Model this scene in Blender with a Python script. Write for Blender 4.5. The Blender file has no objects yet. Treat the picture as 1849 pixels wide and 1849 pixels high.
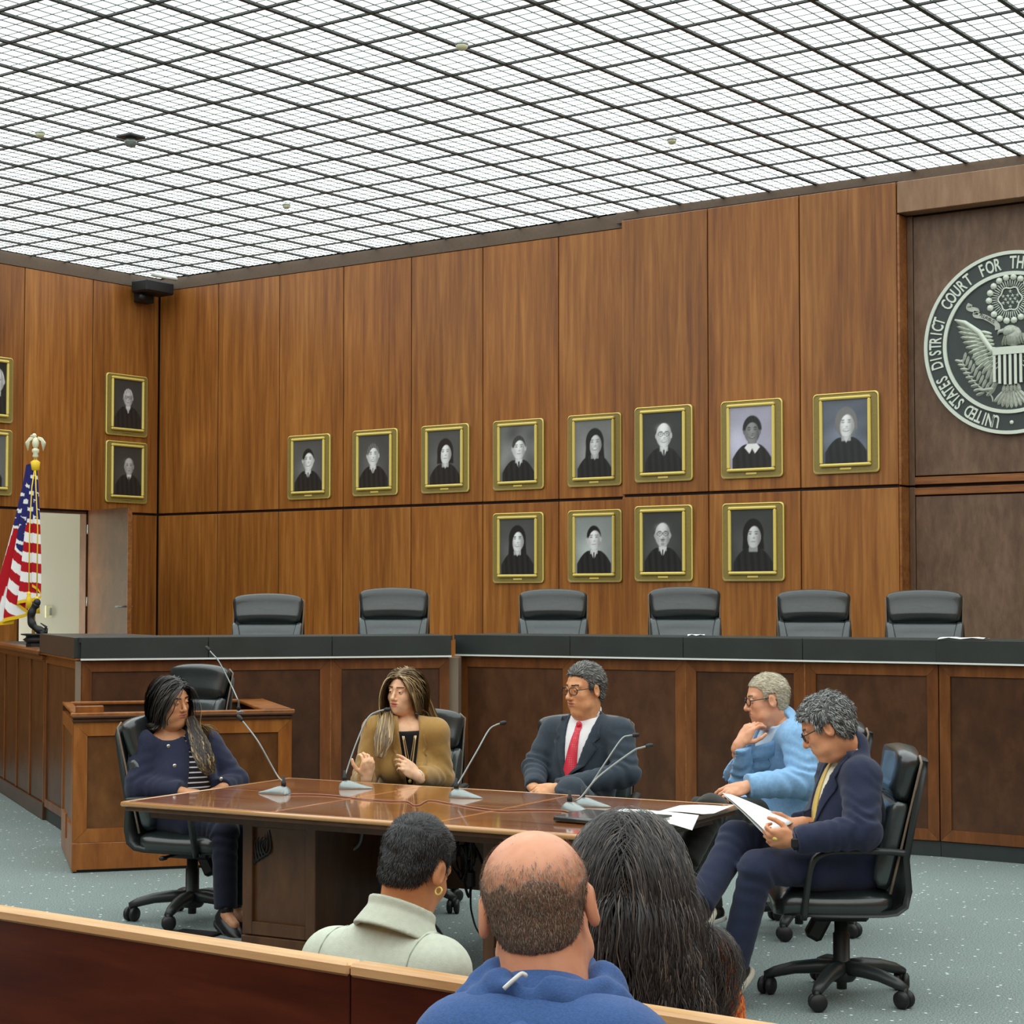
import bpy, bmesh, math, random
import numpy as np
from mathutils import Vector, Matrix

SC = bpy.context.scene
COL = SC.collection
random.seed(7)
RNG = np.random.default_rng(11)
R = math.radians

# ------------------------------------------------------------------ camera
cam_d = bpy.data.cameras.new('camera')
cam = bpy.data.objects.new('camera', cam_d)
COL.objects.link(cam)
cam.location = (0.0, 0.0, 1.72)
cam.rotation_euler = (R(90 + 2.5264), 0.0, R(36.2576))
cam_d.sensor_width = 36.0
cam_d.sensor_fit = 'HORIZONTAL'
cam_d.lens = 3361.63 / 1849.0 * 36.0
cam_d.clip_start = 0.05
cam_d.clip_end = 100.0
SC.camera = cam

# ------------------------------------------------------------------ world, light, exposure
world = bpy.data.worlds.new('world')
SC.world = world
world.use_nodes = True
world.node_tree.nodes['Background'].inputs[0].default_value = (0.9, 0.95, 1.0, 1)
world.node_tree.nodes['Background'].inputs[1].default_value = 0.02
SC.view_settings.view_transform = 'Standard'
SC.view_settings.look = 'None'
SC.view_settings.exposure = 0.0
SC.view_settings.gamma = 1.0
SC.view_settings.use_curve_mapping = False
CEIL_LIGHT = 2.5        # radiance of the luminous ceiling, the room's lamp

CEIL_Z = 5.26            # underside of the ceiling grid
TILE = 0.457
GX0, GY0 = -15.566, 14.502   # corner of the ceiling grid = back left corner of the room
YB = 14.502              # back wall plane
YP = 14.21               # the part of the back wall that stands proud
XL = -15.566             # left wall plane

# ------------------------------------------------------------------ scene helpers
WM = {}                  # world matrices of things and parts

def tag(o, label=None, cat=None, group=None, kind=None):
    if label: o['label'] = label
    if cat: o['category'] = cat
    if group: o['group'] = group
    if kind: o['kind'] = kind
    return o

def thing(name, label, cat, loc=(0, 0, 0), rz=0.0, group=None, kind=None):
    o = bpy.data.objects.new(name, None)
    o.empty_display_size = 0.1
    COL.objects.link(o)
    o.location = loc
    o.rotation_euler = (0, 0, rz)
    WM[o] = Matrix.Translation(Vector(loc)) @ Matrix.Rotation(rz, 4, 'Z')
    return tag(o, label, cat, group, kind)

def attach(o, parent, M=None):
    """o keeps its world placement M (default identity) under parent"""
    M = M or Matrix.Identity(4)
    WM[o] = M
    o.matrix_basis = M
    if parent is not None:
        o.parent = parent
        o.matrix_parent_inverse = WM[parent].inverted()
    return o

def dup(root, loc, rz, label=None, group=None):
    r = root.copy(); COL.objects.link(r)
    r.location = loc; r.rotation_euler = (0, 0, rz)
    if label: r['label'] = label
    if group: r['group'] = group
    for ch in list(root.children):
        c = ch.copy(); COL.objects.link(c); c.parent = r
        for g in list(ch.children):
            d = g.copy(); COL.objects.link(d); d.parent = c
    return r

def mesh_obj(name, V, F, mats, parent=None, fm=None, smooth=False, M=None, col=None):
    """V (n,3) array, F list of faces or (m,4)/(m,3) array"""
    me = bpy.data.meshes.new(name)
    V = np.asarray(V, dtype=np.float32)
    if isinstance(F, np.ndarray):
        n, k = F.shape
        me.vertices.add(len(V)); me.vertices.foreach_set('co', V.ravel())
        me.loops.add(n * k); me.loops.foreach_set('vertex_index', F.ravel().astype(np.int32))
        me.polygons.add(n)
        me.polygons.foreach_set('loop_start', np.arange(0, n * k, k, dtype=np.int32))
        me.polygons.foreach_set('loop_total', np.full(n, k, dtype=np.int32))
        me.update(calc_edges=True)
    else:
        me.from_pydata(V.tolist(), [], F)
    for m in (mats if isinstance(mats, (list, tuple)) else [mats]):
        me.materials.append(m)
    if fm is not None:
        me.polygons.foreach_set('material_index', np.asarray(fm, dtype=np.int32))
    if smooth:
        me.polygons.foreach_set('use_smooth', np.ones(len(me.polygons), dtype=bool))
    if col is not None:
        a = me.color_attributes.new('print', 'FLOAT_COLOR', 'POINT')
        a.data.foreach_set('color', np.asarray(col, dtype=np.float32).ravel())
    me.update()
    o = bpy.data.objects.new(name, me)
    COL.objects.link(o)
    return attach(o, parent, M)

def share(name, src, parent, M):
    """another piece with the same mesh data"""
    o = bpy.data.objects.new(name, src.data)
    COL.objects.link(o)
    return attach(o, parent, M)

class MB:
    """collects simple shapes into ONE mesh"""
    def __init__(s): s.V = []; s.F = []; s.fm = []; s.n = 0; s.sm = []
    def add(s, V, F, mi=0, smooth=False):
        V = [tuple(v) for v in V]
        s.V += V
        s.F += [tuple(i + s.n for i in f) for f in F]
        s.fm += [mi] * len(F); s.sm += [smooth] * len(F)
        s.n += len(V)
        return s
    def box(s, c, size, M=None, mi=0, ch=0.0):
        hx, hy, hz = size[0] / 2, size[1] / 2, size[2] / 2
        ch = min(ch, hx * .9, hy * .9, hz * .9)
        if ch <= 0:
            V = [(x * hx, y * hy, z * hz) for x in (-1, 1) for y in (-1, 1) for z in (-1, 1)]
            F = [(0, 1, 3, 2), (4, 6, 7, 5), (0, 4, 5, 1), (2, 3, 7, 6), (0, 2, 6, 4), (1, 5, 7, 3)]
        else:
            V = []; idx = {}
            for x in (-1, 1):
                for y in (-1, 1):
                    for z in (-1, 1):
                        for k in range(3):
                            q = [x * (hx - ch), y * (hy - ch), z * (hz - ch)]
                            q[k] = (x * hx, y * hy, z * hz)[k]
                            idx[(x, y, z, k)] = len(V); V.append(tuple(q))
            F = []
            for k in range(3):
                a, b = [(1, 2), (2, 0), (0, 1)][k]
                for sg in (-1, 1):
                    def key(i, j):
                        t = [0, 0, 0]; t[k] = sg; t[a] = i; t[b] = j
                        return idx[(t[0], t[1], t[2], k)]
                    f = [key(-1, -1), key(1, -1), key(1, 1), key(-1, 1)]
                    F.append(tuple(f if sg > 0 else f[::-1]))
            for k in range(3):                     # edge strips along axis k
                a, b = [(1, 2), (2, 0), (0, 1)][k]
                for i in (-1, 1):
                    for j in (-1, 1):
                        def kk(e, w):
                            t = [0, 0, 0]; t[k] = e; t[a] = i; t[b] = j
                            return idx[(t[0], t[1], t[2], w)]
                        f = [kk(-1, a), kk(1, a), kk(1, b), kk(-1, b)]
                        F.append(tuple(f if i * j < 0 else f[::-1]))
            for x in (-1, 1):
                for y in (-1, 1):
                    for z in (-1, 1):
                        f = [idx[(x, y, z, 0)], idx[(x, y, z, 1)], idx[(x, y, z, 2)]]
                        F.append(tuple(f if x * y * z > 0 else f[::-1]))
        c = Vector(c)
        if M is not None:
            V = [M @ Vector(v) + c for v in V]
        else:
            V = [Vector(v) + c for v in V]
        return s.add(V, F, mi)
    def prism(s, poly, z0, z1, mi=0):
        n = len(poly)
        a = sum(poly[i][0] * poly[(i + 1) % n][1] - poly[(i + 1) % n][0] * poly[i][1] for i in range(n))
        if a < 0: poly = poly[::-1]
        V = [(x, y, z0) for x, y in poly] + [(x, y, z1) for x, y in poly]
        F = [tuple(range(n - 1, -1, -1)), tuple(range(n, 2 * n))]
        F += [(i, (i + 1) % n, n + (i + 1) % n, n + i) for i in range(n)]
        return s.add(V, F, mi)
    def tube(s, path, r, n=8, mi=0, cap=True, flat=None):
        P = [Vector(p) for p in path]; m = len(P)
        rr = r if isinstance(r, (list, tuple)) else [r] * m
        V = []; up = None
        for i in range(m):
            t = (P[min(i + 1, m - 1)] - P[max(i - 1, 0)])
            if t.length < 1e-9: t = Vector((0, 0, 1))
            t.normalize()
            if up is None:
                up = Vector((0, 0, 1)) if abs(t.z) < .95 else Vector((1, 0, 0))
                up = (up - t * up.dot(t)).normalized()
            else:
                q = up - t * up.dot(t)
                if q.length > 1e-6: up = q.normalized()
            sd = t.cross(up)
            for k in range(n):
                a = 2 * math.pi * k / n
                V.append(P[i] + (sd * math.cos(a) + up * math.sin(a) * (flat or 1.0)) * rr[i])
        F = []
        for i in range(m - 1):
            for k in range(n):
                F.append((i * n + k, i * n + (k + 1) % n, (i + 1) * n + (k + 1) % n, (i + 1) * n + k))
        if cap:
            F.append(tuple(range(n - 1, -1, -1))); F.append(tuple((m - 1) * n + k for k in range(n)))
        return s.add(V, F, mi, True)
    def lathe(s, prof, c=(0, 0, 0), n=20, M=None, mi=0):
        V = []; F = []; c = Vector(c); m = len(prof)
        for r, z in prof:
            for k in range(n):
                a = 2 * math.pi * k / n
                v = Vector((r * math.cos(a), r * math.sin(a), z))
                if M is not None: v = M @ v
                V.append(v + c)
        for i in range(m - 1):
            for k in range(n):
                F.append((i * n + k, i * n + (k + 1) % n, (i + 1) * n + (k + 1) % n, (i + 1) * n + k))
        if prof[0][0] > 1e-4: F.append(tuple(range(n - 1, -1, -1)))
        if prof[-1][0] > 1e-4: F.append(tuple((m - 1) * n + k for k in range(n)))
        return s.add(V, F, mi, True)
    def ball(s, c, r, n=10, M=None, mi=0):
        r = r if isinstance(r, (list, tuple)) else (r, r, r)
        V = []; F = []; m = max(4, n // 2 + 1); c = Vector(c)
        for i in range(m + 1):
            th = math.pi * i / m
            for k in range(n):
                a = 2 * math.pi * k / n
                v = Vector((r[0] * math.sin(th) * math.cos(a), r[1] * math.sin(th) * math.sin(a), -r[2] * math.cos(th)))
                if M is not None: v = M @ v
                V.append(v + c)
        for i in range(m):
            for k in range(n):
                F.append((i * n + k, i * n + (k + 1) % n, (i + 1) * n + (k + 1) % n, (i + 1) * n + k))
        return s.add(V, F, mi, True)
    def build(s, name, mats, parent=None, M=None, smooth=None):
        o = mesh_obj(name, s.V, s.F, mats, parent, s.fm, False, M)
        o.data.polygons.foreach_set('use_smooth', s.sm if smooth is None else [smooth] * len(s.F))
        return o

def rotz(a): return Matrix.Rotation(a, 3, 'Z')
def spline(pts, n):
    """Catmull-Rom through pts"""
    P = [Vector(p) for p in pts]
    P = [P[0] * 2 - P[1]] + P + [P[-1] * 2 - P[-2]]
    out = []
    for i in range(1, len(P) - 2):
        for k in range(n):
            t = k / n
            a, b, c, d = P[i - 1], P[i], P[i + 1], P[i + 2]
            out.append(0.5 * ((2 * b) + (c - a) * t + (2 * a - 5 * b + 4 * c - d) * t * t + (3 * b - a - 3 * c + d) * t ** 3))
    out.append(P[-2])
    return out

# ------------------------------------------------------------------ materials
def srgb(r, g, b):
    f = lambda c: (c / 255 / 12.92) if c <= 10 else ((c / 255 + .055) / 1.055) ** 2.4
    return (f(r), f(g), f(b), 1)

def new_mat(name):
    m = bpy.data.materials.new(name); m.use_nodes = True
    nt = m.node_tree
    return m, nt, nt.nodes['Principled BSDF']

def N(nt, typ, **kw):
    n = nt.nodes.new(typ)
    for k, v in kw.items():
        if k == 'inp':
            for kk, vv in v.items(): n.inputs[kk].default_value = vv
        else: setattr(n, k, v)
    return n

def plain(name, c, rough=.5, metal=0.0, spec=.5, noise=0.0, nscale=30.0, bump=0.0, bscale=200.0, coat=0.0, sheen=0.0):
    m, nt, b = new_mat(name)
    c = c if len(c) == 4 else (*c, 1)
    b.inputs['Base Color'].default_value = c
    b.inputs['Roughness'].default_value = rough
    b.inputs['Metallic'].default_value = metal
    b.inputs['Specular IOR Level'].default_value = spec
    b.inputs['Coat Weight'].default_value = coat
    b.inputs['Sheen Weight'].default_value = sheen
    tc = N(nt, 'ShaderNodeTexCoord')
    if noise:
        t = N(nt, 'ShaderNodeTexNoise', inp={'Scale': nscale, 'Detail': 4.0})
        nt.links.new(tc.outputs['Object'], t.inputs['Vector'])
        r = N(nt, 'ShaderNodeValToRGB')
        r.color_ramp.elements[0].position = .3; r.color_ramp.elements[1].position = .7
        r.color_ramp.elements[0].color = tuple(x * (1 - noise) for x in c[:3]) + (1,)
        r.color_ramp.elements[1].color = tuple(min(1, x * (1 + noise)) for x in c[:3]) + (1,)
        nt.links.new(t.outputs['Fac'], r.inputs['Fac'])
        nt.links.new(r.outputs['Color'], b.inputs['Base Color'])
    if bump:
        t2 = N(nt, 'ShaderNodeTexNoise', inp={'Scale': bscale, 'Detail': 3.0})
        nt.links.new(tc.outputs['Object'], t2.inputs['Vector'])
        bp = N(nt, 'ShaderNodeBump', inp={'Strength': bump, 'Distance': .004})
        nt.links.new(t2.outputs['Fac'], bp.inputs['Height'])
        nt.links.new(bp.outputs['Normal'], b.inputs['Normal'])
    return m

def wood(name, c0, c1, c2, grain=(22, 22, 1.1), rough=.35, vary=.25, fig=0.35, coat=0.0, spec=.5):
    """veneer: stretched noise for the grain, a broad figure over it, each board its own offset"""
    m, nt, b = new_mat(name)
    tc = N(nt, 'ShaderNodeTexCoord'); oi = N(nt, 'ShaderNodeObjectInfo')
    ml = N(nt, 'ShaderNodeMath', operation='MULTIPLY', inp={1: 37.0}); nt.links.new(oi.outputs['Random'], ml.inputs[0])
    ad = N(nt, 'ShaderNodeVectorMath', operation='ADD')
    nt.links.new(tc.outputs['Object'], ad.inputs[0]); nt.links.new(ml.outputs[0], ad.inputs[1])
    mp = N(nt, 'ShaderNodeMapping'); mp.inputs['Scale'].default_value = grain
    nt.links.new(ad.outputs[0], mp.inputs['Vector'])
    n1 = N(nt, 'ShaderNodeTexNoise', inp={'Scale': 1.0, 'Detail': 5.0, 'Roughness': .62, 'Distortion': .25})
    nt.links.new(mp.outputs[0], n1.inputs['Vector'])
    mp2 = N(nt, 'ShaderNodeMapping'); mp2.inputs['Scale'].default_value = tuple(g * .16 for g in grain)
    nt.links.new(ad.outputs[0], mp2.inputs['Vector'])
    n2 = N(nt, 'ShaderNodeTexNoise', inp={'Scale': 1.0, 'Detail': 2.0, 'Distortion': .6})
    nt.links.new(mp2.outputs[0], n2.inputs['Vector'])
    mx = N(nt, 'ShaderNodeMix', data_type='FLOAT', inp={0: fig})
    nt.links.new(n1.outputs['Fac'], mx.inputs[2]); nt.links.new(n2.outputs['Fac'], mx.inputs[3])
    r = N(nt, 'ShaderNodeValToRGB')
    e = r.color_ramp.elements
    e[0].position = .33; e[0].color = c0; e[1].position = .68; e[1].color = c2
    e.new(.5).color = c1
    nt.links.new(mx.outputs[0], r.inputs['Fac'])
    hs = N(nt, 'ShaderNodeHueSaturation')
    mr = N(nt, 'ShaderNodeMapRange', inp={3: 1 - vary, 4: 1 + vary}); nt.links.new(oi.outputs['Random'], mr.inputs[0])
    nt.links.new(mr.outputs[0], hs.inputs['Value']); nt.links.new(r.outputs['Color'], hs.inputs['Color'])
    nt.links.new(hs.outputs['Color'], b.inputs['Base Color'])
    b.inputs['Roughness'].default_value = rough
    b.inputs['Coat Weight'].default_value = coat
    b.inputs['Coat Roughness'].default_value = .06
    b.inputs['Specular IOR Level'].default_value = spec
    bp = N(nt, 'ShaderNodeBump', inp={'Strength': .08, 'Distance': .002})
    nt.links.new(n1.outputs['Fac'], bp.inputs['Height']); nt.links.new(bp.outputs['Normal'], b.inputs['Normal'])
    return m

def emit(name, c, s, vary=0.0):
    m, nt, b = new_mat(name)
    nt.nodes.remove(b)
    em = N(nt, 'ShaderNodeEmission', inp={'Color': c, 'Strength': s})
    nt.links.new(em.outputs[0], nt.nodes['Material Output'].inputs['Surface'])
    if vary:
        oi = N(nt, 'ShaderNodeObjectInfo'); tc = N(nt, 'ShaderNodeTexCoord')
        t = N(nt, 'ShaderNodeTexNoise', inp={'Scale': 2.2, 'Detail': 5.0, 'Roughness': .7})
        ad = N(nt, 'ShaderNodeVectorMath', operation='ADD')
        ge = N(nt, 'ShaderNodeNewGeometry')
        nt.links.new(ge.outputs['Position'], ad.inputs[0]); nt.links.new(ad.outputs[0], t.inputs['Vector'])
        mr = N(nt, 'ShaderNodeMapRange', inp={1: .3, 2: .7, 3: s * (1 - vary), 4: s * (1 + vary)})
        nt.links.new(t.outputs['Fac'], mr.inputs[0]); nt.links.new(mr.outputs[0], em.inputs['Strength'])
    return m

def printed(name, rough=.4, spec=.5):
    """colours of a flat print or woven cloth, read from the mesh's own colour attribute"""
    m, nt, b = new_mat(name)
    a = N(nt, 'ShaderNodeAttribute', attribute_name='print')
    nt.links.new(a.outputs['Color'], b.inputs['Base Color'])
    b.inputs['Roughness'].default_value = rough
    b.inputs['Specular IOR Level'].default_value = spec
    return m

MAT = {}
MAT['panel'] = wood('sapele_veneer', srgb(114, 63, 20), srgb(148, 90, 34), srgb(178, 118, 54), rough=.42, vary=.10)
MAT['alcove'] = wood('alcove_veneer', srgb(84, 60, 42), srgb(104, 78, 58), srgb(124, 96, 74), grain=(14, 14, 5), rough=.5, vary=.04)
MAT['header'] = wood('header_veneer', srgb(128, 92, 66), srgb(148, 112, 82), srgb(166, 130, 100), grain=(14, 14, 3), rough=.5, vary=.03)
MAT['rail'] = wood('rail_wood', srgb(108, 62, 26), srgb(138, 84, 40), srgb(164, 108, 58), grain=(3, 24, 24), rough=.35, vary=.06)
MAT['dark_gap'] = plain('dark_reveal', srgb(38, 20, 12), .7)
MAT['cornice'] = plain('cornice_brown', srgb(96, 78, 62), .6, noise=.1)
MAT['bench_inset'] = wood('bench_burl', srgb(58, 34, 18), srgb(76, 46, 26), srgb(94, 60, 36), grain=(9, 9, 5), rough=.34, vary=.08)
MAT['bench_frame'] = wood('bench_frame_wood', srgb(92, 50, 20), srgb(114, 66, 29), srgb(138, 84, 42), grain=(16, 16, 3), rough=.32, vary=.08)
MAT['box_inset_lit'] = wood('witness_box_inset_lit', srgb(78, 45, 19), srgb(100, 61, 28), srgb(120, 78, 40), grain=(9, 9, 5), rough=.3, vary=.05)  # bench inset in lighter tones: the stronger light on the box is painted in
MAT['box_frame_lit'] = wood('witness_box_frame_lit', srgb(118, 66, 24), srgb(146, 86, 35), srgb(172, 108, 50), grain=(16, 16, 3), rough=.3, vary=.06)  # bench frame wood lightened, the box's better lighting put into the colour
MAT['laminate'] = plain('black_laminate', srgb(48, 54, 52), .35, noise=.14, nscale=5, bump=.05, bscale=60)
MAT['plinth'] = plain('black_plinth', srgb(44, 50, 48), .5, noise=.1, nscale=8)
MAT['strip'] = plain('white_metal_strip', srgb(225, 228, 222), .3)
MAT['post'] = plain('grey_brown_post', srgb(132, 116, 98), .4)
MAT['table'] = wood('table_top_wood', srgb(124, 66, 28), srgb(160, 94, 46), srgb(190, 122, 66), grain=(3.0, 30, 30), rough=.16, vary=.04, coat=.9)
MAT['table_side'] = wood('table_side_wood', srgb(66, 40, 22), srgb(84, 53, 29), srgb(100, 66, 38), grain=(14, 14, 4), rough=.3, vary=.04)
MAT['inlay'] = plain('inlay_maple', srgb(214, 140, 78), .25, coat=.8)
MAT['edge'] = plain('table_edge_highlight', srgb(196, 144, 88), .25, coat=.8)  # paler than the top: the bullnose highlight is in the colour
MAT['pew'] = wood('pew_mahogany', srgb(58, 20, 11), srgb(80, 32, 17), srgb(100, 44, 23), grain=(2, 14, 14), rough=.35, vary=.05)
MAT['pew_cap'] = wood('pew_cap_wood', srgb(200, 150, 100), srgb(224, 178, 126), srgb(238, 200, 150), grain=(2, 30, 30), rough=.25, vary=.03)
MAT['leather'] = plain('black_leather', srgb(36, 43, 43), .30, noise=.12, nscale=40, bump=.08, bscale=260, spec=.7, coat=.35)
MAT['leather_grey'] = plain('grey_black_leather', srgb(52, 61, 62), .30, noise=.1, nscale=40, bump=.08, bscale=260, spec=.7, coat=.35)
MAT['piping'] = plain('leather_piping', srgb(120, 104, 88), .4)
MAT['plastic'] = plain('black_plastic', srgb(38, 43, 42), .42, bump=.04, bscale=300)
MAT['plastic_dark'] = plain('dark_plastic', srgb(24, 26, 27), .5)
MAT['gold'] = plain('bronze_frame', srgb(140, 122, 62), .42, noise=.08, nscale=60, bump=.1, bscale=400)
MAT['gold_bright'] = plain('bright_gilt', srgb(232, 208, 112), .35)
MAT['brass'] = plain('brass', srgb(205, 160, 84), .3, metal=.7)
MAT['photo'] = printed('photo_print', .3)
MAT['cloth_print'] = printed('woven_flag', .8, .2)
MAT['white_wall'] = plain('white_paint', srgb(226, 226, 216), .7)
MAT['grid'] = plain('black_grid_metal', srgb(52, 58, 57), .5)
MAT['louver'] = plain('louver_edge', srgb(120, 130, 126), .5)
MAT['diffuser'] = emit('luminous_panel', (0.93, 1.0, 0.985, 1), CEIL_LIGHT, .10)
MAT['seal_dark'] = plain('seal_field', srgb(52, 61, 59), .45, noise=.06)
MAT['seal_light'] = plain('seal_silver', srgb(214, 222, 208), .4)
MAT['seal_mid'] = plain('seal_pewter', srgb(176, 182, 170), .4, noise=.2, nscale=60)
MAT['paper'] = plain('white_paper', srgb(246, 247, 245), .8)
MAT['silver'] = plain('satin_silver', srgb(146, 154, 152), .3, metal=.4)
MAT['chrome'] = plain('chrome', srgb(205, 208, 206), .15, metal=.9)
MAT['black'] = plain('matt_black', srgb(20, 21, 23), .55)
MAT['cream'] = plain('cream_plastic', srgb(226, 224, 190), .4)
MAT['steel'] = plain('galvanised_box', srgb(176, 180, 178), .35, metal=.5)

def carpet_mat():
    m, nt, b = new_mat('teal_grey_carpet')
    tc = N(nt, 'ShaderNodeTexCoord')
    v = N(nt, 'ShaderNodeTexVoronoi', inp={'Scale': 17.0, 'Randomness': .7}); nt.links.new(tc.outputs['Object'], v.inputs['Vector'])
    lt = N(nt, 'ShaderNodeMapRange', inp={1: .09, 2: .16, 3: 1.0, 4: 0.0}); nt.links.new(v.outputs['Distance'], lt.inputs[0])
    n1 = N(nt, 'ShaderNodeTexNoise', inp={'Scale': 130.0, 'Detail': 3.0, 'Roughness': .8}); nt.links.new(tc.outputs['Object'], n1.inputs['Vector'])
    n2 = N(nt, 'ShaderNodeTexNoise', inp={'Scale': .9, 'Detail': 3.0}); nt.links.new(tc.outputs['Object'], n2.inputs['Vector'])
    r = N(nt, 'ShaderNodeValToRGB')
    r.color_ramp.elements[0].position = .35; r.color_ramp.elements[0].color = srgb(78, 90, 89)
    r.color_ramp.elements[1].position = .66; r.color_ramp.elements[1].color = srgb(160, 172, 168)
    nt.links.new(n1.outputs['Fac'], r.inputs['Fac'])
    mm = N(nt, 'ShaderNodeMix', data_type='RGBA'); mm.inputs[7].default_value = srgb(232, 242, 240)
    nt.links.new(lt.outputs[0], mm.inputs[0]); nt.links.new(r.outputs['Color'], mm.inputs[6])
    hs = N(nt, 'ShaderNodeHueSaturation'); mr = N(nt, 'ShaderNodeMapRange', inp={1: .3, 2: .7, 3: .95, 4: 1.05})
    nt.links.new(n2.outputs['Fac'], mr.inputs[0]); nt.links.new(mr.outputs[0], hs.inputs['Value'])
    nt.links.new(mm.outputs[2], hs.inputs['Color']); nt.links.new(hs.outputs['Color'], b.inputs['Base Color'])
    b.inputs['Roughness'].default_value = .95; b.inputs['Specular IOR Level'].default_value = .1
    bp = N(nt, 'ShaderNodeBump', inp={'Strength': .3, 'Distance': .004}); nt.links.new(n1.outputs['Fac'], bp.inputs['Height'])
    nt.links.new(bp.outputs['Normal'], b.inputs['Normal'])
    return m
MAT['carpet'] = carpet_mat()

# ================================================================== THE ROOM
def struct(o, parent=None):
    o['kind'] = 'structure'
    return o

# floor
mb = MB(); mb.box((-6.0, 5.0, -.05), (21.5, 20.5, .1))
struct(mb.build('floor', MAT['carpet']))

# ---- luminous ceiling: dark grid bars below, louvred light panels in every bay
def ceiling():
    top = thing('ceiling', None, None, (GX0, GY0, CEIL_Z), kind='structure')
    NX, NY = 42, 39
    # which bays show largest from where the photo was taken
    c, s = math.cos(R(36.2576)), math.sin(R(36.2576)); p = R(2.5264)
    seen = []; rest = []
    for i in range(NX):
        for j in range(NY):
            x = GX0 + (i + .5) * TILE; y = GY0 - (j + .5) * TILE; z = CEIL_Z - 1.72
            dz = (-s * x + c * y) * math.cos(p) + z * math.sin(p)
            ok = False
            if dz > .5:
                u = (c * x + s * y) / dz; v = (z * math.cos(p) - (-s * x + c * y) * math.sin(p)) / dz
                ok = abs(u) < .29 and v < .29
            (seen if ok else rest).append((1 / max(dz, .1) if ok else 0, i, j))
    seen.sort(reverse=True)
    rest += seen[300:]; seen = seen[:300]
    h = TILE / 2 - .004
    def bay(mb, ox, oy, full=True):
        mb.add([(ox - h, oy - h, .020), (ox + h, oy - h, .020), (ox + h, oy + h, .020), (ox - h, oy + h, .020)], [(0, 3, 2, 1)], 0)
        if full:
            for k in (-1, 0, 1):
                q = k * TILE / 4
                mb.box((ox + q, oy, .012), (.0060, 2 * h, .006), mi=1)
                mb.box((ox, oy + q, .011), (2 * h, .0055, .004), mi=1)
    mb = MB(); bay(mb, 0, 0)
    first = None
    for _, i, j in seen:
        M = Matrix.Translation((GX0 + (i + .5) * TILE, GY0 - (j + .5) * TILE, CEIL_Z))
        if first is None:
            first = mb.build('ceiling_panel', [MAT['diffuser'], MAT['louver']], top, M)
        else:
            share('ceiling_panel', first, top, M)
    mb = MB()
    for q, i, j in rest:
        bay(mb, GX0 + (i + .5) * TILE, GY0 - (j + .5) * TILE, q > 0)
    tag(mb.build('ceiling_panel_field', [MAT['diffuser'], MAT['louver']], top, Matrix.Translation((0, 0, CEIL_Z))), kind='stuff')
    w = .031
    for i in range(1, NX):
        mb = MB(); mb.box((GX0 + i * TILE, GY0 - NY * TILE / 2, CEIL_Z + .012), (w, NY * TILE, .016))
        mb.build('grid_bar', MAT['grid'], top)
    for j in range(1, NY):
        mb = MB(); mb.box((GX0 + NX * TILE / 2, GY0 - j * TILE, CEIL_Z + .013), (NX * TILE, w * .75, .014))
        mb.build('grid_bar', MAT['grid'], top)
    mb = MB(); mb.box((GX0 + NX * TILE / 2, GY0 - NY * TILE / 2, CEIL_Z + .062), (NX * TILE + .6, NY * TILE + .8, .06))
    mb.build('ceiling_slab', MAT['dark_gap'], top)
ceiling()

SEAM = 2.606
PT = 5.135
DAIS = .64
def wall_panel(parent, x0, x1, z0, z1, y, name='wall_panel', m='panel', axis='x', th=.03, ch=.004):
    """one veneered board standing proud of the dark backing; axis x: on the back wall, axis y: on the left wall"""
    g = .0055
    w, h = x1 - x0 - 2 * g, z1 - z0 - 2 * g
    mb = MB()
    if axis == 'x': mb.box((0, 0, 0), (w, th, h), ch=ch); M = Matrix.Translation(((x0 + x1) / 2, y + th / 2, (z0 + z1) / 2))
    else: mb.box((0, 0, 0), (th, w, h), ch=ch); M = Matrix.Translation((y - th / 2, (x0 + x1) / 2, (z0 + z1) / 2))
    return mb.build(name, MAT[m], parent, M)

# ---- back wall, set back part (left) and proud part (right), with the recess of the seal
wb = MB()
wb.box((-12.4, YB + .13, 2.63), (6.6, .2, 5.26))
wb.box((-7.83, YP + .24, 2.58), (2.70, .42, 5.13))
wb.box((-5.56, YP + .32, 2.58), (1.86, .24, 5.13))
wb.box((-.8, YP + .24, 2.58), (7.7, .42, 5.13))
wb.box((-5.8, YB + .13, 5.2), (7.0, .2, .14))
wall_b = struct(wb.build('wall_back', MAT['dark_gap']))
xs = [-15.566, -14.64, -13.722, -12.812, -11.90, -10.994, -10.088, -9.18]
for k in range(7):
    wall_panel(wall_b, xs[k], xs[k + 1], DAIS, SEAM - .004, YB)
    wall_panel(wall_b, xs[k], xs[k + 1], SEAM + .012, PT, YB)
xs = [-9.185, -8.279, -7.376, -6.476]
for k in range(3):
    wall_panel(wall_b, xs[k], xs[k + 1], DAIS, SEAM - .004, YP)
    wall_panel(wall_b, xs[k], xs[k + 1], SEAM + .012, PT, YP)
xs = [-4.644, -3.74, -2.835, -1.93, -1.02, -.11, .8]
for k in range(6):
    wall_panel(wall_b, xs[k], xs[k + 1], DAIS, SEAM - .004, YP)
    wall_panel(wall_b, xs[k], xs[k + 1], SEAM + .012, PT, YP)
# return of the proud part at its left end
mb = MB(); mb.box((-9.178, (YB + YP) / 2 + .02, (DAIS + PT) / 2), (.02, YB - YP - .01, PT - DAIS)); mb.build('wall_return', MAT['panel'], wall_b)
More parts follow.
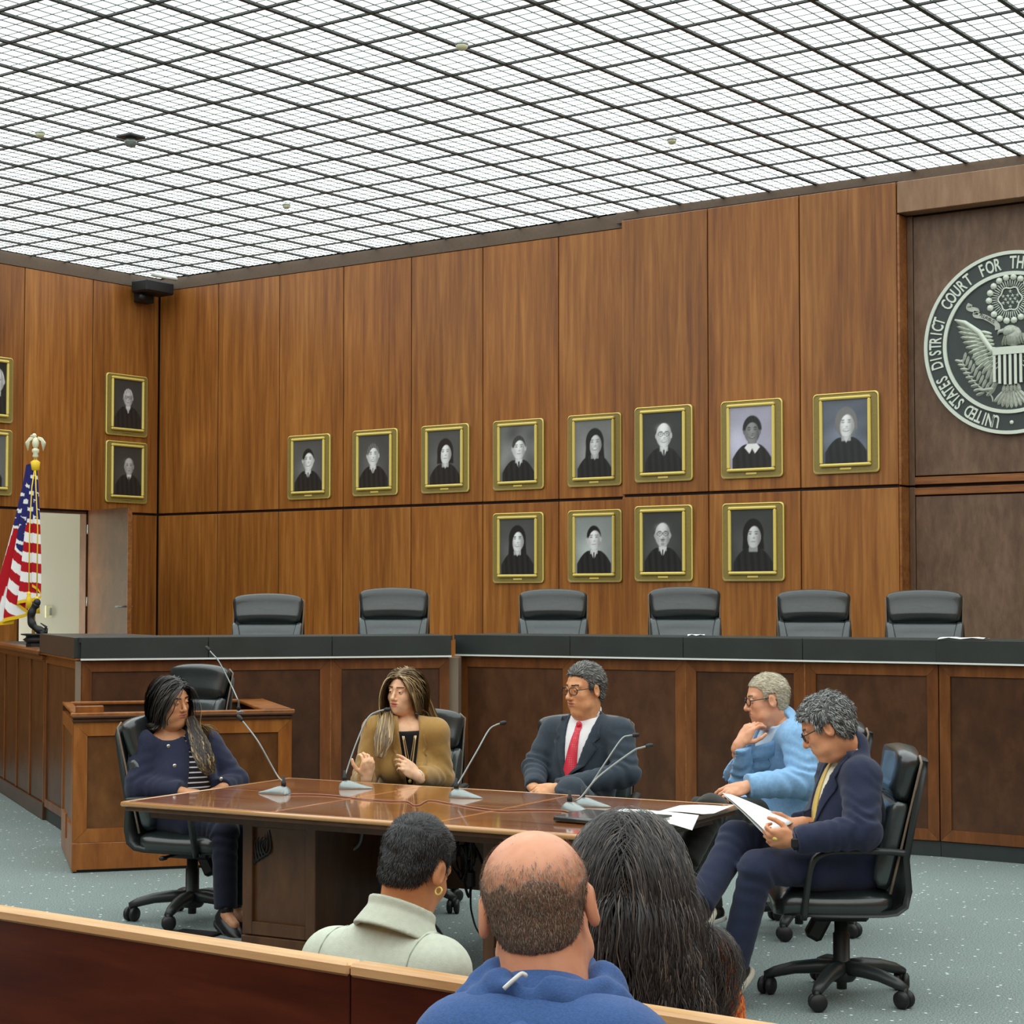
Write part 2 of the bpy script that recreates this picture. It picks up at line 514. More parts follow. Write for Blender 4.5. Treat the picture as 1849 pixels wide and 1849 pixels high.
# the recess: header, jambs, back boards, rails
wall_panel(wall_b, -6.476, -4.644, 4.865, PT, YP, 'recess_header', 'header', th=.17)
for sx, x in ((1, -6.47), (-1, -4.65)):
    for z0, z1 in ((DAIS, SEAM - .004), (SEAM + .012, 4.86)):
        mb = MB(); mb.box((0, 0, 0), (.022, .16, z1 - z0), ch=.004)
        mb.build('recess_jamb', MAT['rail'], wall_b, Matrix.Translation((x + sx * .004, YP + .082, (z0 + z1) / 2)))
        mb = MB(); mb.box((0, 0, 0), (.05, .014, z1 - z0), ch=.003)
        mb.build('recess_stile', MAT['alcove'], wall_b, Matrix.Translation((x + sx * .042, YP + .155, (z0 + z1) / 2)))
YA = YP + .165
wall_panel(wall_b, -6.41, -4.71, SEAM + .085, 4.86, YA, 'recess_board', 'alcove')
wall_panel(wall_b, -6.41, -4.71, DAIS, SEAM - .075, YA, 'recess_board', 'alcove')
wall_panel(wall_b, -6.43, -4.69, SEAM + .012, SEAM + .085, YA - .012, 'recess_rail', 'rail', th=.042)
wall_panel(wall_b, -6.43, -4.69, SEAM - .075, SEAM - .004, YA - .012, 'recess_rail', 'rail', th=.042)
# cornice band under the ceiling
mb = MB(); mb.box((-12.4, YB + .012, 5.20), (6.7, .03, .13)); mb.box((-5.4, YB - .03, 5.22), (8.0, .03, .10))
struct(mb.build('trim_1', MAT['cornice']))
mb = MB(); mb.box((XL - .012, 5.5, 5.205), (.03, 18.2, .13))
struct(mb.build('trim_2', MAT['cornice']))

# ---- left wall with the doorway
DY0, DY1 = 12.555, 13.495
wl = MB()
wl.box((XL - .08, 4.2, 2.63), (.10, 2 * (DY0 - 4.2), 5.26))
wl.box((XL - .08, (DY1 + 14.7) / 2, 2.63), (.10, 14.7 - DY1, 5.26))
wl.box((XL - .08, (DY0 + DY1) / 2, (2.60 + 5.26) / 2), (.10, DY1 - DY0 + .02, 5.26 - 2.60))
wall_l = struct(wl.build('wall_left', MAT['dark_gap']))
ys = [7.98, 8.9, 9.825, 10.75, 11.675, 12.605, 13.53, 14.487]
for k in range(7):
    wall_panel(wall_l, ys[k], ys[k + 1], SEAM + .012, PT + .005, XL, axis='y')
    if k != 5: wall_panel(wall_l, ys[k] if k != 6 else 13.53, ys[k + 1] if k != 4 else DY0, DAIS if k > 4 else 0.0, SEAM - .004, XL, axis='y')
# door, swung open into the room, its hinges on the far jamb
d0 = thing('door_1', None, None, (XL + .01, DY1 + .01, DAIS), R(-15), kind='structure')
Md = WM[d0]
mb = MB(); mb.box((.46, 0, .995), (.92, .045, 1.98), ch=.003)
mb.build('door_leaf', MAT['bench_inset'], d0, Md)
mb = MB(); mb.box((.925, 0, .995), (.010, .047, 1.98))
mb.build('door_edge', MAT['rail'], d0, Md)
for z in (.25, 1.0, 1.78):
    mb = MB(); mb.tube([(-.004, -.026, z - .05), (-.004, -.026, z + .05)], .008); mb.build('hinge', MAT['silver'], d0, Md)
mb = MB(); mb.tube([(.85, -.03, .95), (.85, -.07, .95), (.76, -.075, .95)], .009); mb.tube([(.85, .03, .95), (.85, .07, .95), (.76, .075, .95)], .009)
mb.build('door_handle', MAT['silver'], d0, Md)
# door frame
mb = MB()
mb.box((XL - .06, DY1 - .012, 1.60), (.10, .03, 2.0)); mb.box((XL - .06, DY0 + .012, 1.60), (.10, .03, 2.0)); mb.box((XL - .06, (DY0 + DY1) / 2, 2.592), (.10, DY1 - DY0, .02))
struct(mb.build('trim_3', MAT['bench_inset']))
# corridor behind the doorway
mb = MB()
mb.box((-17.0, 13.0, 1.6), (.08, 4.4, 3.2)); mb.box((-16.35, 15.2, 1.6), (1.3, .08, 3.2)); mb.box((-16.35, 10.8, 1.6), (1.3, .08, 3.2))
mb.box((-16.35, 13.0, 3.2), (1.4, 4.4, .08)); mb.box((-16.35, 13.0, .57), (1.4, 4.4, .06))
wall_c = struct(mb.build('wall_corridor', MAT['white_wall']))
ld = bpy.data.lights.new('corridor_fill', 'POINT'); ld.energy = 150; ld.shadow_soft_size = .25; ld.color = (1, .96, .86)  # unseen point light without a fitting, added to brighten the corridor wall
lo = bpy.data.objects.new('corridor_fill', ld); COL.objects.link(lo); lo.location = (-16.2, 11.6, 1.5)
t = thing('wall_switch', 'small cream wall switch on the white corridor wall beyond the open door', 'switch', (-16.955, 14.12, 1.45))
mb = MB(); mb.box((-16.952, 14.12, 1.52), (.014, .10, .14), ch=.003); mb.build('cover_plate', MAT['cream'], t)
mb = MB(); mb.box((-16.940, 14.13, 1.52), (.014, .035, .085), ch=.003); mb.build('rocker', MAT['silver'], t)

# ---- walls the photo does not show, closing the room
mb = MB(); mb.box((3.2, 5.0, 2.63), (.2, 20.5, 5.26)); struct(mb.build('wall_right', MAT['panel']))
mb = MB(); mb.box((-6.2, -3.3, 2.63), (19.2, .2, 5.26)); struct(mb.build('wall_rear', MAT['panel']))

# ---- raised floor behind the bench
A0 = (-10.06, 8.66); A1 = (-8.44, 10.74); B0 = (-8.56, 10.99); B1 = (-5.0, 11.56); C1 = (-1.5, 11.62); E0 = (-11.32, 9.40); L0 = (-13.6, 10.72)
mb = MB()
mb.prism([(-15.56, 12.0), (-13.6, 10.85), (-11.3, 9.50), (-10.10, 8.80), (-8.52, 10.83), (-8.62, 11.06), (-5.0, 11.64), (3.0, 11.70), (3.0, 14.2), (-9.0, 14.2), (-9.2, 14.495), (-15.56, 14.495)], .002, DAIS)
struct(mb.build('floor_raised', MAT['carpet']))

# ================================================================== THE JUDGES' BENCH
def frame_M(p, q, z=0.0):
    """x runs from p to q along the face, y points away from the viewer side, z up"""
    d = Vector((q[0] - p[0], q[1] - p[1], 0)); L = d.length; d.normalize()
    M = Matrix(((d.x, -d.y, 0, p[0]), (d.y, d.x, 0, p[1]), (0, 0, 1, z), (0, 0, 0, 1)))
    return M, L

def framed_panel(parent, M, x0, x1, z0, z1, fw=.075, inset='bench_inset', frame='bench_frame', name='bench_panel', y=0.0):
    """a framed field: the field is the part, its four mitred boards are sub-parts"""
    g = .004
    x0 += g; x1 -= g
    mb = MB(); mb.box(((x0 + x1) / 2, y + .022, (z0 + z1) / 2), (x1 - x0 - .02, .02, z1 - z0 - .02))
    pn = mb.build(name, MAT[inset], parent, M)
    def board(poly):
        V = [(a, y, b) for a, b in poly] + [(a, y + .03, b) for a, b in poly]
        c = MB(); c.add(V, [(0, 1, 2, 3), (7, 6, 5, 4), (0, 4, 5, 1), (1, 5, 6, 2), (2, 6, 7, 3), (3, 7, 4, 0)])
        c.build('frame_board', MAT[frame], pn, M)
    e = .001
    board([(x0, z0), (x1, z0), (x1 - fw, z0 + fw - e), (x0 + fw, z0 + fw - e)])
    board([(x0, z1), (x0 + fw, z1 - fw + e), (x1 - fw, z1 - fw + e), (x1, z1)])
    board([(x0, z0 + e), (x0 + fw - e, z0 + fw), (x0 + fw - e, z1 - fw), (x0, z1 - e)])
    board([(x1, z0 + e), (x1, z1 - e), (x1 - fw + e, z1 - fw), (x1 - fw + e, z0 + fw)])
    return pn

def bench():
    t = thing('judges_bench', "long judges' bench with black counter fascia above framed dark wooden panels", 'bench', (-8.4, 10.8, 0))
    runs = [(E0, A0, [0, 1.0], True), (A0, A1, [0, .332, .666, 1.0], False), (B0, B1, [0, .262, .505, .746, 1.0], False), (B1, C1, [0, .30, .6, .9, 1.0], False)]
    for (p, q, cuts, endrun) in runs:
        M, L = frame_M(p, q)
        for k in range(len(cuts) - 1):
            a, b = cuts[k] * L, cuts[k + 1] * L
            framed_panel(t, M, a, b, .105, 1.255, fw=.075 if not endrun else .06)
            mb = MB(); mb.box(((a + b) / 2, .04, .05), (b - a - .001, .05, .10)); mb.build('plinth_board', MAT['plinth'], t, M)
            mb = MB(); mb.box(((a + b) / 2, -.015, 1.3475), (b - a - .004, .06, .143), ch=.002); mb.build('counter_fascia', MAT['laminate'], t, M)
            if k:
                mb = MB(); mb.box((a, .010, .68), (.010, .02, 1.15)); mb.build('joint_strip', MAT['rail'], t, M)
        if not endrun:
            mb = MB(); mb.box((L / 2, -.022, 1.268), (L, .060, .012)); mb.build('metal_strip', MAT['strip'], t, M)
        else:
            mb = MB(); mb.box((L / 2, -.012, 1.268), (L, .05, .012)); mb.build('edge_moulding', MAT['rail'], t, M)
    mb = MB()
    for p, q, d in ((A0, A1, .62), (B0, B1, .62), (B1, C1, .62)):
        M, L = frame_M(p, q)
        mb.box(M @ Vector((L / 2, d / 2 - .04, 1.402)), (L + .02, d, .034), M=M.to_3x3())
    mb.prism([(-10.06, 8.66), (-11.30, 9.40), (-10.85, 9.75), (-9.75, 9.30)], 1.386, 1.419)
    mb.build('counter_top', MAT['laminate'], t)
    mb = MB(); mb.box((-8.485, 10.86, .655), (.07, .17, 1.20), M=rotz(R(30))); mb.build('corner_post', MAT['post'], t)
    M, L = frame_M(A0, A1)
    mb = MB(); mb.box(M @ Vector((-.01, .03, .68)), (.045, .06, 1.15), M=M.to_3x3()); mb.build('corner_post', MAT['post'], t)
    mb = MB()                                     # dark carcass behind the panels
    for p, q in ((E0, A0), (A0, A1), (B0, B1), (B1, C1)):
        M, L = frame_M(p, q); mb.box(M @ Vector((L / 2, .06, .70)), (L, .04, 1.36), M=M.to_3x3())
    mb.build('carcass', MAT['dark_gap'], t)
bench()

def low_wall():
    t = thing('side_partition', 'low panelled wooden partition with moulded cap at the left end of the bench', 'partition', (-12.4, 10.0, 0))
    M, L = frame_M(L0, E0)
    n = 4
    for k in range(n):
        a, b = L * k / n, L * (k + 1) / n
        mb = MB(); mb.box(((a + b) / 2, .02, .67), (b - a - .05, .03, 1.08), ch=.003); mb.build('board', MAT['bench_inset'], t, M)
        mb = MB(); mb.box((b - .022, .012, .67), (.030, .035, 1.08), ch=.004); mb.build('stile', MAT['bench_frame'], t, M)
    mb = MB(); mb.box((L / 2, .015, .065), (L, .05, .125), ch=.003); mb.build('skirting', MAT['bench_inset'], t, M)
    mb = MB(); mb.box((L / 2, .01, 1.235), (L, .08, .04), ch=.008); mb.box((L / 2, .00, 1.275), (L, .13, .045), ch=.012); mb.box((L / 2, .02, 1.215), (L, .06, .02))
    mb.build('cap_moulding', MAT['bench_frame'], t, M)
    mb = MB(); mb.box((L / 2, .34, 1.285), (L, .60, .024)); mb.box((L / 2, .60, .95), (L, .04, .66)); mb.box((L / 2, .05, .64), (L, .02, 1.2))
    mb.build('ledge', MAT['plinth'], t, M)
low_wall()

# ================================================================== WITNESS BOX
WA = Vector((-9.03, 7.72)); 
def witness_box():
    d = Vector((.605, .796)); n = Vector((-.796, .605))          # along the front, and towards the bench
    Lf, Ld = 1.365, 1.26
    FL = WA; FR = WA + d * Lf; BL = FL + n * Ld; BR = FR + n * Ld
    t = thing('witness_box', 'open wooden witness box with flat rails and framed front in front of the bench', 'witness box', (FL.x, FL.y, 0))
    zt = .975
    M, L = frame_M(FL, FR)
    framed_panel(t, M, 0, L, .185, .925, fw=.085, inset='box_inset_lit', frame='box_frame_lit', name='front_panel')
    mb = MB(); mb.box((L / 2, .012, .10), (L, .03, .165), ch=.003); mb.build('base_board', MAT['box_frame_lit'], t, M)
    mb = MB(); mb.box((L / 2, .03, .012), (L - .02, .03, .022)); mb.build('shadow_gap', MAT['black'], t, M)
    mb = MB(); mb.box((L / 2, .01, .938), (L + .01, .06, .02), ch=.004); mb.box((L / 2, .005, .960), (L + .02, .08, .016), ch=.004); mb.build('moulding', MAT['bench_inset'], t, M)
    M2, L2 = frame_M(FR, BR)
    framed_panel(t, M2, 0, L2, .185, .925, fw=.085, inset='box_inset_lit', frame='box_frame_lit', name='side_panel')
    M3, L3 = frame_M(BL, FL)
    framed_panel(t, M3, 0, L3, .185, .925, fw=.085, inset='box_inset_lit', frame='box_frame_lit', name='side_panel')
    mb = MB(); mb.box((L2 / 2, .015, .10), (L2, .03, .18)); mb.build('base_board', MAT['box_frame_lit'], t, M2)
    mb = MB(); mb.box((L3 / 2, .015, .10), (L3, .03, .18)); mb.build('base_board', MAT['box_frame_lit'], t, M3)
    # flat rail on top, front / right / left / back
    w = .17
    def rail(p, q, off, wid):
        Mx, Lx = frame_M(p, q)
        c = MB(); c.box((Lx / 2, off + wid / 2 - .02, zt), (Lx + .03, wid, .022), ch=.005); c.build('top_rail', MAT['box_frame_lit'], t, Mx)
    rail(FL, FR, -.01, .06)
    rail(FR, BR, .01, .19)
    rail(BL, FL, .02, .06)
    Mb, Lb = frame_M(BL, BR)
    c = MB(); c.box((Lb / 2, -.03, zt), (Lb, .06, .022), ch=.005); c.build('top_rail', MAT['box_frame_lit'], t, Mb)
    c = MB(); c.box((Lb / 2, -.02, .80), (Lb, .03, .32)); c.build('back_board', MAT['bench_inset'], t, Mb)
    c = MB(); c.box(M @ Vector((L / 2, Ld / 2, .09)), (L - .08, Ld - .12, .16), M=M.to_3x3()); c.build('box_floor', MAT['carpet'], t)
    c = MB(); c.box((.10, .02, zt + .03), (.17, .05, .045), ch=.005); c.build('corner_block', MAT['box_frame_lit'], t, M)
    c = MB(); c.box(M @ Vector((L / 2, .20, .72)), (L - .08, .26, .024), M=M.to_3x3()); c.build('writing_shelf', MAT['box_frame_lit'], t)
    c = MB(); c.box((-.03, .10, .28), (.012, .012, .15)); c.build('door_latch', MAT['box_frame_lit'], t, M)
witness_box()

# ================================================================== THE SEAL ON THE WALL
def seal():
    cx, cz, y, r = -5.557, 3.737, YA - .001, .738
    t = thing('court_seal', 'round silver and dark court seal with eagle and lettered ring on the recessed wall', 'seal', (cx, y, cz))
    M = Matrix(((1, 0, 0, cx), (0, 0, 1, y), (0, 1, 0, cz), (0, 0, 0, 1)))   # local (u, v, depth): depth grows into the wall
    M = Matrix(((1, 0, 0, cx), (0, 0, -1, y), (0, 1, 0, cz), (0, 0, 0, 1)))  # local z stands out of the wall
    def ring(mb, r0, r1, z0, z1, n=96, mi=0):
        pr = [(r0, z0), (r0, z1), (r1, z1), (r1, z0)]
        V = []; F = []
        for k in range(n):
            a = 2 * math.pi * k / n
            V += [(q * math.cos(a), q * math.sin(a), z) for q, z in pr]
        for k in range(n):
            m = (k + 1) % n
            for i in range(3): F.append((k * 4 + i, k * 4 + i + 1, m * 4 + i + 1, m * 4 + i))
        mb.add(V, F, mi)
    mb = MB(); mb.prism([(r * .985 * math.cos(2 * math.pi * k / 96), r * .985 * math.sin(2 * math.pi * k / 96)) for k in range(96)], 0, .035)
    mb.build('disc', MAT['seal_dark'], t, M)
    mb = MB(); ring(mb, r * .962, r, 0, .05); mb.build('outer_rim', MAT['seal_light'], t, M)
    mb = MB(); ring(mb, r * .735, r * .775, .03, .052); mb.build('inner_rim', MAT['seal_light'], t, M)
    # lettering round the ring
    def letters(word, a0, a1, rad, size, mat, nm, flip=False):
        n = len(word)
        for k, chx in enumerate(word):
            a = R(a0 + (a1 - a0) * (k / (n - 1) if n > 1 else 0))
            cu = bpy.data.curves.new('letter', 'FONT'); cu.body = chx; cu.align_x = 'CENTER'; cu.align_y = 'CENTER'
            cu.size = size; cu.extrude = .004; cu.offset = .0022 * size / .13; cu.resolution_u = 3
            ob = bpy.data.objects.new('tmp', cu); COL.objects.link(ob)
            dg = bpy.context.evaluated_depsgraph_get()
            me = bpy.data.meshes.new_from_object(ob.evaluated_get(dg))
            bpy.data.objects.remove(ob)
            V = np.array([v.co[:] for v in me.vertices]); F = [tuple(p.vertices) for p in me.polygons]
            c = (V.max(0) + V.min(0)) / 2
            V = (V - c) * np.array([.70, 1.12, 1])
            ca, sa = math.cos(a - math.pi / 2), math.sin(a - math.pi / 2)
            X = V[:, 0] * ca - V[:, 1] * sa + rad * math.cos(a); Yv = V[:, 0] * sa + V[:, 1] * ca + rad * math.sin(a)
            mesh_obj(nm, np.stack([X, Yv, V[:, 2] + .040], 1), F, MAT[mat], t, None, False, M)
    for wd, a0, a1 in (('UNITED', 258, 236), ('STATES', 227, 204.2), ('DISTRICT', 192.8, 160), ('COURT', 147, 123.3), ('FOR', 111, 99), ('TH', 87.5, 82.0)):
        letters(wd, a0, a1, r * .872, .128, 'seal_light', 'letter')
    mb = MB(); mb.lathe([(.016, .034), (.016, .042), (0, .042)], (0, -r * .872, 0), 14); mb.build('dot', MAT['seal_light'], t, M)
    # --- eagle: all in seal coordinates (u, v), built left and mirrored right
    M = M @ Matrix.Translation((0, -.137, 0)) @ Matrix.Diagonal((1.36, 1.36, 1.15, 1))
    Z = .031
    def blade(mb, p, q, w, h=.014, mi=0):
        """one feather or leaf: a ridged lens from p to q"""
        p = Vector((p[0], p[1], 0)); q = Vector((q[0], q[1], 0)); d = q - p; L = d.length; d.normalize(); s = Vector((-d.y, d.x, 0))
        st = [(0, .35), (.3, .9), (.65, 1.0), (.9, .7), (1.0, .05)]
        V = []; F = []
        for a, b in st:
            c = p + d * (a * L)
            V += [tuple(c + s * (w * b) + Vector((0, 0, Z))), tuple(c + Vector((0, 0, Z + h * (.4 + .6 * b)))), tuple(c - s * (w * b) + Vector((0, 0, Z)))]
        for i in range(len(st) - 1):
            F += [(i * 3, i * 3 + 1, i * 3 + 4, i * 3 + 3), (i * 3 + 1, i * 3 + 2, i * 3 + 5, i * 3 + 4)]
        mb.add(V, F, mi)
    for sx in (-1, 1):
        wing = MB()
        sh = (sx * .085, .115)
        for k in range(13):                                   # long outer feathers
            f = k / 12
            tip = (sx * (.340 - .21 * f ** 1.5), .255 - .40 * f)
            root = (sx * (.20 - .10 * f), .185 - .21 * f)
            blade(wing, root, tip, .0135, .016)
        wing.build('wing', [MAT['seal_mid']], t, M)
        cov = MB()
        for row in range(3):
            for k in range(10):
                f = k / 9
                root = (sx * (.115 + .05 * row - .05 * f), .150 + .012 * row - .19 * f + .01)
                tip = (root[0] + sx * (.075 - .03 * f), root[1] + .02 - .06 * f)
                blade(cov, root, tip, .011, .022 - .003 * row)
        cov.tube([(sx * .345, .262, Z + .006), (sx * .28, .242, Z + .012), (sx * .19, .175, Z + .016), (sx * .12, .07, Z + .014), (sx * .08, .03, Z + .012)], [.006, .013, .017, .016, .01], 7)
        cov.build('wing_covert', [MAT['seal_light']], t, M)
        leg = MB()
        for k in range(6): blade(leg, (sx * (.07 + .006 * k), -.105 - .012 * k), (sx * (.115 + .008 * k), -.15 - .012 * k), .013, .016)
        leg.tube([(sx * .11, -.168, Z + .006), (sx * .17, -.172, Z + .008), (sx * .20, -.165, Z + .008)], [.012, .009, .008], 6)
        leg.build('leg', MAT['seal_mid'], t, M)
    # tail
    tl = MB()
    for k in range(9):
        a = R(-90 + (k - 4) * 12)
        blade(tl, (.045 * math.cos(a), -.155 + .03 * math.sin(a)), (.145 * math.cos(a), -.165 + .125 * math.sin(a)), .014, .015)
    for k in range(5): blade(tl, (.02 * (k - 2), -.145), (.026 * (k - 2), -.195), .012, .02)
    tl.build('tail', MAT['seal_mid'], t, M)
    # head and neck
    hd = MB()
    hd.ball((.018, .135, Z), (.052, .062, .03), 14); hd.ball((-.002, .168, Z + .004), (.048, .036, .032), 14)
    for k in range(9): blade(hd, (-.03 + .013 * k, .15), (-.05 + .018 * k, .085), .011, .036)
    hd.tube([(-.040, .172, Z + .014), (-.068, .168, Z + .012), (-.078, .150, Z + .008)], [.014, .011, .003], 7)
    hd.build('eagle_head', MAT['seal_mid'], t, M)
    # ribbon held in the beak, with its small lettering
    rb = MB()
    pth = spline([(-.245, .350, 0), (-.255, .325, 0), (-.205, .305, 0), (-.215, .280, 0), (-.155, .262, 0), (-.085, .215, 0), (-.078, .180, 0)], 6)
    V = []; F = []
    for i, p in enumerate(pth):
        d = (pth[min(i + 1, len(pth) - 1)] - pth[max(i - 1, 0)]).normalized(); s = Vector((-d.y, d.x, 0)) * .015
        V += [tuple(p + s + Vector((0, 0, Z + .012))), tuple(p - s + Vector((0, 0, Z + .012))), tuple(p + s + Vector((0, 0, Z - .005))), tuple(p - s + Vector((0, 0, Z - .005)))]
        if i: F += [(i * 4 - 4, i * 4 - 3, i * 4 + 1, i * 4), (i * 4 - 4, i * 4, i * 4 + 2, i * 4 - 2), (i * 4 - 3, i * 4 - 1, i * 4 + 3, i * 4 + 1)]
    rb.add(V, F)
    rb.build('ribbon', MAT['seal_mid'], t, M)
    cu = bpy.data.curves.new('letter', 'FONT'); cu.body = 'PLURIBUS'; cu.size = .027; cu.align_x = 'CENTER'; cu.align_y = 'CENTER'; cu.extrude = .001
    ob = bpy.data.objects.new('tmp', cu); COL.objects.link(ob)
    me = bpy.data.meshes.new_from_object(ob.evaluated_get(bpy.context.evaluated_depsgraph_get())); bpy.data.objects.remove(ob)
    V = np.array([v.co[:] for v in me.vertices]); a = R(-30)
    mesh_obj('ribbon_lettering', np.stack([V[:, 0] * .9 * math.cos(a) - V[:, 1] * math.sin(a) - .140, V[:, 0] * .9 * math.sin(a) + V[:, 1] * math.cos(a) + .253, V[:, 2] * 0 + Z + .0135], 1), [tuple(p.vertices) for p in me.polygons], MAT['seal_dark'], t, None, False, M)
    # olive branch
    ob = MB()
    ob.tube(spline([(-.115, -.245, Z), (-.12, -.215, Z), (-.15, -.185, Z), (-.22, -.13, Z), (-.28, -.05, Z), (-.305, .02, Z)], 4), .005, 6)
    for k in range(9):
        f = k / 8; bx, by = -.165 - .13 * f, -.185 + .19 * f
        blade(ob, (bx, by), (bx - .055, by - .015 + .03 * f), .010, .012); blade(ob, (bx, by), (bx + .030 * (1 - f * .5), by + .058), .010, .012)
    ob.build('olive_branch', MAT['seal_mid'], t, M)
    ar = MB()
    for k in range(5):
        a = R(-8 + k * 14); ar.tube([(.13, -.175, Z + .004), (.13 + .17 * math.cos(a), -.175 + .17 * math.sin(a), Z + .006)], .004, 5); blade(ar, (.13 + .15 * math.cos(a), -.175 + .15 * math.sin(a)), (.13 + .20 * math.cos(a), -.175 + .20 * math.sin(a)), .010)
    ar.build('arrows', MAT['seal_mid'], t, M)
    # shield
    mb = MB(); mb.prism([(-.105, .075), (.105, .075), (.105, .03), (-.105, .03)], Z, Z + .026); mb.build('shield_chief', MAT['seal_light'], t, M)
    for k in range(13):
        if k % 2 == 0:
            x = -.105 + k * .21 / 13; zb = -.13 - .02 * (1 - ((k - 6) / 6.0) ** 2)
            mb = MB(); mb.prism([(x, .03), (x + .21 / 13, .03), (x + .21 / 13, zb), (x, zb)], Z, Z + .022); mb.build('shield_stripe', MAT['seal_light'], t, M)
    mb = MB(); mb.prism([(-.102, .03), (.102, .03), (.10, -.128), (0, -.148), (-.10, -.128)], Z, Z + .014); mb.build('shield_field', MAT['black'], t, M)
    # glory of stars in a ring of clouds
    gx, gy = 0.0, .358
    gl = MB()
    for k in range(18):
        a = 2 * math.pi * k / 18; gl.ball((gx + .130 * math.cos(a), gy + .130 * math.sin(a), Z + .004), (.021, .021, .018), 8)
    gl.build('cloud_ring', MAT['seal_light'], t, M)
    ry = MB()
    for k in range(44):
        a = 2 * math.pi * k / 44; ry.tube([(gx + .075 * math.cos(a), gy + .075 * math.sin(a), Z + .002), (gx + .115 * math.cos(a), gy + .115 * math.sin(a), Z + .002)], .0028, 4)
    ry.build('rays', MAT['seal_light'], t, M)
    mb = MB(); pts = []
    for k in range(48):
        a = 2 * math.pi * k / 48; q = .068 + .006 * math.cos(6 * a); pts.append((gx + q * math.cos(a), gy + q * math.sin(a)))
    for i in range(48):
        p, q = pts[i], pts[(i + 1) % 48]; mb.tube([(p[0], p[1], Z + .004), (q[0], q[1], Z + .004)], .005, 5, cap=False)
    mb.build('scalloped_rim', MAT['seal_light'], t, M)
    st = MB()
    def star(x, y, q):
        V = [(x, y, Z + .012)] + [(x + (q if k % 2 == 0 else q * .4) * math.sin(math.pi * k / 5), y + (q if k % 2 == 0 else q * .4) * math.cos(math.pi * k / 5), Z + .002) for k in range(10)]
        st.add(V, [(0, 1 + (k + 1) % 10, 1 + k) for k in range(10)])
    for row, yy in ((1, .044), (4, .018), (3, -.002), (4, -.022), (1, -.046)):
        for k in range(row): star(gx + (k - (row - 1) / 2) * .029, gy + yy, .014)
    st.build('stars', MAT['seal_light'], t, M)
seal()

# ================================================================== PORTRAITS
def sstep(a, b, x):
    t = np.clip((x - a) / (b - a), 0, 1); return t * t * (3 - 2 * t)

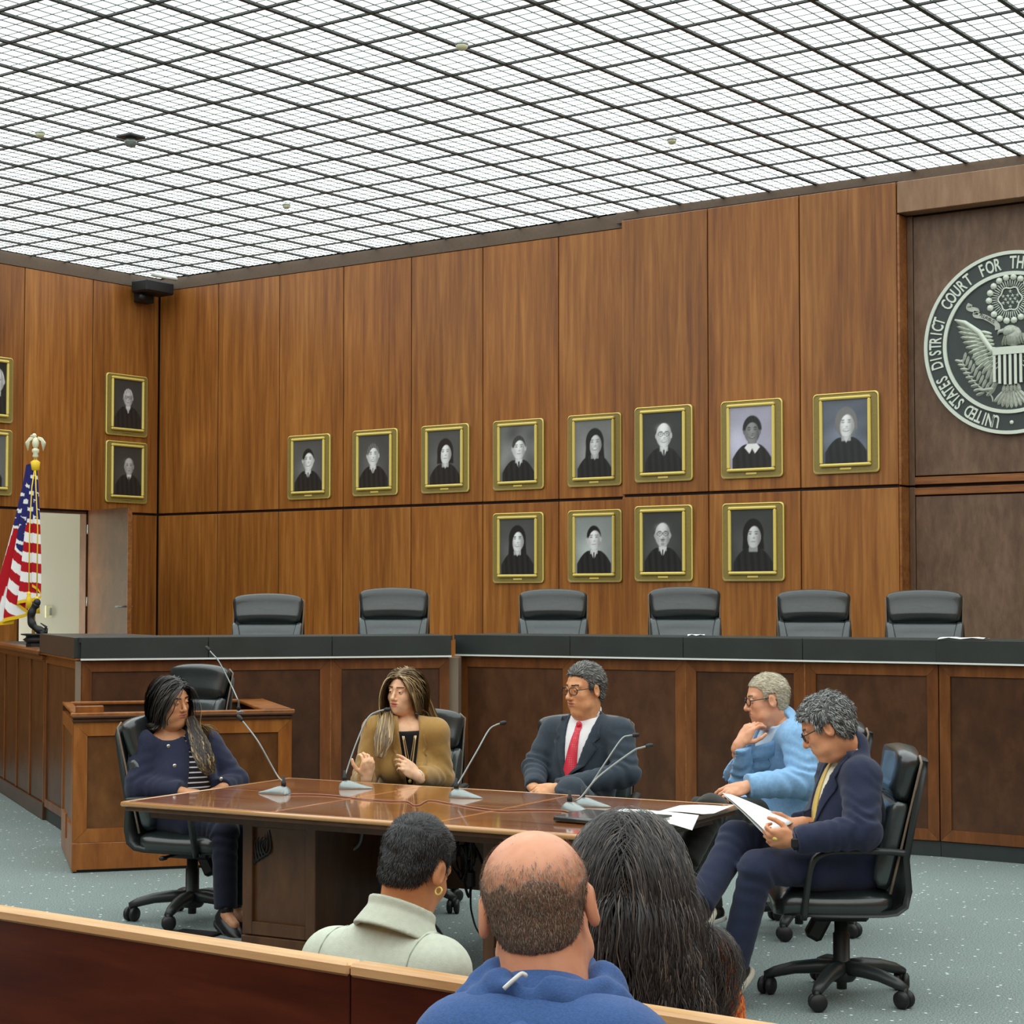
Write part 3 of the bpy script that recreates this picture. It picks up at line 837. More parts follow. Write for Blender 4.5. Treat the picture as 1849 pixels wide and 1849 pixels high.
def portrait_print(p):
    """a small grey photograph of a robed sitter, drawn as colours on a fine grid"""
    nx, ny = 60, 76
    u, v = np.meshgrid(np.linspace(-.5, .5, nx), np.linspace(-.64, .64, ny), indexing='ij')
    rs = np.random.default_rng(p['seed'])
    tone = p.get('bg', .12); tint = np.array(p.get('tint', (1, 1.02, 1.0)))
    blot = sum(np.sin(u * a + v * b + c) for a, b, c in rs.uniform(-14, 14, (5, 3))) / 5
    bg = tone * (1 + p.get('halo', .8) * np.exp(-((u - p.get('hx', -.1)) ** 2 + (v + .1) ** 2) / .10)) * (1 + p.get('mottle', .08) * blot)
    C = np.repeat(bg[..., None], 3, 2) * tint
    fx, fy = p.get('x', 0.03), p.get('y', .16); s = p.get('s', 1.0) * 1.32; skin = p.get('skin', .62) * 1.25; fy += -.02
    def ell(cx, cy, rx, ry): return np.sqrt(((u - fx - cx * s) / (rx * s)) ** 2 + ((v - fy - cy * s) / (ry * s)) ** 2)
    def lay(mask, val, tn=(1, 1, 1)):
        nonlocal C
        val = np.asarray(val) if np.ndim(val) else np.full(u.shape, val)
        C = C * (1 - mask[..., None]) + (val[..., None] * np.array(tn)) * mask[..., None]
    e = .05
    hair = p.get('hair', .03); style = p.get('style', 'short')
    rt = np.array(p.get('robe_tint', (1, 1, 1)))
    if style == 'long':
        L = p.get('len', .42)
        m = 1 - sstep(1 - e, 1 + e, ell(0, .02, .185, .24)); lay(m, hair)
        k = (1 - sstep(.165 * s, .19 * s, np.abs(u - fx) - .08 * np.clip((fy - v), 0, .4))) * sstep(fy - L - .03, fy - L + .03, v) * (1 - sstep(fy + .0, fy + .05, v)); lay(k, hair * (1 + .3 * np.sin(u * 130)))
    # robe
    sh = fy - .215 * s
    half = np.clip(.36 * p.get('w', 1.0) * np.sqrt(np.clip((sh + .02 - v) / .30, 0, 1)) + .10, .0, .52)
    rob = (1 - sstep(half - .015, half + .015, np.abs(u - fx * .6))) * (1 - sstep(sh, sh + .03, v))
    lay(rob, .022 * (1 + .5 * np.sin(u * 40 + 3 * v) * .5), rt)
    # neck
    m = (1 - sstep(.07 * s, .085 * s, np.abs(u - fx))) * sstep(fy - .27 * s, fy - .25 * s, v) * (1 - sstep(fy - .12 * s, fy - .1 * s, v)); lay(m, skin * .55)
    # collar
    if p.get('collar', 'shirt') == 'shirt':
        dv = (fy - .185 * s - v)
        m = (1 - sstep(.078 * s - .012, .078 * s + .012, np.abs(u - fx) + dv * .44)) * sstep(.0, .02, dv) * (1 - sstep(.17, .2, dv)); lay(m, .72)
        m = (1 - sstep(.018, .026, np.abs(u - fx))) * sstep(.06, .075, dv) * (1 - sstep(.18, .2, dv)); lay(m, p.get('tie', .05))
    elif p['collar'] == 'wide':
        dv = (fy - .19 * s - v)
        m = (1 - sstep(.17, .19, np.abs(u - fx) + np.abs(dv - .09) * .9)) * sstep(-.0, .02, dv) * sstep(.02, .05, np.abs(u - fx) + .10 - dv * .6); lay(m, .86)
    elif p['collar'] == 'vee':
        dv = (fy - .19 * s - v)
        m = (1 - sstep(.070 - .012, .070 + .012, np.abs(u - fx) + dv * .55)) * sstep(.0, .02, dv); lay(m, skin * .85)
    # face
    m = 1 - sstep(1 - e, 1 + e, ell(0, 0, .145, .195))
    shade = skin * (1.12 - .45 * np.clip((u - fx) / .13 * p.get('lit', 1), -1, 1) ** 2 - .16 * np.clip((u - fx) / .13 * p.get('lit', 1), -1, 1)) * (1 + .10 * np.clip((v - fy) / .15, -1, 1))
    lay(m, shade, p.get('skin_tint', (1, 1, 1)))
    if style != 'long':
        for sx in (-1, 1):
            lay(1 - sstep(.8, 1.1, ell(sx * .138, -.01, .025, .05)), skin * .7)
    # hair cap
    if style in ('short', 'side', 'round', 'bob'):
        top = {'short': .20, 'side': .205, 'round': .225, 'bob': .225}[style]; wd = {'short': .148, 'side': .150, 'round': .172, 'bob': .175}[style]
        m = (1 - sstep(1 - e, 1 + e, ell(0, .02, wd, top))) * sstep(.96, 1.08, ell(.02 if style != 'round' else 0, -.045, .125, .175)) * sstep(-.01, .03, (v - fy) / s)
        lay(m, hair * (1 + .35 * np.sin(u * 90 + 30 * v)))
        if style == 'bob':
            m = (1 - sstep(.045, .06, np.abs(np.abs(u - fx) - .13 * s))) * sstep(fy - .20, fy - .15, v) * (1 - sstep(fy + .04, fy + .14, v)); lay(m, hair)
    elif style == 'long':
        m = (1 - sstep(1 - e, 1 + e, ell(0, .02, .175, .225))) * sstep(.96, 1.08, ell(.02, -.05, .118, .185)); lay(m, hair)
    elif style == 'bald':
        m = np.exp(-ell(-.02, .12, .09, .05) ** 2) * .5; lay(m, min(1, skin * 1.35))
    # features
    for sx in (-1, 1):
        lay((1 - sstep(.7, 1.2, ell(sx * .055, .055, .036, .010))) * .8, hair if style != 'bald' else .12)
        lay((1 - sstep(.6, 1.25, ell(sx * .055, .022, .030, .013))) * .85, skin * .22)
        lay((1 - sstep(.5, 1.3, ell(sx * .08, -.07, .028, .05))) * .25, skin * .55)
    lay((1 - sstep(.5, 1.3, ell(.012, -.045, .026, .014))) * .6, skin * .35)
    lay((1 - sstep(.4, 1.2, ell(-.012, .0, .012, .05))) * .35, min(1, skin * 1.4))
    if p.get('smile', 1):
        lay((1 - sstep(.7, 1.2, ell(0, -.098 - .0, .058, .024))) * .9, skin * .3)
        lay((1 - sstep(.7, 1.2, ell(0, -.094, .045, .013))), min(1, skin * 1.5))
    else:
        lay((1 - sstep(.6, 1.2, ell(0, -.10, .048, .010))) * .8, skin * .32)
    if p.get('moustache'):
        lay((1 - sstep(.6, 1.2, ell(0, -.074, .052, .013))) * .8, .06); lay((1 - sstep(.6, 1.2, ell(0, -.15, .04, .03))) * .5, .10)
    if p.get('glasses'):
        for sx in (-1, 1):
            q = ell(sx * .058, .020, .048, .034); lay((1 - sstep(.06, .2, np.abs(q - 1))) * .9, .02)
        lay((1 - sstep(.6, 1.3, ell(0, .03, .02, .006))) * .9, .02)
    C = C * (1 + rs.normal(0, .02, u.shape))[..., None]
    col = np.concatenate([np.clip(C, .004, 1), np.ones(u.shape + (1,))], 2).reshape(-1, 4)
    W, H = .415, .535
    V = np.stack([u * W, np.full(u.shape, 0.0), v / 1.28 * H], -1).reshape(-1, 3)
    i, j = np.meshgrid(np.arange(nx - 1), np.arange(ny - 1), indexing='ij')
    a = i * ny + j
    F = np.stack([a, a + ny, a + ny + 1, a + 1], -1).reshape(-1, 4)
    return V, F, col

def portrait(label, x, y, zc, p, axis='x'):
    t = thing('framed_portrait', label, 'portrait', (x, y, zc - .34), R(0) if axis == 'x' else R(90), 'framed portraits hung on the wood panels')
    M = Matrix.Translation((x, y, zc)) @ Matrix.Rotation(R(0) if axis == 'x' else R(90), 4, 'Z')
    w, h, r = .605 / 2, .678 / 2, .035
    def rr(w, h, r):
        P = []
        for cx, cz, a0 in ((w - r, h - r, 0), (-w + r, h - r, 90), (-w + r, -h + r, 180), (w - r, -h + r, 270)):
            P += [(cx + r * math.cos(R(a0 + 22.5 * k)), cz + r * math.sin(R(a0 + 22.5 * k))) for k in range(5)]
        return P
    mb = MB(); n = 20; V = []; F = []
    for P, d in ((rr(w, h, r), 0), (rr(w, h, r), -.020), (rr(w - .008, h - .008, r), -.028), (rr(w - .016, h - .016, r), -.024)):
        V += [(a, d, b) for a, b in P]
    for l in range(3):
        for k in range(n): F.append((l * n + k, l * n + (k + 1) % n, (l + 1) * n + (k + 1) % n, (l + 1) * n + k))
    F.append(tuple(3 * n + k for k in range(n)))
    mi = [0] * n + [1] * n + [0] * n + [0]
    V = [Vector(v) for v in V]
    o = mesh_obj('frame', V, F, [MAT['gold'], MAT['gold_bright']], t, mi, False, M)
    b = .027; iw, ih, oz = .415 / 2 + b, .535 / 2 + b, .012
    for (cx, cz, sx, sz) in ((0, ih - b / 2 + oz, 2 * iw, b), (0, -ih + b / 2 + oz, 2 * iw, b), (-iw + b / 2, oz, b, 2 * ih - 2 * b), (iw - b / 2, oz, b, 2 * ih - 2 * b)):
        mb = MB(); mb.box((cx, -.036, cz), (sx - .001, .03, sz - .001), ch=.009); mb.build('inner_moulding', MAT['gold_bright'], t, M)
    mb = MB(); mb.box((0, -.027, -h + .038), (.105, .006, .018), ch=.002); mb.build('nameplate', MAT['gold_bright' if p.get('plate', 1) else 'gold'], t, M)
    V, F, col = portrait_print(p)
    V = V + np.array([0, -.030, oz])
    mesh_obj('photo', V, F, MAT['photo'], t, None, False, M, col)

ZU, ZL = 3.064, 2.167
PB = YB - .001; PP = YP - .001
P0 = dict
portrait('portrait of a smiling dark-haired man in robe and tie, leftmost on the back wall', -13.27, PB, ZU - .008, P0(seed=1, bg=.10, hair=.02, x=.0, y=.16, lit=-1))
portrait('portrait of a grinning short-haired man in robe, second from left on the back wall', -12.36, PB, ZU, P0(seed=2, bg=.08, hair=.16, x=-.04, y=.17, tie=.3))
portrait('portrait of a woman with straight dark shoulder-length hair, third from left on the back wall', -11.448, PB, ZU, P0(seed=3, bg=.09, hair=.02, style='long', len=.26, collar='vee', y=.13, smile=0))
portrait('portrait of a man in robe before a mottled cloudy backdrop, fourth along the upper row', -10.549, PB, ZU, P0(seed=4, bg=.16, mottle=.5, hair=.06, x=.04, y=.14, smile=0))
portrait('portrait of a long-haired dark woman, upper row, over the cropped-haired man', -9.666, PB, ZU + .004, P0(seed=5, bg=.20, hair=.018, style='long', len=.44, y=.14, collar='vee', skin=.5))
portrait('portrait of a bald clean-shaven man with glasses, upper row', -8.73, PP, ZU, P0(seed=6, bg=.05, style='bald', glasses=1, y=.17, x=.03, halo=.3))
portrait('portrait of a short-haired woman with white collar on a pale lilac backdrop', -7.836, PP, ZU, P0(seed=7, bg=.42, tint=(.98, .95, 1.2), hair=.02, style='round', skin=.20, collar='wide', y=.15, halo=.5, hx=-.3))
portrait('portrait of a fair bobbed woman on blue-grey clouds, rightmost of the upper row', -6.941, PP, ZU + .006, P0(seed=8, bg=.13, tint=(.85, .98, 1.25), mottle=.45, hair=.20, style='long', len=.12, collar='vee', y=.17, x=.02, robe_tint=(.9, 1, 1.1)))
portrait('portrait of a smiling woman with long dark curls, leftmost of the lower row', -10.55, PB, ZL - .002, P0(seed=9, bg=.09, hair=.02, style='long', len=.36, collar='vee', y=.17, x=-.0))
portrait('portrait of a young man with cropped dark hair on a pale backdrop, lower row', -9.665, PB, ZL + .002, P0(seed=10, bg=.30, hair=.016, y=.16, x=.0, smile=0, halo=.9, tint=(.95, 1.03, 1.0)))
portrait('portrait of a bald man with glasses and goatee, lower row', -8.733, PP, ZL + .006, P0(seed=11, bg=.06, style='bald', glasses=1, moustache=1, smile=0, y=.17, x=.0, skin=.5))
portrait('portrait of a woman with sleek shoulder-length hair, rightmost of the lower row', -7.827, PP, ZL + .004, P0(seed=12, bg=.06, hair=.016, style='long', len=.30, y=.13, x=.02, collar='none', smile=0, skin=.5))
XF = XL + .001
portrait('old portrait of a white-haired man with glasses, high on the left wall', XF, 14.006, 3.803, P0(seed=13, bg=.05, hair=.5, style='side', glasses=1, smile=0, y=.18, x=.02, s=.85, skin=.42, halo=.3, plate=0, tint=(1.05, 1.05, .98), tie=.5), 'y')
portrait('old portrait of a balding man, on the left wall above the open door', XF, 14.01, 3.062, P0(seed=14, bg=.05, style='bald', smile=0, y=.15, x=.06, s=.85, skin=.36, halo=.5, plate=0, tint=(1.05, 1.05, .98)), 'y')
portrait('portrait cut by the left edge of the picture, upper of two', XF, 12.145, 3.825, P0(seed=15, bg=.02, hair=.5, style='short', y=.20, x=.22, s=1.1, skin=.6, plate=0), 'y')
portrait('portrait cut by the left edge of the picture, lower of two', XF, 12.145, 3.075, P0(seed=16, bg=.14, hair=.2, style='short', y=.16, x=-.1, skin=.3, plate=0), 'y')

# ================================================================== FLAG, POLE, STATUE
def flag():
    bx, by = (-12.414, 10.180, 2.057)[:2]
    zt = 2.86
    t = thing('flagpole', 'draped stars and stripes flag on a pole topped by a gilt eagle', 'flag', (bx, by, DAIS))
    mb = MB(); mb.tube([(bx, by, DAIS + .05), (bx, by, zt + .02)], .014, 10); mb.build('pole', MAT['brass'], t)
    mb = MB(); mb.lathe([(.09, 0), (.09, .03), (.07, .05), (.03, .07), (.022, .16), (0, .16)], (bx, by, DAIS), 20); mb.build('pole_base', MAT['brass'], t)
    # eagle finial
    mb = MB()
    mb.lathe([(.016, 0), (.026, .015), (.018, .035), (.030, .05), (.030, .07), (0, .09)], (bx, by, zt), 12)
    a = R(36); ux, uy = math.cos(a), math.sin(a)
    mb.ball((bx, by, zt + .125), (.030, .030, .050), 10); mb.ball((bx - .012 * ux, by - .012 * uy, zt + .185), (.020, .020, .022), 9)
    mb.tube([(bx - .03 * ux, by - .03 * uy, zt + .188), (bx - .048 * ux, by - .048 * uy, zt + .178)], [.008, .002], 6)
    mb.build('eagle_body', MAT['cream'], t)
    for sx in (-1, 1):
        c = MB()
        for k in range(5):
            q = .03 + .012 * k
            c.tube([(bx + sx * .02 * ux, by + sx * .02 * uy, zt + .17), (bx + sx * (.03 + q * .6) * ux, by + sx * (.03 + q * .6) * uy, zt + .165 - .01 * k), (bx + sx * (.055 + q * .35) * ux, by + sx * (.055 + q * .35) * uy, zt + .06 + .012 * k)], [.010, .012, .004], 6)
        c.build('eagle_wing', MAT['cream'], t)
    # the cloth: a cone of folds falling from the hoist at the top of the pole
    nu, nv = 150, 190
    u, v = np.meshgrid(np.linspace(0, 1, nu), np.linspace(0, 1, nv), indexing='ij')
    H = 1.33 - .30 * np.clip((u - .42) / .58, 0, 1) ** 1.2 + .10 * np.clip((.25 - u) / .25, 0, 1)
    drop = v * H
    left = .03 + .30 * v ** 1.25; right = .045 + .062 * v ** .7
    lat = -left + (left + right) * u
    fold = np.sin(u * 2 * np.pi * 3.6 + .6 * np.sin(v * 3)) * (.018 + .050 * v) + np.sin(u * 2 * np.pi * 8 + 1 + 2 * v) * .010 * v
    lat2 = lat + np.cos(u * 2 * np.pi * 3.6) * .014 * v
    dpt = -.045 - .02 * v + fold
    X = bx + lat2 * ux - dpt * -uy * -1; Y = by + lat2 * uy + dpt * ux
    X = bx + lat2 * ux + dpt * uy; Y = by + lat2 * uy - dpt * -ux
    Zc = zt - .06 - drop + .010 * np.sin(u * 20)
    # stars and stripes
    sl = np.clip((.62 - u) / .62, 0, 1)
    wcoord = drop + .34 * sl - lat * .15
    stripe = ((wcoord - .40) / .082).astype(int) % 2
    red = np.array(srgb(178, 22, 34)[:3]); wht = np.array(srgb(240, 238, 236)[:3]); blu = np.array(srgb(44, 42, 104)[:3]); gld = np.array(srgb(232, 190, 40)[:3])
    C = np.where((stripe == 0)[..., None], wht, red)
    steep = (u < .34) & (drop > .50 + .1 * u)
    s2 = ((u * 6.2 + drop * .5) % 1.0) < .5
    C = np.where((steep & s2)[..., None], wht, np.where((steep & ~s2)[..., None], red, C))
    canton = drop < .50 + .22 * np.exp(-((u - .52) / .13) ** 2) - .05 * (u > .75)
    C = np.where(canton[..., None], blu, C)
    m = np.zeros_like(u); rows = 9
    xm = lat; ym = drop
    for r_ in range(rows):
        for c_ in range(6):
            sx_ = -.30 + c_ * .085 + (.042 if r_ % 2 else 0); sy_ = .10 + r_ * .068
            dx = xm - sx_; dy = -(ym - sy_); rr_ = np.hypot(dx, dy); an = np.arctan2(dx, dy)
            k = np.cos(((an + np.pi / 5) % (2 * np.pi / 5)) - np.pi / 5)
            edge = .026 * .45 / np.maximum(.45 * 0 + np.cos((np.abs(((an + np.pi / 5) % (2 * np.pi / 5)) - np.pi / 5)) - 0.0) * .0 + (.55 + 1.0 * np.abs(((an + np.pi / 5) % (2 * np.pi / 5)) - np.pi / 5) / (np.pi / 5) * .55), .3)
            m = np.maximum(m, (rr_ < edge * 1.15).astype(float))
    C = np.where((m > .5)[..., None] & canton[..., None], wht, C)
    fr = (v > .975)
    C = np.where(fr[..., None], gld, C)
    fringe = (np.abs(u - .42 - .12 * v + .25 * v) < .018) & (drop < .62) & (drop > .05)
    C = np.where(fringe[..., None], gld, C)
    V = np.stack([X, Y, Zc], -1).reshape(-1, 3)
    i, j = np.meshgrid(np.arange(nu - 1), np.arange(nv - 1), indexing='ij'); a_ = i * nv + j
    F = np.stack([a_, a_ + 1, a_ + nv + 1, a_ + nv], -1).reshape(-1, 4)
    col = np.concatenate([C, np.ones(u.shape + (1,))], 2).reshape(-1, 4)
    mesh_obj('flag_cloth', V, F, MAT['cloth_print'], t, None, True, None, col)
    yel = plain('gold_cord', srgb(238, 200, 40), .5)
    mb = MB(); mb.lathe([(.020, -.06), (.034, -.05), (.040, .015), (.018, .03)], (bx, by, zt - .05), 12); mb.build('gold_collar', yel, t)
    for sx, dz in ((-.012, 1.12), (.055, 1.16)):
        q = (bx + sx * ux + .14 * -uy * -1, by + sx * uy - .14 * ux, 0)
        px_, py_ = bx + sx * ux + .115 * uy, by + sx * uy - .115 * ux
        mb = MB(); mb.tube([(bx, by, zt - .05), (bx + sx * .5 * ux + .08 * uy, by + sx * .5 * uy - .08 * ux, zt - .25), (px_, py_, zt - .6), (px_, py_, zt - dz)], .005, 6)
        mb.build('cord', yel, t)
        mb = MB(); mb.lathe([(.010, 0), (.018, -.02), (.014, -.035), (.022, -.05), (.028, -.14), (0, -.14)], (px_, py_, zt - dz), 10); mb.build('tassel', yel, t)
flag()

def statue():
    c = Vector((-11.979, 9.856, 1.331)); c.z = 1.297
    a = R(36); U = Vector((math.cos(a), math.sin(a), 0))
    t = thing('bronze_statuette', 'small dark bronze statuette on a stepped black pedestal beside the flag', 'statuette', tuple(c))
    mb = MB(); mb.prism([(c.x + q * math.cos(R(45 * k + 20)), c.y + q * math.sin(R(45 * k + 20))) for k, q in ((k, .085) for k in range(8))], 1.297, 1.325)
    mb.lathe([(.075, 1.325), (.11, 1.355), (.085, 1.372), (.085, 1.385), (.125, 1.392), (.125, 1.402), (0, 1.402)], (c.x, c.y, 0), 8)
    mb.build('pedestal', MAT['black'], t)
    P = [c + U * x + Vector((0, 0, z)) for x, z in ((.035, .105), (.05, .125), (.01, .14), (-.035, .18), (-.05, .24), (-.03, .30), (-.005, .34))]
    mb = MB(); mb.tube(spline(P, 5), [.03 + .004 * math.sin(k * .9) for k in range(31)], 9)
    mb.tube([c + U * .05 + Vector((0, 0, .115)), c + U * .075 + Vector((0, 0, .16)), c + U * .03 + Vector((0, 0, .19))], [.012, .012, .004], 7)
    mb.tube([c + U * .02 + Vector((0, 0, .105)), c + U * .08 + Vector((0, 0, .12)), c + U * .085 + Vector((0, 0, .15))], [.016, .014, .006], 7)
    mb.ball(c + U * .0 + Vector((0, 0, .355)), (.03, .03, .034), 10)
    mb.build('figure', MAT['black'], t)
statue()

# ================================================================== THINGS ON THE CEILING AND IN THE CORNER
DET = [((-7.259, 9.351), .62, 'cream dome smoke detector on the ceiling, the largest and nearest of the domes'),
       ((-7.487, 12.312), .56, 'pale dome detector on the ceiling over the proud part of the back wall'),
       ((-11.584, 12.325), .56, 'pale dome detector on the ceiling nearest the corner'),
       ((-11.286, 9.263), .56, 'pale dome detector on the ceiling at the far left')]
for (x, y), q, lb in DET:
    t = thing('smoke_detector', lb, 'detector', (x, y, CEIL_Z - .08), 0, 'dome detectors on the ceiling')
    mb = MB(); mb.lathe([(0, -.075), (.035, -.070), (.056, -.052), (.064, -.03), (.064, -.022)], (x, y, CEIL_Z), 18, Matrix.Diagonal((q, q, q)).to_3x3()); mb.build('dome', MAT['cream'], t)
    mb = MB(); mb.lathe([(.066, -.022), (.070, -.015), (.070, .012), (0, .012)], (x, y, CEIL_Z), 18, Matrix.Diagonal((q, q, q)).to_3x3()); mb.build('base', MAT['steel'], t)
x, y = -10.795, 9.74
t = thing('ceiling_speaker', 'grey square device with lens hanging below the ceiling grid, left of centre', 'ceiling device', (x, y, CEIL_Z - .15))
mb = MB(); mb.box((x, y, CEIL_Z - .012), (.16, .16, .02), ch=.004); mb.build('plate', MAT['plastic'], t)
mb = MB(); mb.lathe([(.04, -.02), (.05, -.05), (.035, -.085), (0, -.095)], (x, y, CEIL_Z), 14); mb.build('lens_dome', MAT['silver'], t)
x, y = -15.30, 14.10
t = thing('corner_camera', 'black device with white lamp tube high in the left corner', 'wall device', (x, y, 5.0))
mb = MB(); mb.box((x - .08, y + .12, 5.12), (.26, .42, .14), ch=.02); mb.box((x - .20, y + .1, 5.06), (.12, .2, .2), ch=.01); mb.build('housing', MAT['black'], t)
mb = MB(); mb.tube([(x + .06, y - .02, 5.235), (x + .06, y + .34, 5.235)], .022, 8); mb.build('lamp_tube', MAT['strip'], t)
mb = MB(); mb.ball((x - .10, y - .02, 5.0), .045, 10); mb.build('lens_ball', MAT['black'], t)
# papers left on the bench
for (p, w, h, a, lb) in (((-4.853, 11.414, 1.429), .30, .21, 10, 'white paper lying on the bench counter before the rightmost chair'), ((-6.757, 11.198, 1.422), .12, .10, 30, 'small white paper on the bench counter before the fourth chair')):
    z = 1.421
    t = thing('paper_on_bench', lb, 'paper', (p[0], p[1] + .22, z), R(a))
    V = []; F = []
    for i in range(5):
        for j in range(4): V.append(((i / 4 - .5) * w, (j / 3 - .5) * h, .004 + .012 * abs(math.sin(i * 1.7 + j))))
    for i in range(4):
        for j in range(3): q = i * 4 + j; F.append((q, q + 4, q + 5, q + 1))
    mesh_obj('sheet', V, F, MAT['paper'], t, None, True, WM[t])

# ================================================================== OFFICE CHAIRS
def cushion(W_, H_, T_, nx, ny, f, rim=.55):
    """a boxed pad over the rectangle W_ x H_, thickness T_, rounded corners; f(u, v) -> extra height; returns V (x,y,z), F"""
    V = []; F = []
    for side in (1, -1):
        for i in range(nx + 1):
            for j in range(ny + 1):
                u = -1 + 2 * i / nx; v = -1 + 2 * j / ny
                u = math.copysign(abs(u) ** .75, u); v = math.copysign(abs(v) ** .75, v)
                e = max(0, 1 - abs(u) ** 5) * max(0, 1 - abs(v) ** 5)
                z = side * T_ / 2 * (rim + (1 - rim) * e ** .5) + (f(u, v) if side > 0 else 0) * e ** .5
                k = 1 - .10 * (abs(u) * abs(v)) ** 6
                V.append((u * k * W_ / 2, v * k * H_ / 2, z))
    m = (nx + 1) * (ny + 1)
    for i in range(nx):
        for j in range(ny):
            a = i * (ny + 1) + j
            F.append((a, a + ny + 1, a + ny + 2, a + 1)); F.append((m + a, m + a + 1, m + a + ny + 2, m + a + ny + 1))
    for i in range(nx):
        for j in (0, ny):
            a = i * (ny + 1) + j; b = a + ny + 1
            F.append((a, m + a, m + b, b) if j == 0 else (a, b, m + b, m + a))
    for j in range(ny):
        for i in (0, nx):
            a = i * (ny + 1) + j; b = a + 1
            F.append((a, b, m + b, m + a) if i == 0 else (a, m + a, m + b, b))
    return V, F

def make_chair(label, group):
    t = thing('office_chair', label, 'chair', (0, 0, 0), 0, group)
    # star base
    hub = MB(); hub.lathe([(.05, .07), (.062, .085), (.062, .135), (.036, .15), (.036, .27), (.030, .275), (.030, .34), (.018, .34), (.018, .38), (0, .38)], (0, 0, 0), 18)
    hub.lathe([(0, .035), (.022, .035), (.022, .09)], (0, 0, 0), 12)
    hub.build('gas_column', MAT['plastic'], t)
    for k in range(5):
        a = R(72 * k - 8); ca, sa = math.cos(a), math.sin(a)
        P = [(ca * q, sa * q, z) for q, z in ((.03, .125), (.10, .128), (.20, .118), (.28, .098), (.325, .080))]
        mb = MB(); mb.tube(P, [.042, .040, .034, .030, .022], 8, flat=.8); leg = mb.build('base_arm', MAT['plastic'], t)
        mb = MB(); cx, cy = ca * .315, sa * .315
        b = a + 1.1 + k
        q = Matrix.Rotation(b, 3, 'Z') @ Matrix.Rotation(R(90), 3, 'X')
        for s in (-1, 1):
            o = Matrix.Rotation(b, 3, 'Z') @ Vector((0, s * .019, 0))
            mb.lathe([(0, -.014), (.024, -.015), (.036, -.008), (.038, .006), (.034, .013), (0, .014)], (cx + o.x, cy + o.y, .038), 16, q)
        mb.tube([(cx, cy, .035), (cx, cy, .085)], .016, 8)
        mb.build('caster', MAT['plastic_dark'], leg)
    # mechanism
    mb = MB(); mb.box((.01, 0, .353), (.24, .13, .05), ch=.012); mb.box((.10, 0, .30), (.075, .075, .12), Matrix.Rotation(R(-28), 3, 'Y'), ch=.015)
    mb.tube([(-.02, -.05, .36), (-.03, -.22, .355)], .008, 6); mb.box((-.03, -.235, .353), (.03, .05, .02), ch=.006)
    mb.build('tilt_mechanism', MAT['plastic_dark'], t)
    # bent shell: runs under the seat and up behind the back
    prof = [(.27, .378), (.15, .371), (0, .370), (-.14, .371), (-.20, .379), (-.243, .41), (-.260, .48), (-.275, .62), (-.300, .76), (-.330, .90), (-.352, .98), (-.362, 1.02)]
    hw = [.235, .25, .255, .255, .255, .255, .255, .258, .265, .258, .245, .215]
    V = []; F = []; nn = 9
    for (x, z), w in zip(prof, hw):
        for k in range(nn):
            s = -1 + 2 * k / (nn - 1); bow = .025 * (s * s)
            V.append((x + (bow if z > .5 else 0), s * w, z + (bow * .3 if z < .5 else 0)))
    th = .028; m = len(V)
    for i, (x, z) in enumerate(prof):
        a = prof[max(0, i - 1)]; b = prof[min(len(prof) - 1, i + 1)]
        dx, dz = b[0] - a[0], b[1] - a[1]; L = math.hypot(dx, dz)
        nx_, nz_ = -dz / L, dx / L
        for k in range(nn):
            v = V[i * nn + k]; V.append((v[0] + nx_ * -th * -1 * -1, v[1], v[2] + nz_ * -th * -1 * -1))
    for i in range(len(prof) - 1):
        for k in range(nn - 1):
            a = i * nn + k; F.append((a, a + 1, a + nn + 1, a + nn)); F.append((m + a, m + a + nn, m + a + nn + 1, m + a + 1))
        for k in (0, nn - 1):
            a = i * nn + k; F.append((a, a + nn, m + a + nn, m + a))
    for i in (0, len(prof) - 1):
        for k in range(nn - 1):
            a = i * nn + k; F.append((a, a + 1, m + a + 1, m + a))
    mesh_obj('back_shell', V, F, MAT['plastic'], t, None, True)
    # seat pad
    V, F = cushion(.52, .50, .10, 14, 14, lambda u, v: .018 * (1 - u * u) - .010 * math.exp(-(v * v) * 6) * abs(u))
    V = [(v[1] + .055 + (.0), v[0], v[2] + .425 + (.012 * max(0, (v[1] - .1) / .15) - .03 * max(0, (v[1] - .15) / .1) ** 2)) for v in V]
    mesh_obj('seat_pad', V, F, MAT['leather'], t, None, True)
    # backrest pads on the leaning plane
    p0 = Vector((-.192, 0, .47)); p1 = Vector((-.330, 0, 1.04)); up = (p1 - p0).normalized(); fwd = Vector((up.z, 0, -up.x))
    def pad(name, w0, w1, h0, h1, T, f, off=0.0, yc=0.0, mat='leather', dome=0.0):
        V, F = cushion(1, 1, T, 14, 12, f)
        out = []
        for x, y, z in V:
            hgt = h0 + (h1 - h0) * (y + .5); w = w0 + (w1 - w0) * (y + .5)
            s = x * 2; hgt += dome * (1 - s * s) * (y + .5)
            c = p0 + up * hgt + Vector((0, 1, 0)) * (yc + x * w) + fwd * (z + T / 2 + off + .022 * s * s)
            out.append(tuple(c))
        return mesh_obj(name, out, F, MAT[mat], t, None, True)
    pad('head_pad', .465, .525, .375, .580, .085, lambda u, v: .022 * (1 - u * u) + .022 * v * v * (v > 0) - .01 * (v < -.6), .004, dome=.03)
    pad('back_pad', .46, .485, .0, .385, .07, lambda u, v: .016 * (1 - u * u) + .006 * math.sin(9 * v + 2 * u * u) * (1 - u * u) + .015 * math.exp(-((v + .25) / .4) ** 2), .0, mat='leather_grey')
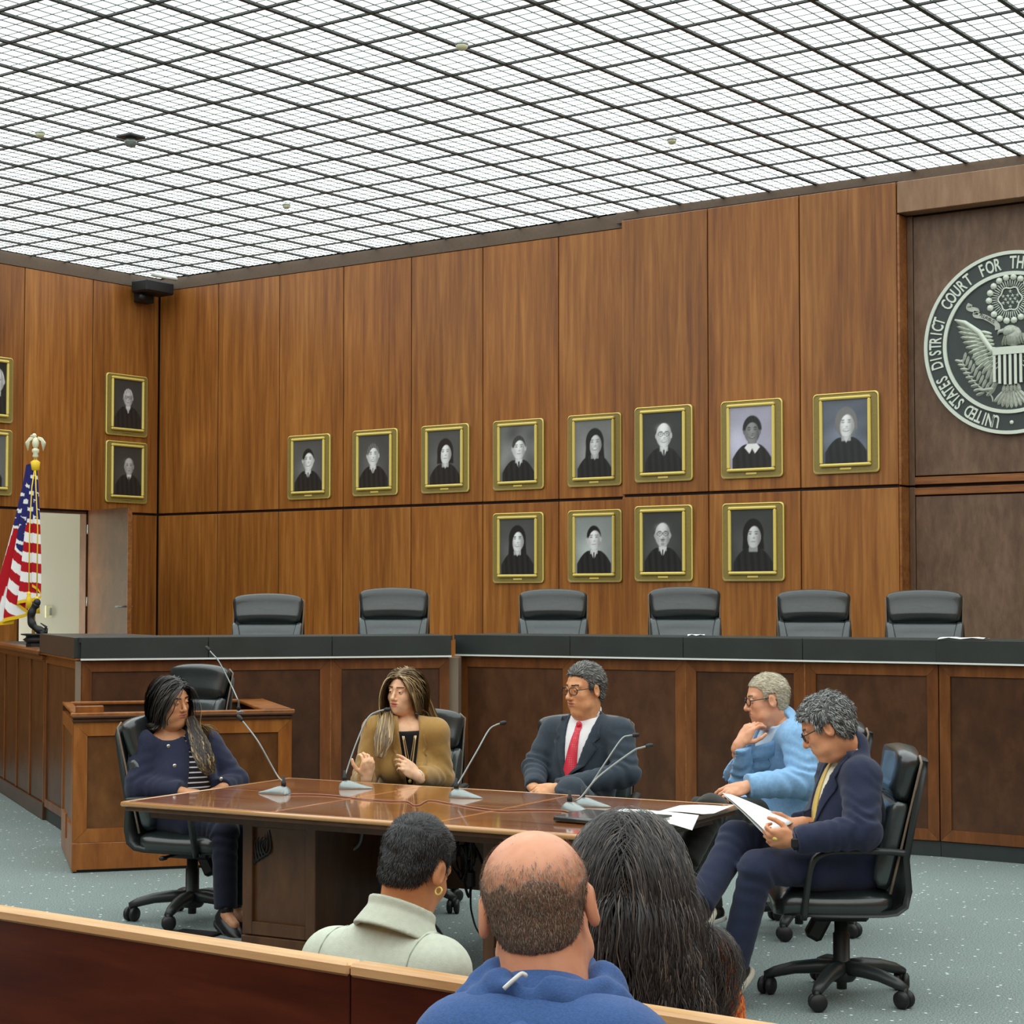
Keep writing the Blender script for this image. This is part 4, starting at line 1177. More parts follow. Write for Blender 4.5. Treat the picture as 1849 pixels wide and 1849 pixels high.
    for s in (-1, 1):
        V, F = cushion(1, 1, .06, 6, 12, lambda u, v: .014)
        out = []
        for x, y, z in V:
            hgt = .02 + .36 * (y + .5); wv = .045 + .055 * (1 - (y + .5)) ** .8
            c = p0 + up * hgt + Vector((0, 1, 0)) * s * (.245 - wv / 2 + x * wv + .012 * (y + .5)) + fwd * (z + .062)
            out.append(tuple(c))
        mesh_obj('side_bolster', out, F if s > 0 else [f[::-1] for f in F], MAT['leather_grey'], t, None, True)
        P = [p0 + up * h + Vector((0, s * (.245 + .02 * h), 0)) + fwd * .022 for h in (.0, .12, .25, .38, .50, .56)]
        P += [p0 + up * .585 + Vector((0, s * .225, 0)) + fwd * .03]
        mb = MB(); mb.tube(P, .006, 6); mb.build('piping', MAT['piping'], t)
        # arm: upright in front, bent back into a flat rest
        Q = [(.190, s * .265, .375), (.180, s * .285, .48), (.155, s * .29, .61), (.10, s * .29, .650), (.02, s * .29, .658), (-.09, s * .288, .658), (-.17, s * .282, .655), (-.225, s * .272, .648)]
        mb = MB(); mb.tube(spline(Q, 4), [.024] * 29, 8, flat=.62); mb.build('armrest', MAT['plastic'], t)
    return t

GB = 'black leather chairs behind the bench'
GT = 'black leather chairs drawn up to the table'
BENCH_CHAIRS = [((486, 13.45), 'black leather high-back chair behind the bench, first from the left', -8), ((712, 13.9), 'black leather high-back chair behind the bench, second from the left', -4),
                ((999, 14.15), 'black leather high-back chair behind the bench, third from the left under two portraits', 0), ((1235, 13.5), 'black leather high-back chair behind the bench, fourth from the left', 6),
                ((1468, 13.3), 'black leather high-back chair behind the bench, fifth from the left', 4), ((1668, 12.75), 'black leather high-back chair behind the bench, rightmost in front of the recess', 0)]
proto = make_chair(BENCH_CHAIRS[0][1], GB)
def face_cam(x, y, extra=0): return math.atan2(-y, -x) + R(extra)
cs, sn = math.cos(R(36.2576)), math.sin(R(36.2576))
for k, ((pxx, dpt), lb, ex) in enumerate(BENCH_CHAIRS):
    dpt += .50 if k else .78
    u = (pxx - 924.5) / 3361.63
    x = -sn * dpt + cs * u * dpt; y = cs * dpt + sn * u * dpt
    rz = face_cam(x, y, ex)
    x += .30 * math.cos(rz); y += .30 * math.sin(rz)      # the measured point is the top of the back
    ztop = (1.722, 1.766, 1.758, 1.773, 1.752, 1.748)[k]
    o = proto if k == 0 else dup(proto, (0, 0, 0), 0, lb, GB)
    o.location = (x, y, DAIS); o.rotation_euler = (0, 0, rz); o.scale = (1.04, 1.04, (ztop - DAIS) / 1.075)
TABLE_CHAIRS = [((-7.23, 7.00), 14, 'black leather office chair under the woman in the navy jacket'),
                ((-6.561, 7.979, 0.480)[:2], -64, 'black leather office chair under the woman in the tan blazer'),
                ((-5.514, 8.124, 0.540)[:2], -62, 'black leather office chair under the man with the red tie'),
                ((-4.50, 8.62), -140, 'black leather office chair under the man in the light blue jacket'),
                ((-3.62, 7.32), -146, 'black leather office chair with loop arms under the man reading papers')]
for (x, y), a, lb in TABLE_CHAIRS:
    dup(proto, (x, y, 0), R(a), lb, GT).scale = (1, 1, 1)
dup(proto, (-9.14, 8.66, .172), R(-88), 'black leather office chair inside the witness box, turned aside').scale = (1, 1, 1)

# ================================================================== CONFERENCE TABLE
TA = R(6.5)
TC = Vector((-5.49, 6.82, 0))
TM = Matrix.Translation(TC) @ Matrix.Rotation(TA, 4, 'Z')
TZ = .745
def conference_table():
    t = thing('conference_table', 'long reddish wooden conference table with light inlay lines and two pedestals', 'table', tuple(TC), TA)
    hx, hy = 1.285, .655
    n = 3
    for k in range(n):                                  # three leaves of the top
        a = -hx + .02 + (2 * hx - .04) * k / n; b = -hx + .02 + (2 * hx - .04) * (k + 1) / n
        mb = MB(); mb.box(((a + b) / 2, 0, TZ - .018), (b - a - .010, 2 * hy - .04, .036), ch=.001); mb.build('top_leaf', MAT['table'], t, TM)
        if k: mb = MB(); mb.box((a, 0, TZ - .018), (.016, 2 * hy - .04, .0376)); mb.build('inlay_strip', MAT['inlay'], t, TM)
    mb = MB(); mb.box((0, .04, TZ - .0001), (2 * hx - .05, .004, .001)); mb.build('inlay_strip', MAT['inlay'], t, TM)
    r = .012                                            # rounded edge all round
    for P in ([(-hx, -hy), (hx, -hy)], [(hx, -hy), (hx, hy)], [(hx, hy), (-hx, hy)], [(-hx, hy), (-hx, -hy)]):
        mb = MB(); mb.tube([(P[0][0], P[0][1], TZ - .0115), (P[1][0], P[1][1], TZ - .0115)], r, 12); mb.build('edge_moulding', MAT['edge'], t, TM)
    mb = MB(); mb.box((0, 0, TZ - .033), (2 * hx - .015, 2 * hy - .015, .02), ch=.004); mb.build('under_edge', MAT['table_side'], t, TM)
    for s in (-1, 1):
        mb = MB(); mb.box((0, s * (hy - .11), TZ - .058), (2 * hx - .18, .025, .045)); mb.build('apron', MAT['table_side'], t, TM)
        mb = MB(); mb.box((s * (hx - .09), 0, TZ - .058), (.025, 2 * hy - .22, .045)); mb.build('apron', MAT['table_side'], t, TM)
    for a, b in ((-.74, -.325), (.56, .965)):
        Mx = TM @ Matrix.Translation((a, -.43, 0)); L = b - a
        mb = MB(); mb.box((L / 2, .43, .41), (L - .02, .84, .60)); pd = mb.build('pedestal', MAT['table_side'], t, Mx)
        for s in (0, 1):
            Ms = Mx if s == 0 else Mx @ Matrix.Translation((L, .86, 0)) @ Matrix.Rotation(math.pi, 4, 'Z')
            for (cx, cz, sx, sz) in ((.028, .41, .056, .53), (L - .028, .41, .056, .53), (L / 2, .175, L - .112, .06), (L / 2, .665, L - .112, .05)):
                mb = MB(); mb.box((cx, .0, cz), (sx, .024, sz), ch=.003); mb.build('frame_board', MAT['table_side'], pd, Ms)
        mb = MB(); mb.box((L / 2, .43, .07), (L + .02, .88, .14), ch=.006); mb.build('plinth', MAT['table_side'], t, Mx)
    mb = MB(); mb.box((-.10, .30, .50), (.45, .02, .38)); mb.build('modesty_board', MAT['table_side'], t, TM)
conference_table()

# ------------------------------------------------------------------ microphones
def microphone(label, foot, toward, stem, gp='conference microphones', scale=1.0):
    """a wedge shaped silver base, a gooseneck and a small dark capsule; foot on the table, toward = where the thin end of the wedge points"""
    f = Vector(foot); d = Vector((toward[0] - f.x, toward[1] - f.y, 0)).normalized(); s = Vector((-d.y, d.x, 0)); Z = Vector((0, 0, 1))
    t = thing('desk_microphone', label, 'microphone', tuple(f), 0, gp)
    st = [(-.055, .022, .004), (-.050, .034, .030), (-.030, .040, .043), (.0, .038, .040), (.05, .026, .024), (.10, .012, .010), (.115, .003, .004)]
    V = []; F = []; m = 8
    for x, w, h in st:
        for k in range(m):
            a = math.pi * k / (m - 1)
            V.append(f + d * (x * scale) + s * (-w * math.cos(a) * scale) + Z * (max(.004, h * (math.sin(a) ** .6)) * scale if 0 < k < m - 1 else .004))
        V.append(f + d * (x * scale) + s * (w * scale)); V.append(f + d * (x * scale) - s * (w * scale))
    q = m + 2
    for i in range(len(st) - 1):
        ring = list(range(m)) + [m, m + 1]
        for k in range(len(ring)):
            a, b = ring[k], ring[(k + 1) % len(ring)]
            F.append((i * q + a, i * q + b, (i + 1) * q + b, (i + 1) * q + a))
    F.append(tuple(range(q))); F.append(tuple((len(st) - 1) * q + k for k in range(q))[::-1])
    mesh_obj('base', V, F, MAT['silver'], t, None, True)
    top = f - d * (.028 * scale) + Z * (.040 * scale)
    mb = MB(); mb.lathe([(.012, 0), (.012, .018), (.008, .022), (.006, .05), (0, .05)], tuple(top), 10); mb.build('collar', MAT['black'], t)
    P = [top + Z * .02] + [Vector(p) for p in stem]
    C = spline(P, 8)
    mb = MB(); mb.tube(C[:-4], [.0042] * (len(C) - 4), 7); mb.build('gooseneck', MAT['silver'], t)
    e = C[-5]; dr = (C[-1] - e).normalized()
    mb = MB(); mb.tube([e - dr * .005, e + dr * .004, e + dr * .016, e + dr * .030, e + dr * .038], [.005, .010, .0115, .010, .004], 10); mb.build('capsule', MAT['black'], t)
    return t
GM = 'gooseneck microphones on the table'
tz = TZ
microphone('silver-footed gooseneck microphone leaning left toward the woman in navy', (-6.321, 6.693, 0.745), (-6.75, 6.60), [(-6.365, 6.726, 0.834), (-6.445, 6.684, 0.987), (-6.521, 6.673, 1.069), (-6.568, 6.661, 1.117)], GM)
microphone('gooseneck microphone held up before the blonde woman', (-6.211, 7.095, 0.745), (-5.97, 7.25), [(-6.266, 7.123, 0.812), (-6.261, 7.193, 0.955), (-6.247, 7.270, 1.086), (-6.224, 7.335, 1.120), (-6.209, 7.396, 1.126)], GM)
microphone('gooseneck microphone standing between the blonde woman and the man with red tie', (-5.511, 7.103, 0.745), (-5.22, 7.15), [(-5.543, 7.131, 0.820), (-5.507, 7.224, 0.962), (-5.497, 7.301, 1.054), (-5.478, 7.338, 1.080), (-5.463, 7.386, 1.089)], GM)
microphone('pale-stemmed gooseneck microphone before the man with red tie, the rear one of a pair', (-4.812, 7.153, 0.745), (-4.55, 7.20), [(-4.907, 7.276, 0.794), (-4.848, 7.361, 0.936), (-4.811, 7.433, 1.034), (-4.794, 7.470, 1.049), (-4.776, 7.520, 1.051)], GM)
microphone('dark-stemmed gooseneck microphone beside the black folder, the front one of a pair', (-4.754, 6.951, 0.745), (-4.45, 6.87), [(-4.780, 7.034, 0.793), (-4.725, 7.106, 0.888), (-4.611, 7.209, 1.000), (-4.574, 7.235, 1.020), (-4.548, 7.279, 1.028)], GM)
# cables on the table top
def cable(label, pts, r=.004, mat=None, cat='cable', group=None, name='cable'):
    mb = MB(); mb.tube(spline(pts, 6), r, 6)
    o = mb.build(name, mat or MAT['plastic_dark'])
    return tag(o, label, cat, group)
cab = plain('brown_cable', srgb(150, 104, 84), .4)
cable('thin brown microphone cable running along the middle of the table top', [(-6.248, 6.700, 0.749), (-6.172, 6.756, 0.749), (-6.051, 6.782, 0.749), (-5.847, 6.751, 0.749), (-5.680, 6.756, 0.749), (-5.592, 6.791, 0.749), (-5.481, 6.701, 0.749), (-5.458, 6.718, 0.749), (-5.537, 6.890, 0.749), (-5.391, 6.852, 0.749), (-5.212, 6.788, 0.749), (-5.032, 6.757, 0.749), (-4.924, 6.863, 0.749), (-4.811, 6.920, 0.749), (-4.739, 6.893, 0.749)], .0032, cab)
# black folder and papers
t = thing('document_folder', 'closed black leather folder lying near the right end of the table', 'folder', (-4.556, 6.763, 0.745), TA)
mb = MB()
P = [(-4.596, 6.577, 0.746)[:2], (-4.200, 6.564, 0.746)[:2], (-4.547, 6.961, 0.746)[:2], (-4.729, 6.985, 0.746)[:2]]
P = [(P[0][0], P[0][1]), (P[0][0] + .42, P[0][1] + .02), (P[0][0] + .39, P[0][1] + .32), (P[0][0] - .03, P[0][1] + .29)]
mb.prism(P, TZ + .001, TZ + .008); mb.prism([(x, y) for x, y in P], TZ + .020, TZ + .027); mb.build('cover', MAT['leather'], t)
mb = MB(); mb.prism([(x * .96 + P[0][0] * .02 + P[2][0] * .02, y * .96 + P[0][1] * .02 + P[2][1] * .02) for x, y in P], TZ + .008, TZ + .020); mb.build('page_block', MAT['paper'], t)
mb = MB(); mb.tube([(P[0][0], P[0][1], TZ + .014), (P[1][0], P[1][1], TZ + .014)], .013, 8); mb.build('spine', MAT['leather'], t)
def sheet(label, corners, curl, group='loose sheets on the table', name='paper_sheet', mat='paper'):
    """a sheet of paper through four corners, slightly curled; thin but with two sides"""
    A, B, C, D = [Vector(c) for c in corners]; n = 10
    V = []; F = []
    for i in range(n + 1):
        for j in range(n + 1):
            u, v = i / n, j / n
            p = (A * (1 - u) + B * u) * (1 - v) + (D * (1 - u) + C * u) * v
            V.append(p + Vector((0, 0, curl(u, v))))
    for i in range(n):
        for j in range(n): a = i * (n + 1) + j; F.append((a, a + n + 1, a + n + 2, a + 1))
    o = mesh_obj(name, V, F, MAT[mat], None, None, True)
    md = o.modifiers.new('thickness', 'SOLIDIFY'); md.thickness = .0012
    return tag(o, label, 'paper', group)
sheet('white sheet of paper beside the black folder, one corner over the table edge', [(-4.568, 6.878, 0.750), (-4.008, 6.733, 0.750), (-4.204, 7.120, 0.750), (-4.617, 7.132, 0.750)], lambda u, v: .004 * math.sin(3 * u) - .012 * max(0, u - .8) * 5 * (1 - v))
sheet('white sheet of paper nearest the knee of the man in light blue', [(-4.417, 7.123, 0.752), (-4.151, 7.163, 0.752), (-4.239, 7.496, 0.752), (-4.462, 7.388, 0.752)], lambda u, v: .004 * math.sin(4 * u) + .012 * max(0, u - .8) * 4)
t = thing('eyeglass_case', 'small dark open case with white slip at the corner of the table', 'case', (-4.197, 6.667, 0.745), 0)
mb = MB(); mb.box(Vector((-4.217, 6.676, 0.745)) + Vector((0, 0, .012)), (.14, .06, .022), rotz(.3), ch=.008); mb.build('case_body', MAT['leather'], t)
mb = MB(); mb.box(Vector((-4.214, 6.725, 0.745)) + Vector((0, 0, .027)), (.05, .03, .006), rotz(.5)); mb.build('slip', MAT['paper'], t)
# microphone in the witness box
microphone('tall thin gooseneck microphone standing on the front rail of the witness box', (-8.244, 8.376, 0.986), (-8.2, 8.9), [(-7.831, 7.946, 1.082), (-7.920, 7.975, 1.176), (-8.003, 7.956, 1.313), (-8.051, 7.943, 1.365), (-8.089, 7.938, 1.398)], 'microphones away from the table', .35)

# ------------------------------------------------------------------ cables and boxes below the table
blk = MAT['black']
def loops(cx, cy, cz, w, h, n, seed):
    rs = random.Random(seed); pts = []
    for k in range(n * 10):
        a = 2 * math.pi * k / 10
        rr = .7 + .3 * math.sin(k * .37 + seed)
        pts.append((cx + w * rr * math.cos(a) * .8 + rs.uniform(-.01, .01), cy + w * .25 * math.sin(a * 1.3 + seed) + rs.uniform(-.01, .01), cz + h * rr * math.sin(a) + rs.uniform(-.01, .01) - .02 * (k % 3)))
    return pts
c = Vector((-5.270, 6.814, 0.520))
t = thing('cable_bundle', 'tangled bundle of black cables hanging under the middle of the table', 'cables', (c.x, c.y, .70))
for k in range(3):
    mb = MB(); mb.tube(spline([(c.x + .05 * math.cos(k), c.y, .70)] + loops(c.x - .02 + .012 * k, c.y + .02 * k, .52 - .015 * k, .075 - .008 * k, .10 + .02 * k, 2, k), 3), .0065, 6); mb.build('cable', blk, t)
mb = MB(); mb.tube([(c.x - .1, c.y, .67), (c.x + .02, c.y - .02, .655), (c.x + .1, c.y, .68)], .018, 6); mb.build('cable_tie', blk, t)
p = Vector((-5.216, 6.797, 0.419))
t = thing('power_adapter', 'black power adapter hanging on a cable under the table', 'adapter', (p.x, p.y, .36))
mb = MB(); mb.box(tuple(p), (.034, .03, .075), ch=.006); mb.build('adapter_body', blk, t)
mb = MB(); mb.tube([(p.x, p.y, .69), p + Vector((.004, 0, .10)), p + Vector((0, 0, .03))], .005, 6); mb.tube(spline([p - Vector((0, 0, .03)), (-5.189, 6.758, 0.366), (-5.156, 6.724, 0.279), (-5.679, 7.488, 0.012), (-5.250, 7.182, 0.012)], 5), .0045, 6); mb.build('cord', blk, t)
c = Vector((-6.087, 6.350, 0.543))
t = thing('cable_coil', 'small coil of black cable ties hanging on the left pedestal', 'cables', (c.x, c.y, .60))
for k in range(5):
    mb = MB(); mb.tube(spline([(c.x + .02 * k - .04, c.y - .01, .635 - .01 * k), (c.x + .015 * k - .05, c.y - .025, .56), (c.x + .018 * k - .03, c.y - .03, .47 + .012 * k), (c.x + .02 * k - .02, c.y - .02, .55), (c.x + .012 * k, c.y - .01, .63)], 5), .006, 6); mb.build('cable_loop', blk, t)
mb = MB(); mb.box((c.x - .075, c.y - .008, .405), (.008, .008, .012)); mb.build('white_tip', MAT['strip'], t)
cable('pale cable loop hanging under the table edge behind the short-haired person', [(-5.865, 6.621, 0.609), (-5.854, 6.632, 0.557), (-5.827, 6.654, 0.518), (-5.791, 6.679, 0.544), (-5.775, 6.687, 0.604)], .008, plain('grey_cable', srgb(110, 114, 116), .5))
cable('black cable lying on the carpet behind the left person on the pew', [(-6.316, 7.837, 0.010), (-5.842, 7.382, 0.010), (-5.458, 6.959, 0.010), (-5.151, 6.710, 0.010), (-4.944, 6.640, 0.010)], .006, blk)
cable('second black cable on the carpet under the table', [(-6.197, 7.713, 0.010), (-5.772, 7.249, 0.010), (-5.489, 6.936, 0.010), (-5.024, 6.368, 0.010)], .006, blk)
t = thing('floor_box', 'flush dark floor socket box in the carpet by the left chair', 'floor box', (-6.90, 6.68, 0))
mb = MB(); mb.box((-6.90, 6.68, .006), (.24, .20, .012), rotz(.2), ch=.003); mb.build('lid', MAT['plastic_dark'], t)
mb = MB(); mb.box((-6.90, 6.56, .008), (.16, .02, .012), rotz(.2)); mb.build('socket_strip', MAT['silver'], t)

# ================================================================== PEWS
def pew(label, y, x0, x1, seam, zt=.86):
    t = thing('pew', label, 'pew', ((x0 + x1) / 2, y + .25, 0), 0)
    for a, b in ((x0, seam), (seam, x1)):
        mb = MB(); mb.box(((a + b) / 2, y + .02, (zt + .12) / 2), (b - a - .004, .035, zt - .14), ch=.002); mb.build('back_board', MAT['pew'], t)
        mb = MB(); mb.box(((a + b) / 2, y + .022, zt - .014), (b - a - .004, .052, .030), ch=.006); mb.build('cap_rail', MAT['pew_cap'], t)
    mb = MB(); mb.box(((x0 + x1) / 2, y + .28, .425), (x1 - x0, .46, .045), ch=.012); mb.build('seat_board', MAT['pew'], t)
    for x in (x0 + .03, (x0 + x1) / 2, x1 - .03):
        mb = MB(); mb.box((x, y + .26, .21), (.05, .44, .41)); mb.build('pew_leg', MAT['pew'], t)
pew('dark wooden pew back with pale cap rail across the foreground', 3.135, -6.2, .6, -2.745, .905)
pew('front dark wooden pew on which the man in the blue hoodie sits', 2.02, -5.2, .9, -2.2, .80)

# ================================================================== FIGURES: signed distance modelling, turned into one smooth skin
f32 = np.float32
def v3(p): return np.array(p, dtype=float)
def unit(a): a = np.asarray(a, float); return a / (np.linalg.norm(a) + 1e-12)
def smin(a, b, k):
    h = np.clip(.5 + .5 * (b - a) / k, 0, 1)
    return b + (a - b) * h - k * h * (1 - h)
def smax(a, b, k): return -smin(-a, -b, k)
def sph(P, c, r): return np.sqrt((P[0] - c[0]) ** 2 + (P[1] - c[1]) ** 2 + (P[2] - c[2]) ** 2) - r
def ell(P, c, r, A=None):
    x, y, z = P[0] - c[0], P[1] - c[1], P[2] - c[2]
    if A is not None:
        x, y, z = A[0][0] * x + A[0][1] * y + A[0][2] * z, A[1][0] * x + A[1][1] * y + A[1][2] * z, A[2][0] * x + A[2][1] * y + A[2][2] * z
    k0 = np.sqrt((x / r[0]) ** 2 + (y / r[1]) ** 2 + (z / r[2]) ** 2)
    k1 = np.sqrt((x / r[0] ** 2) ** 2 + (y / r[1] ** 2) ** 2 + (z / r[2] ** 2) ** 2) + 1e-9
    return k0 * (k0 - 1) / k1
def capT(P, a, b):
    ba = v3(b) - v3(a)
    x, y, z = P[0] - a[0], P[1] - a[1], P[2] - a[2]
    return np.clip((x * ba[0] + y * ba[1] + z * ba[2]) / (ba @ ba + 1e-12), 0, 1)
def cap(P, a, b, ra, rb):
    ba = v3(b) - v3(a)
    t = capT(P, a, b)
    x, y, z = P[0] - a[0] - t * ba[0], P[1] - a[1] - t * ba[1], P[2] - a[2] - t * ba[2]
    return np.sqrt(x * x + y * y + z * z) - (ra + (rb - ra) * t)
def loc(P, c, A):
    x, y, z = P[0] - c[0], P[1] - c[1], P[2] - c[2]
    return tuple(A[k][0] * x + A[k][1] * y + A[k][2] * z for k in range(3))
def nz(P, f, seed):
    rs = np.random.default_rng(seed); s = 0
    for _ in range(5):
        w = rs.normal(0, f, 3); s = s + np.sin(P[0] * w[0] + P[1] * w[1] + P[2] * w[2] + rs.uniform(0, 6.3))
    return s / 5

def surfnet(f, lo, hi, h):
    lo = v3(lo); hi = v3(hi); n = np.ceil((hi - lo) / h).astype(int) + 1
    ax = [(lo[k] + h * np.arange(n[k])).astype(f32) for k in range(3)]
    X, Y, Z = np.meshgrid(*ax, indexing='ij')
    D = f((X, Y, Z)).astype(f32)
    S = D < 0
    m = tuple(n - 1)
    acc = np.zeros(m + (3,), f32); cnt = np.zeros(m, f32)
    def sl(o): return tuple(slice(o[k], o[k] + m[k]) for k in range(3))
    for a in range(3):
        b, c = [(1, 2), (0, 2), (0, 1)][a]
        for i in (0, 1):
            for j in (0, 1):
                o = [0, 0, 0]; o[b] = i; o[c] = j; e = list(o); e[a] = 1
                da, db = D[sl(o)], D[sl(e)]
                cr = (da < 0) != (db < 0)
                if not cr.any(): continue
                t = np.where(cr, da / np.where(cr, da - db, 1), 0)
                for k in range(3): acc[..., k] += cr * (o[k] + (t if k == a else 0))
                cnt += cr
    msk = cnt > 0
    idx = np.full(m, -1, np.int64); idx[msk] = np.arange(msk.sum())
    base = np.argwhere(msk)
    V = (acc[msk] / cnt[msk][:, None] + base) * h + lo
    F = []
    for a in range(3):
        b, c = [(1, 2), (2, 0), (0, 1)][a]
        s0 = [slice(None)] * 3; s1 = [slice(None)] * 3
        s0[a] = slice(0, n[a] - 1); s1[a] = slice(1, n[a])
        ch = S[tuple(s0)] != S[tuple(s1)]
        I = np.argwhere(ch)
        ok = (I[:, b] > 0) & (I[:, c] > 0) & (I[:, b] < n[b] - 1) & (I[:, c] < n[c] - 1)
        I = I[ok]
        if not len(I): continue
        ins = S[I[:, 0], I[:, 1], I[:, 2]]
        q = []
        for db, dc in ((-1, -1), (0, -1), (0, 0), (-1, 0)):
            K = I.copy(); K[:, b] += db; K[:, c] += dc
            q.append(idx[K[:, 0], K[:, 1], K[:, 2]])
        q = np.stack(q, 1)
        q[~ins] = q[~ins][:, ::-1]
        F.append(q)
    return V, np.concatenate(F)

def grad(f, V, e=.002):
    P = tuple(V.T); d0 = f(P)
    g = np.stack([f(tuple((V + e * np.eye(3)[k]).T)) - d0 for k in range(3)], 1)
    return d0, g / (np.linalg.norm(g, axis=1, keepdims=True) + 1e-9)

def bounds(pts, r):
    p = np.array([v3(q) for q in pts]); return p.min(0) - r, p.max(0) + r

def merge(parts):
    V = []; F = []; M = []; n = 0
    for v, f, m in parts:
        V.append(v); F.append(f + n); n += len(v)
        M.append(np.full(len(f), m) if np.ndim(m) == 0 else m)
    return np.concatenate(V), np.concatenate(F), np.concatenate(M)

def frame(fwd, up):
    """rows: forward, left, up"""
    f = unit(fwd); u = v3(up); l = unit(np.cross(u, f)); u = np.cross(f, l)
    return np.array([f, l, u])
def head_axes(yaw, pitch=0.0, roll=0.0):
    """yaw: world direction of the face, pitch up positive, roll: top of the head towards the sitter's left positive"""
    y, p, r = R(yaw), R(pitch), R(roll)
    f = np.array([math.cos(y) * math.cos(p), math.sin(y) * math.cos(p), math.sin(p)])
    A = frame(f, (0, 0, 1))
    l = A[1] * math.cos(r) - A[2] * math.sin(r); u = A[2] * math.cos(r) + A[1] * math.sin(r)
    return np.array([f, l, u])

# ------------------------------------------------------------------ head
def head_fn(sp):
    s = sp.get('s', 1.0); jw = sp.get('jaw', 1.0); fem = sp.get('fem', 0); wd = sp.get('wide', 1.0); age = sp.get('heavy', 0.0)
    c, A = v3(sp['c']), sp['A']
    nb = A @ (v3(sp['neck']) - c) / s
    neck_r = .046 if fem else .058
    def f(P):
        x, y, z = loc(P, c, A); x, y, z = x / s, y / s / wd, z / s
        Q = (x, y, z); a = np.abs(y); Qa = (x, a, z)
        d = ell(Q, (-.010, 0, .040), (.100, .077, .083))
        d = smin(d, ell(Q, (.026, 0, -.030), (.066, .061, .090)), .03)
        d = smin(d, ell(Q, (.028, 0, -.070), (.054, .053 * jw, .044)), .03)
        d = smin(d, sph(Q, (.070, 0, -.097), .017), .022)
        d = smin(d, sph(Qa, (.056, .040, -.024), .026), .02)
        if age: d = smin(d, sph(Qa, (.040, .044, -.070), .024), .03); d = smin(d, ell(Q, (.030, 0, -.115), (.05, .05, .030)), .03)
        d = smin(d, cap(Qa, (.084, 0, .030), (.070, .046, .030), .011, .009), .018)
        d = smax(d, -sph(Qa, (.106, .032, .010), .022), .012)
        n = cap(Q, (.088, 0, .020), (.111, 0, -.024), .0065, .0105)
        n = smin(n, sph(Q, (.110, 0, -.028), .0125 - .002 * fem), .006)
        n = smin(n, sph(Qa, (.098, .0125, -.032), .0085), .006)
        d = smin(d, n, .009)
        d = smin(d, ell(Q, (.070, 0, -.060), (.022, .034, .024)), .02)
        d = smin(d, ell(Q, (.0895, 0, -.0545), (.010, .027, .0056)), .005)
        d = smin(d, ell(Q, (.0885, 0, -.0665), (.010, .023, .0070)), .005)
        d = smax(d, -ell(Q, (.102, 0, -.0605), (.014, .024, .0010 + .004 * sp.get('open', 0))), .002)
        e = sph(Qa, (.0790, .032, .010), .0125)
        up = np.maximum(sph(Qa, (.0790, .032, .010), .0145), -(z - .0120 + sp.get('lid', 0)))
        lo = np.maximum(sph(Qa, (.0790, .032, .010), .0139), (z - .0040))
        d = np.minimum(d, np.minimum(e, np.minimum(up, lo)))
        er = ell((x, a, z), (-.010, .080, .000), (.021, .0095, .034), np.array([[.95, .3, .0], [-.3, .95, .1], [0, -.1, 1.0]]))
        er = smax(er, -ell((x, a, z), (-.004, .092, .002), (.012, .009, .021)), .006)
        d = smin(d, er, .006)
        d = smin(d, cap(Q, (-.022, 0, -.055), tuple(nb), neck_r, neck_r + .008), .03)
        return d * s
    return f, c, A, s

def head_mesh(sp, h=.0027):
    f, c, A, s = head_fn(sp)
    lo, hi = bounds([c], .155 * s); nk = v3(sp['neck'])
    lo = np.minimum(lo, nk - .065); hi = np.maximum(hi, nk + .065); lo[2] = max(lo[2], nk[2] - .04)
    V, F = surfnet(f, lo, hi, h)
    C = V[F].mean(1); q = (C - c) @ A.T / s; wd = sp.get('wide', 1.0)
    x, y, z = q[:, 0], q[:, 1] / wd, q[:, 2]; a = np.abs(y)
    m = np.zeros(len(F), int)
    lip = (ell((x, y, z), (.0895, 0, -.0545), (.013, .0265, .0062)) < 0) | (ell((x, y, z), (.0885, 0, -.0665), (.0128, .0225, .0076)) < 0)
    m[lip & (x > .080)] = 1
    br = (x > .055) & (a > .012) & (a < .052) & (np.abs(z - (.0335 - .10 * np.clip(a - .036, 0, 1) + .10 * np.clip(.02 - a, -.02, 0) * -1)) < .0042)
    m[br] = 2
    de = np.sqrt((x - .079) ** 2 + (a - .032) ** 2 + (z - .010) ** 2)
    eye = (de < .0131) & (z > .003) & (z < .0135 - sp.get('lid', 0)) & (x > .082)
    m[eye] = 3
    gz = sp.get('gaze', 0.0)
    iris = eye & (np.hypot(y - np.sign(y) * .032 - gz * .008, z - .0085) < .0058)
    m[iris] = 4
    return V, F, m

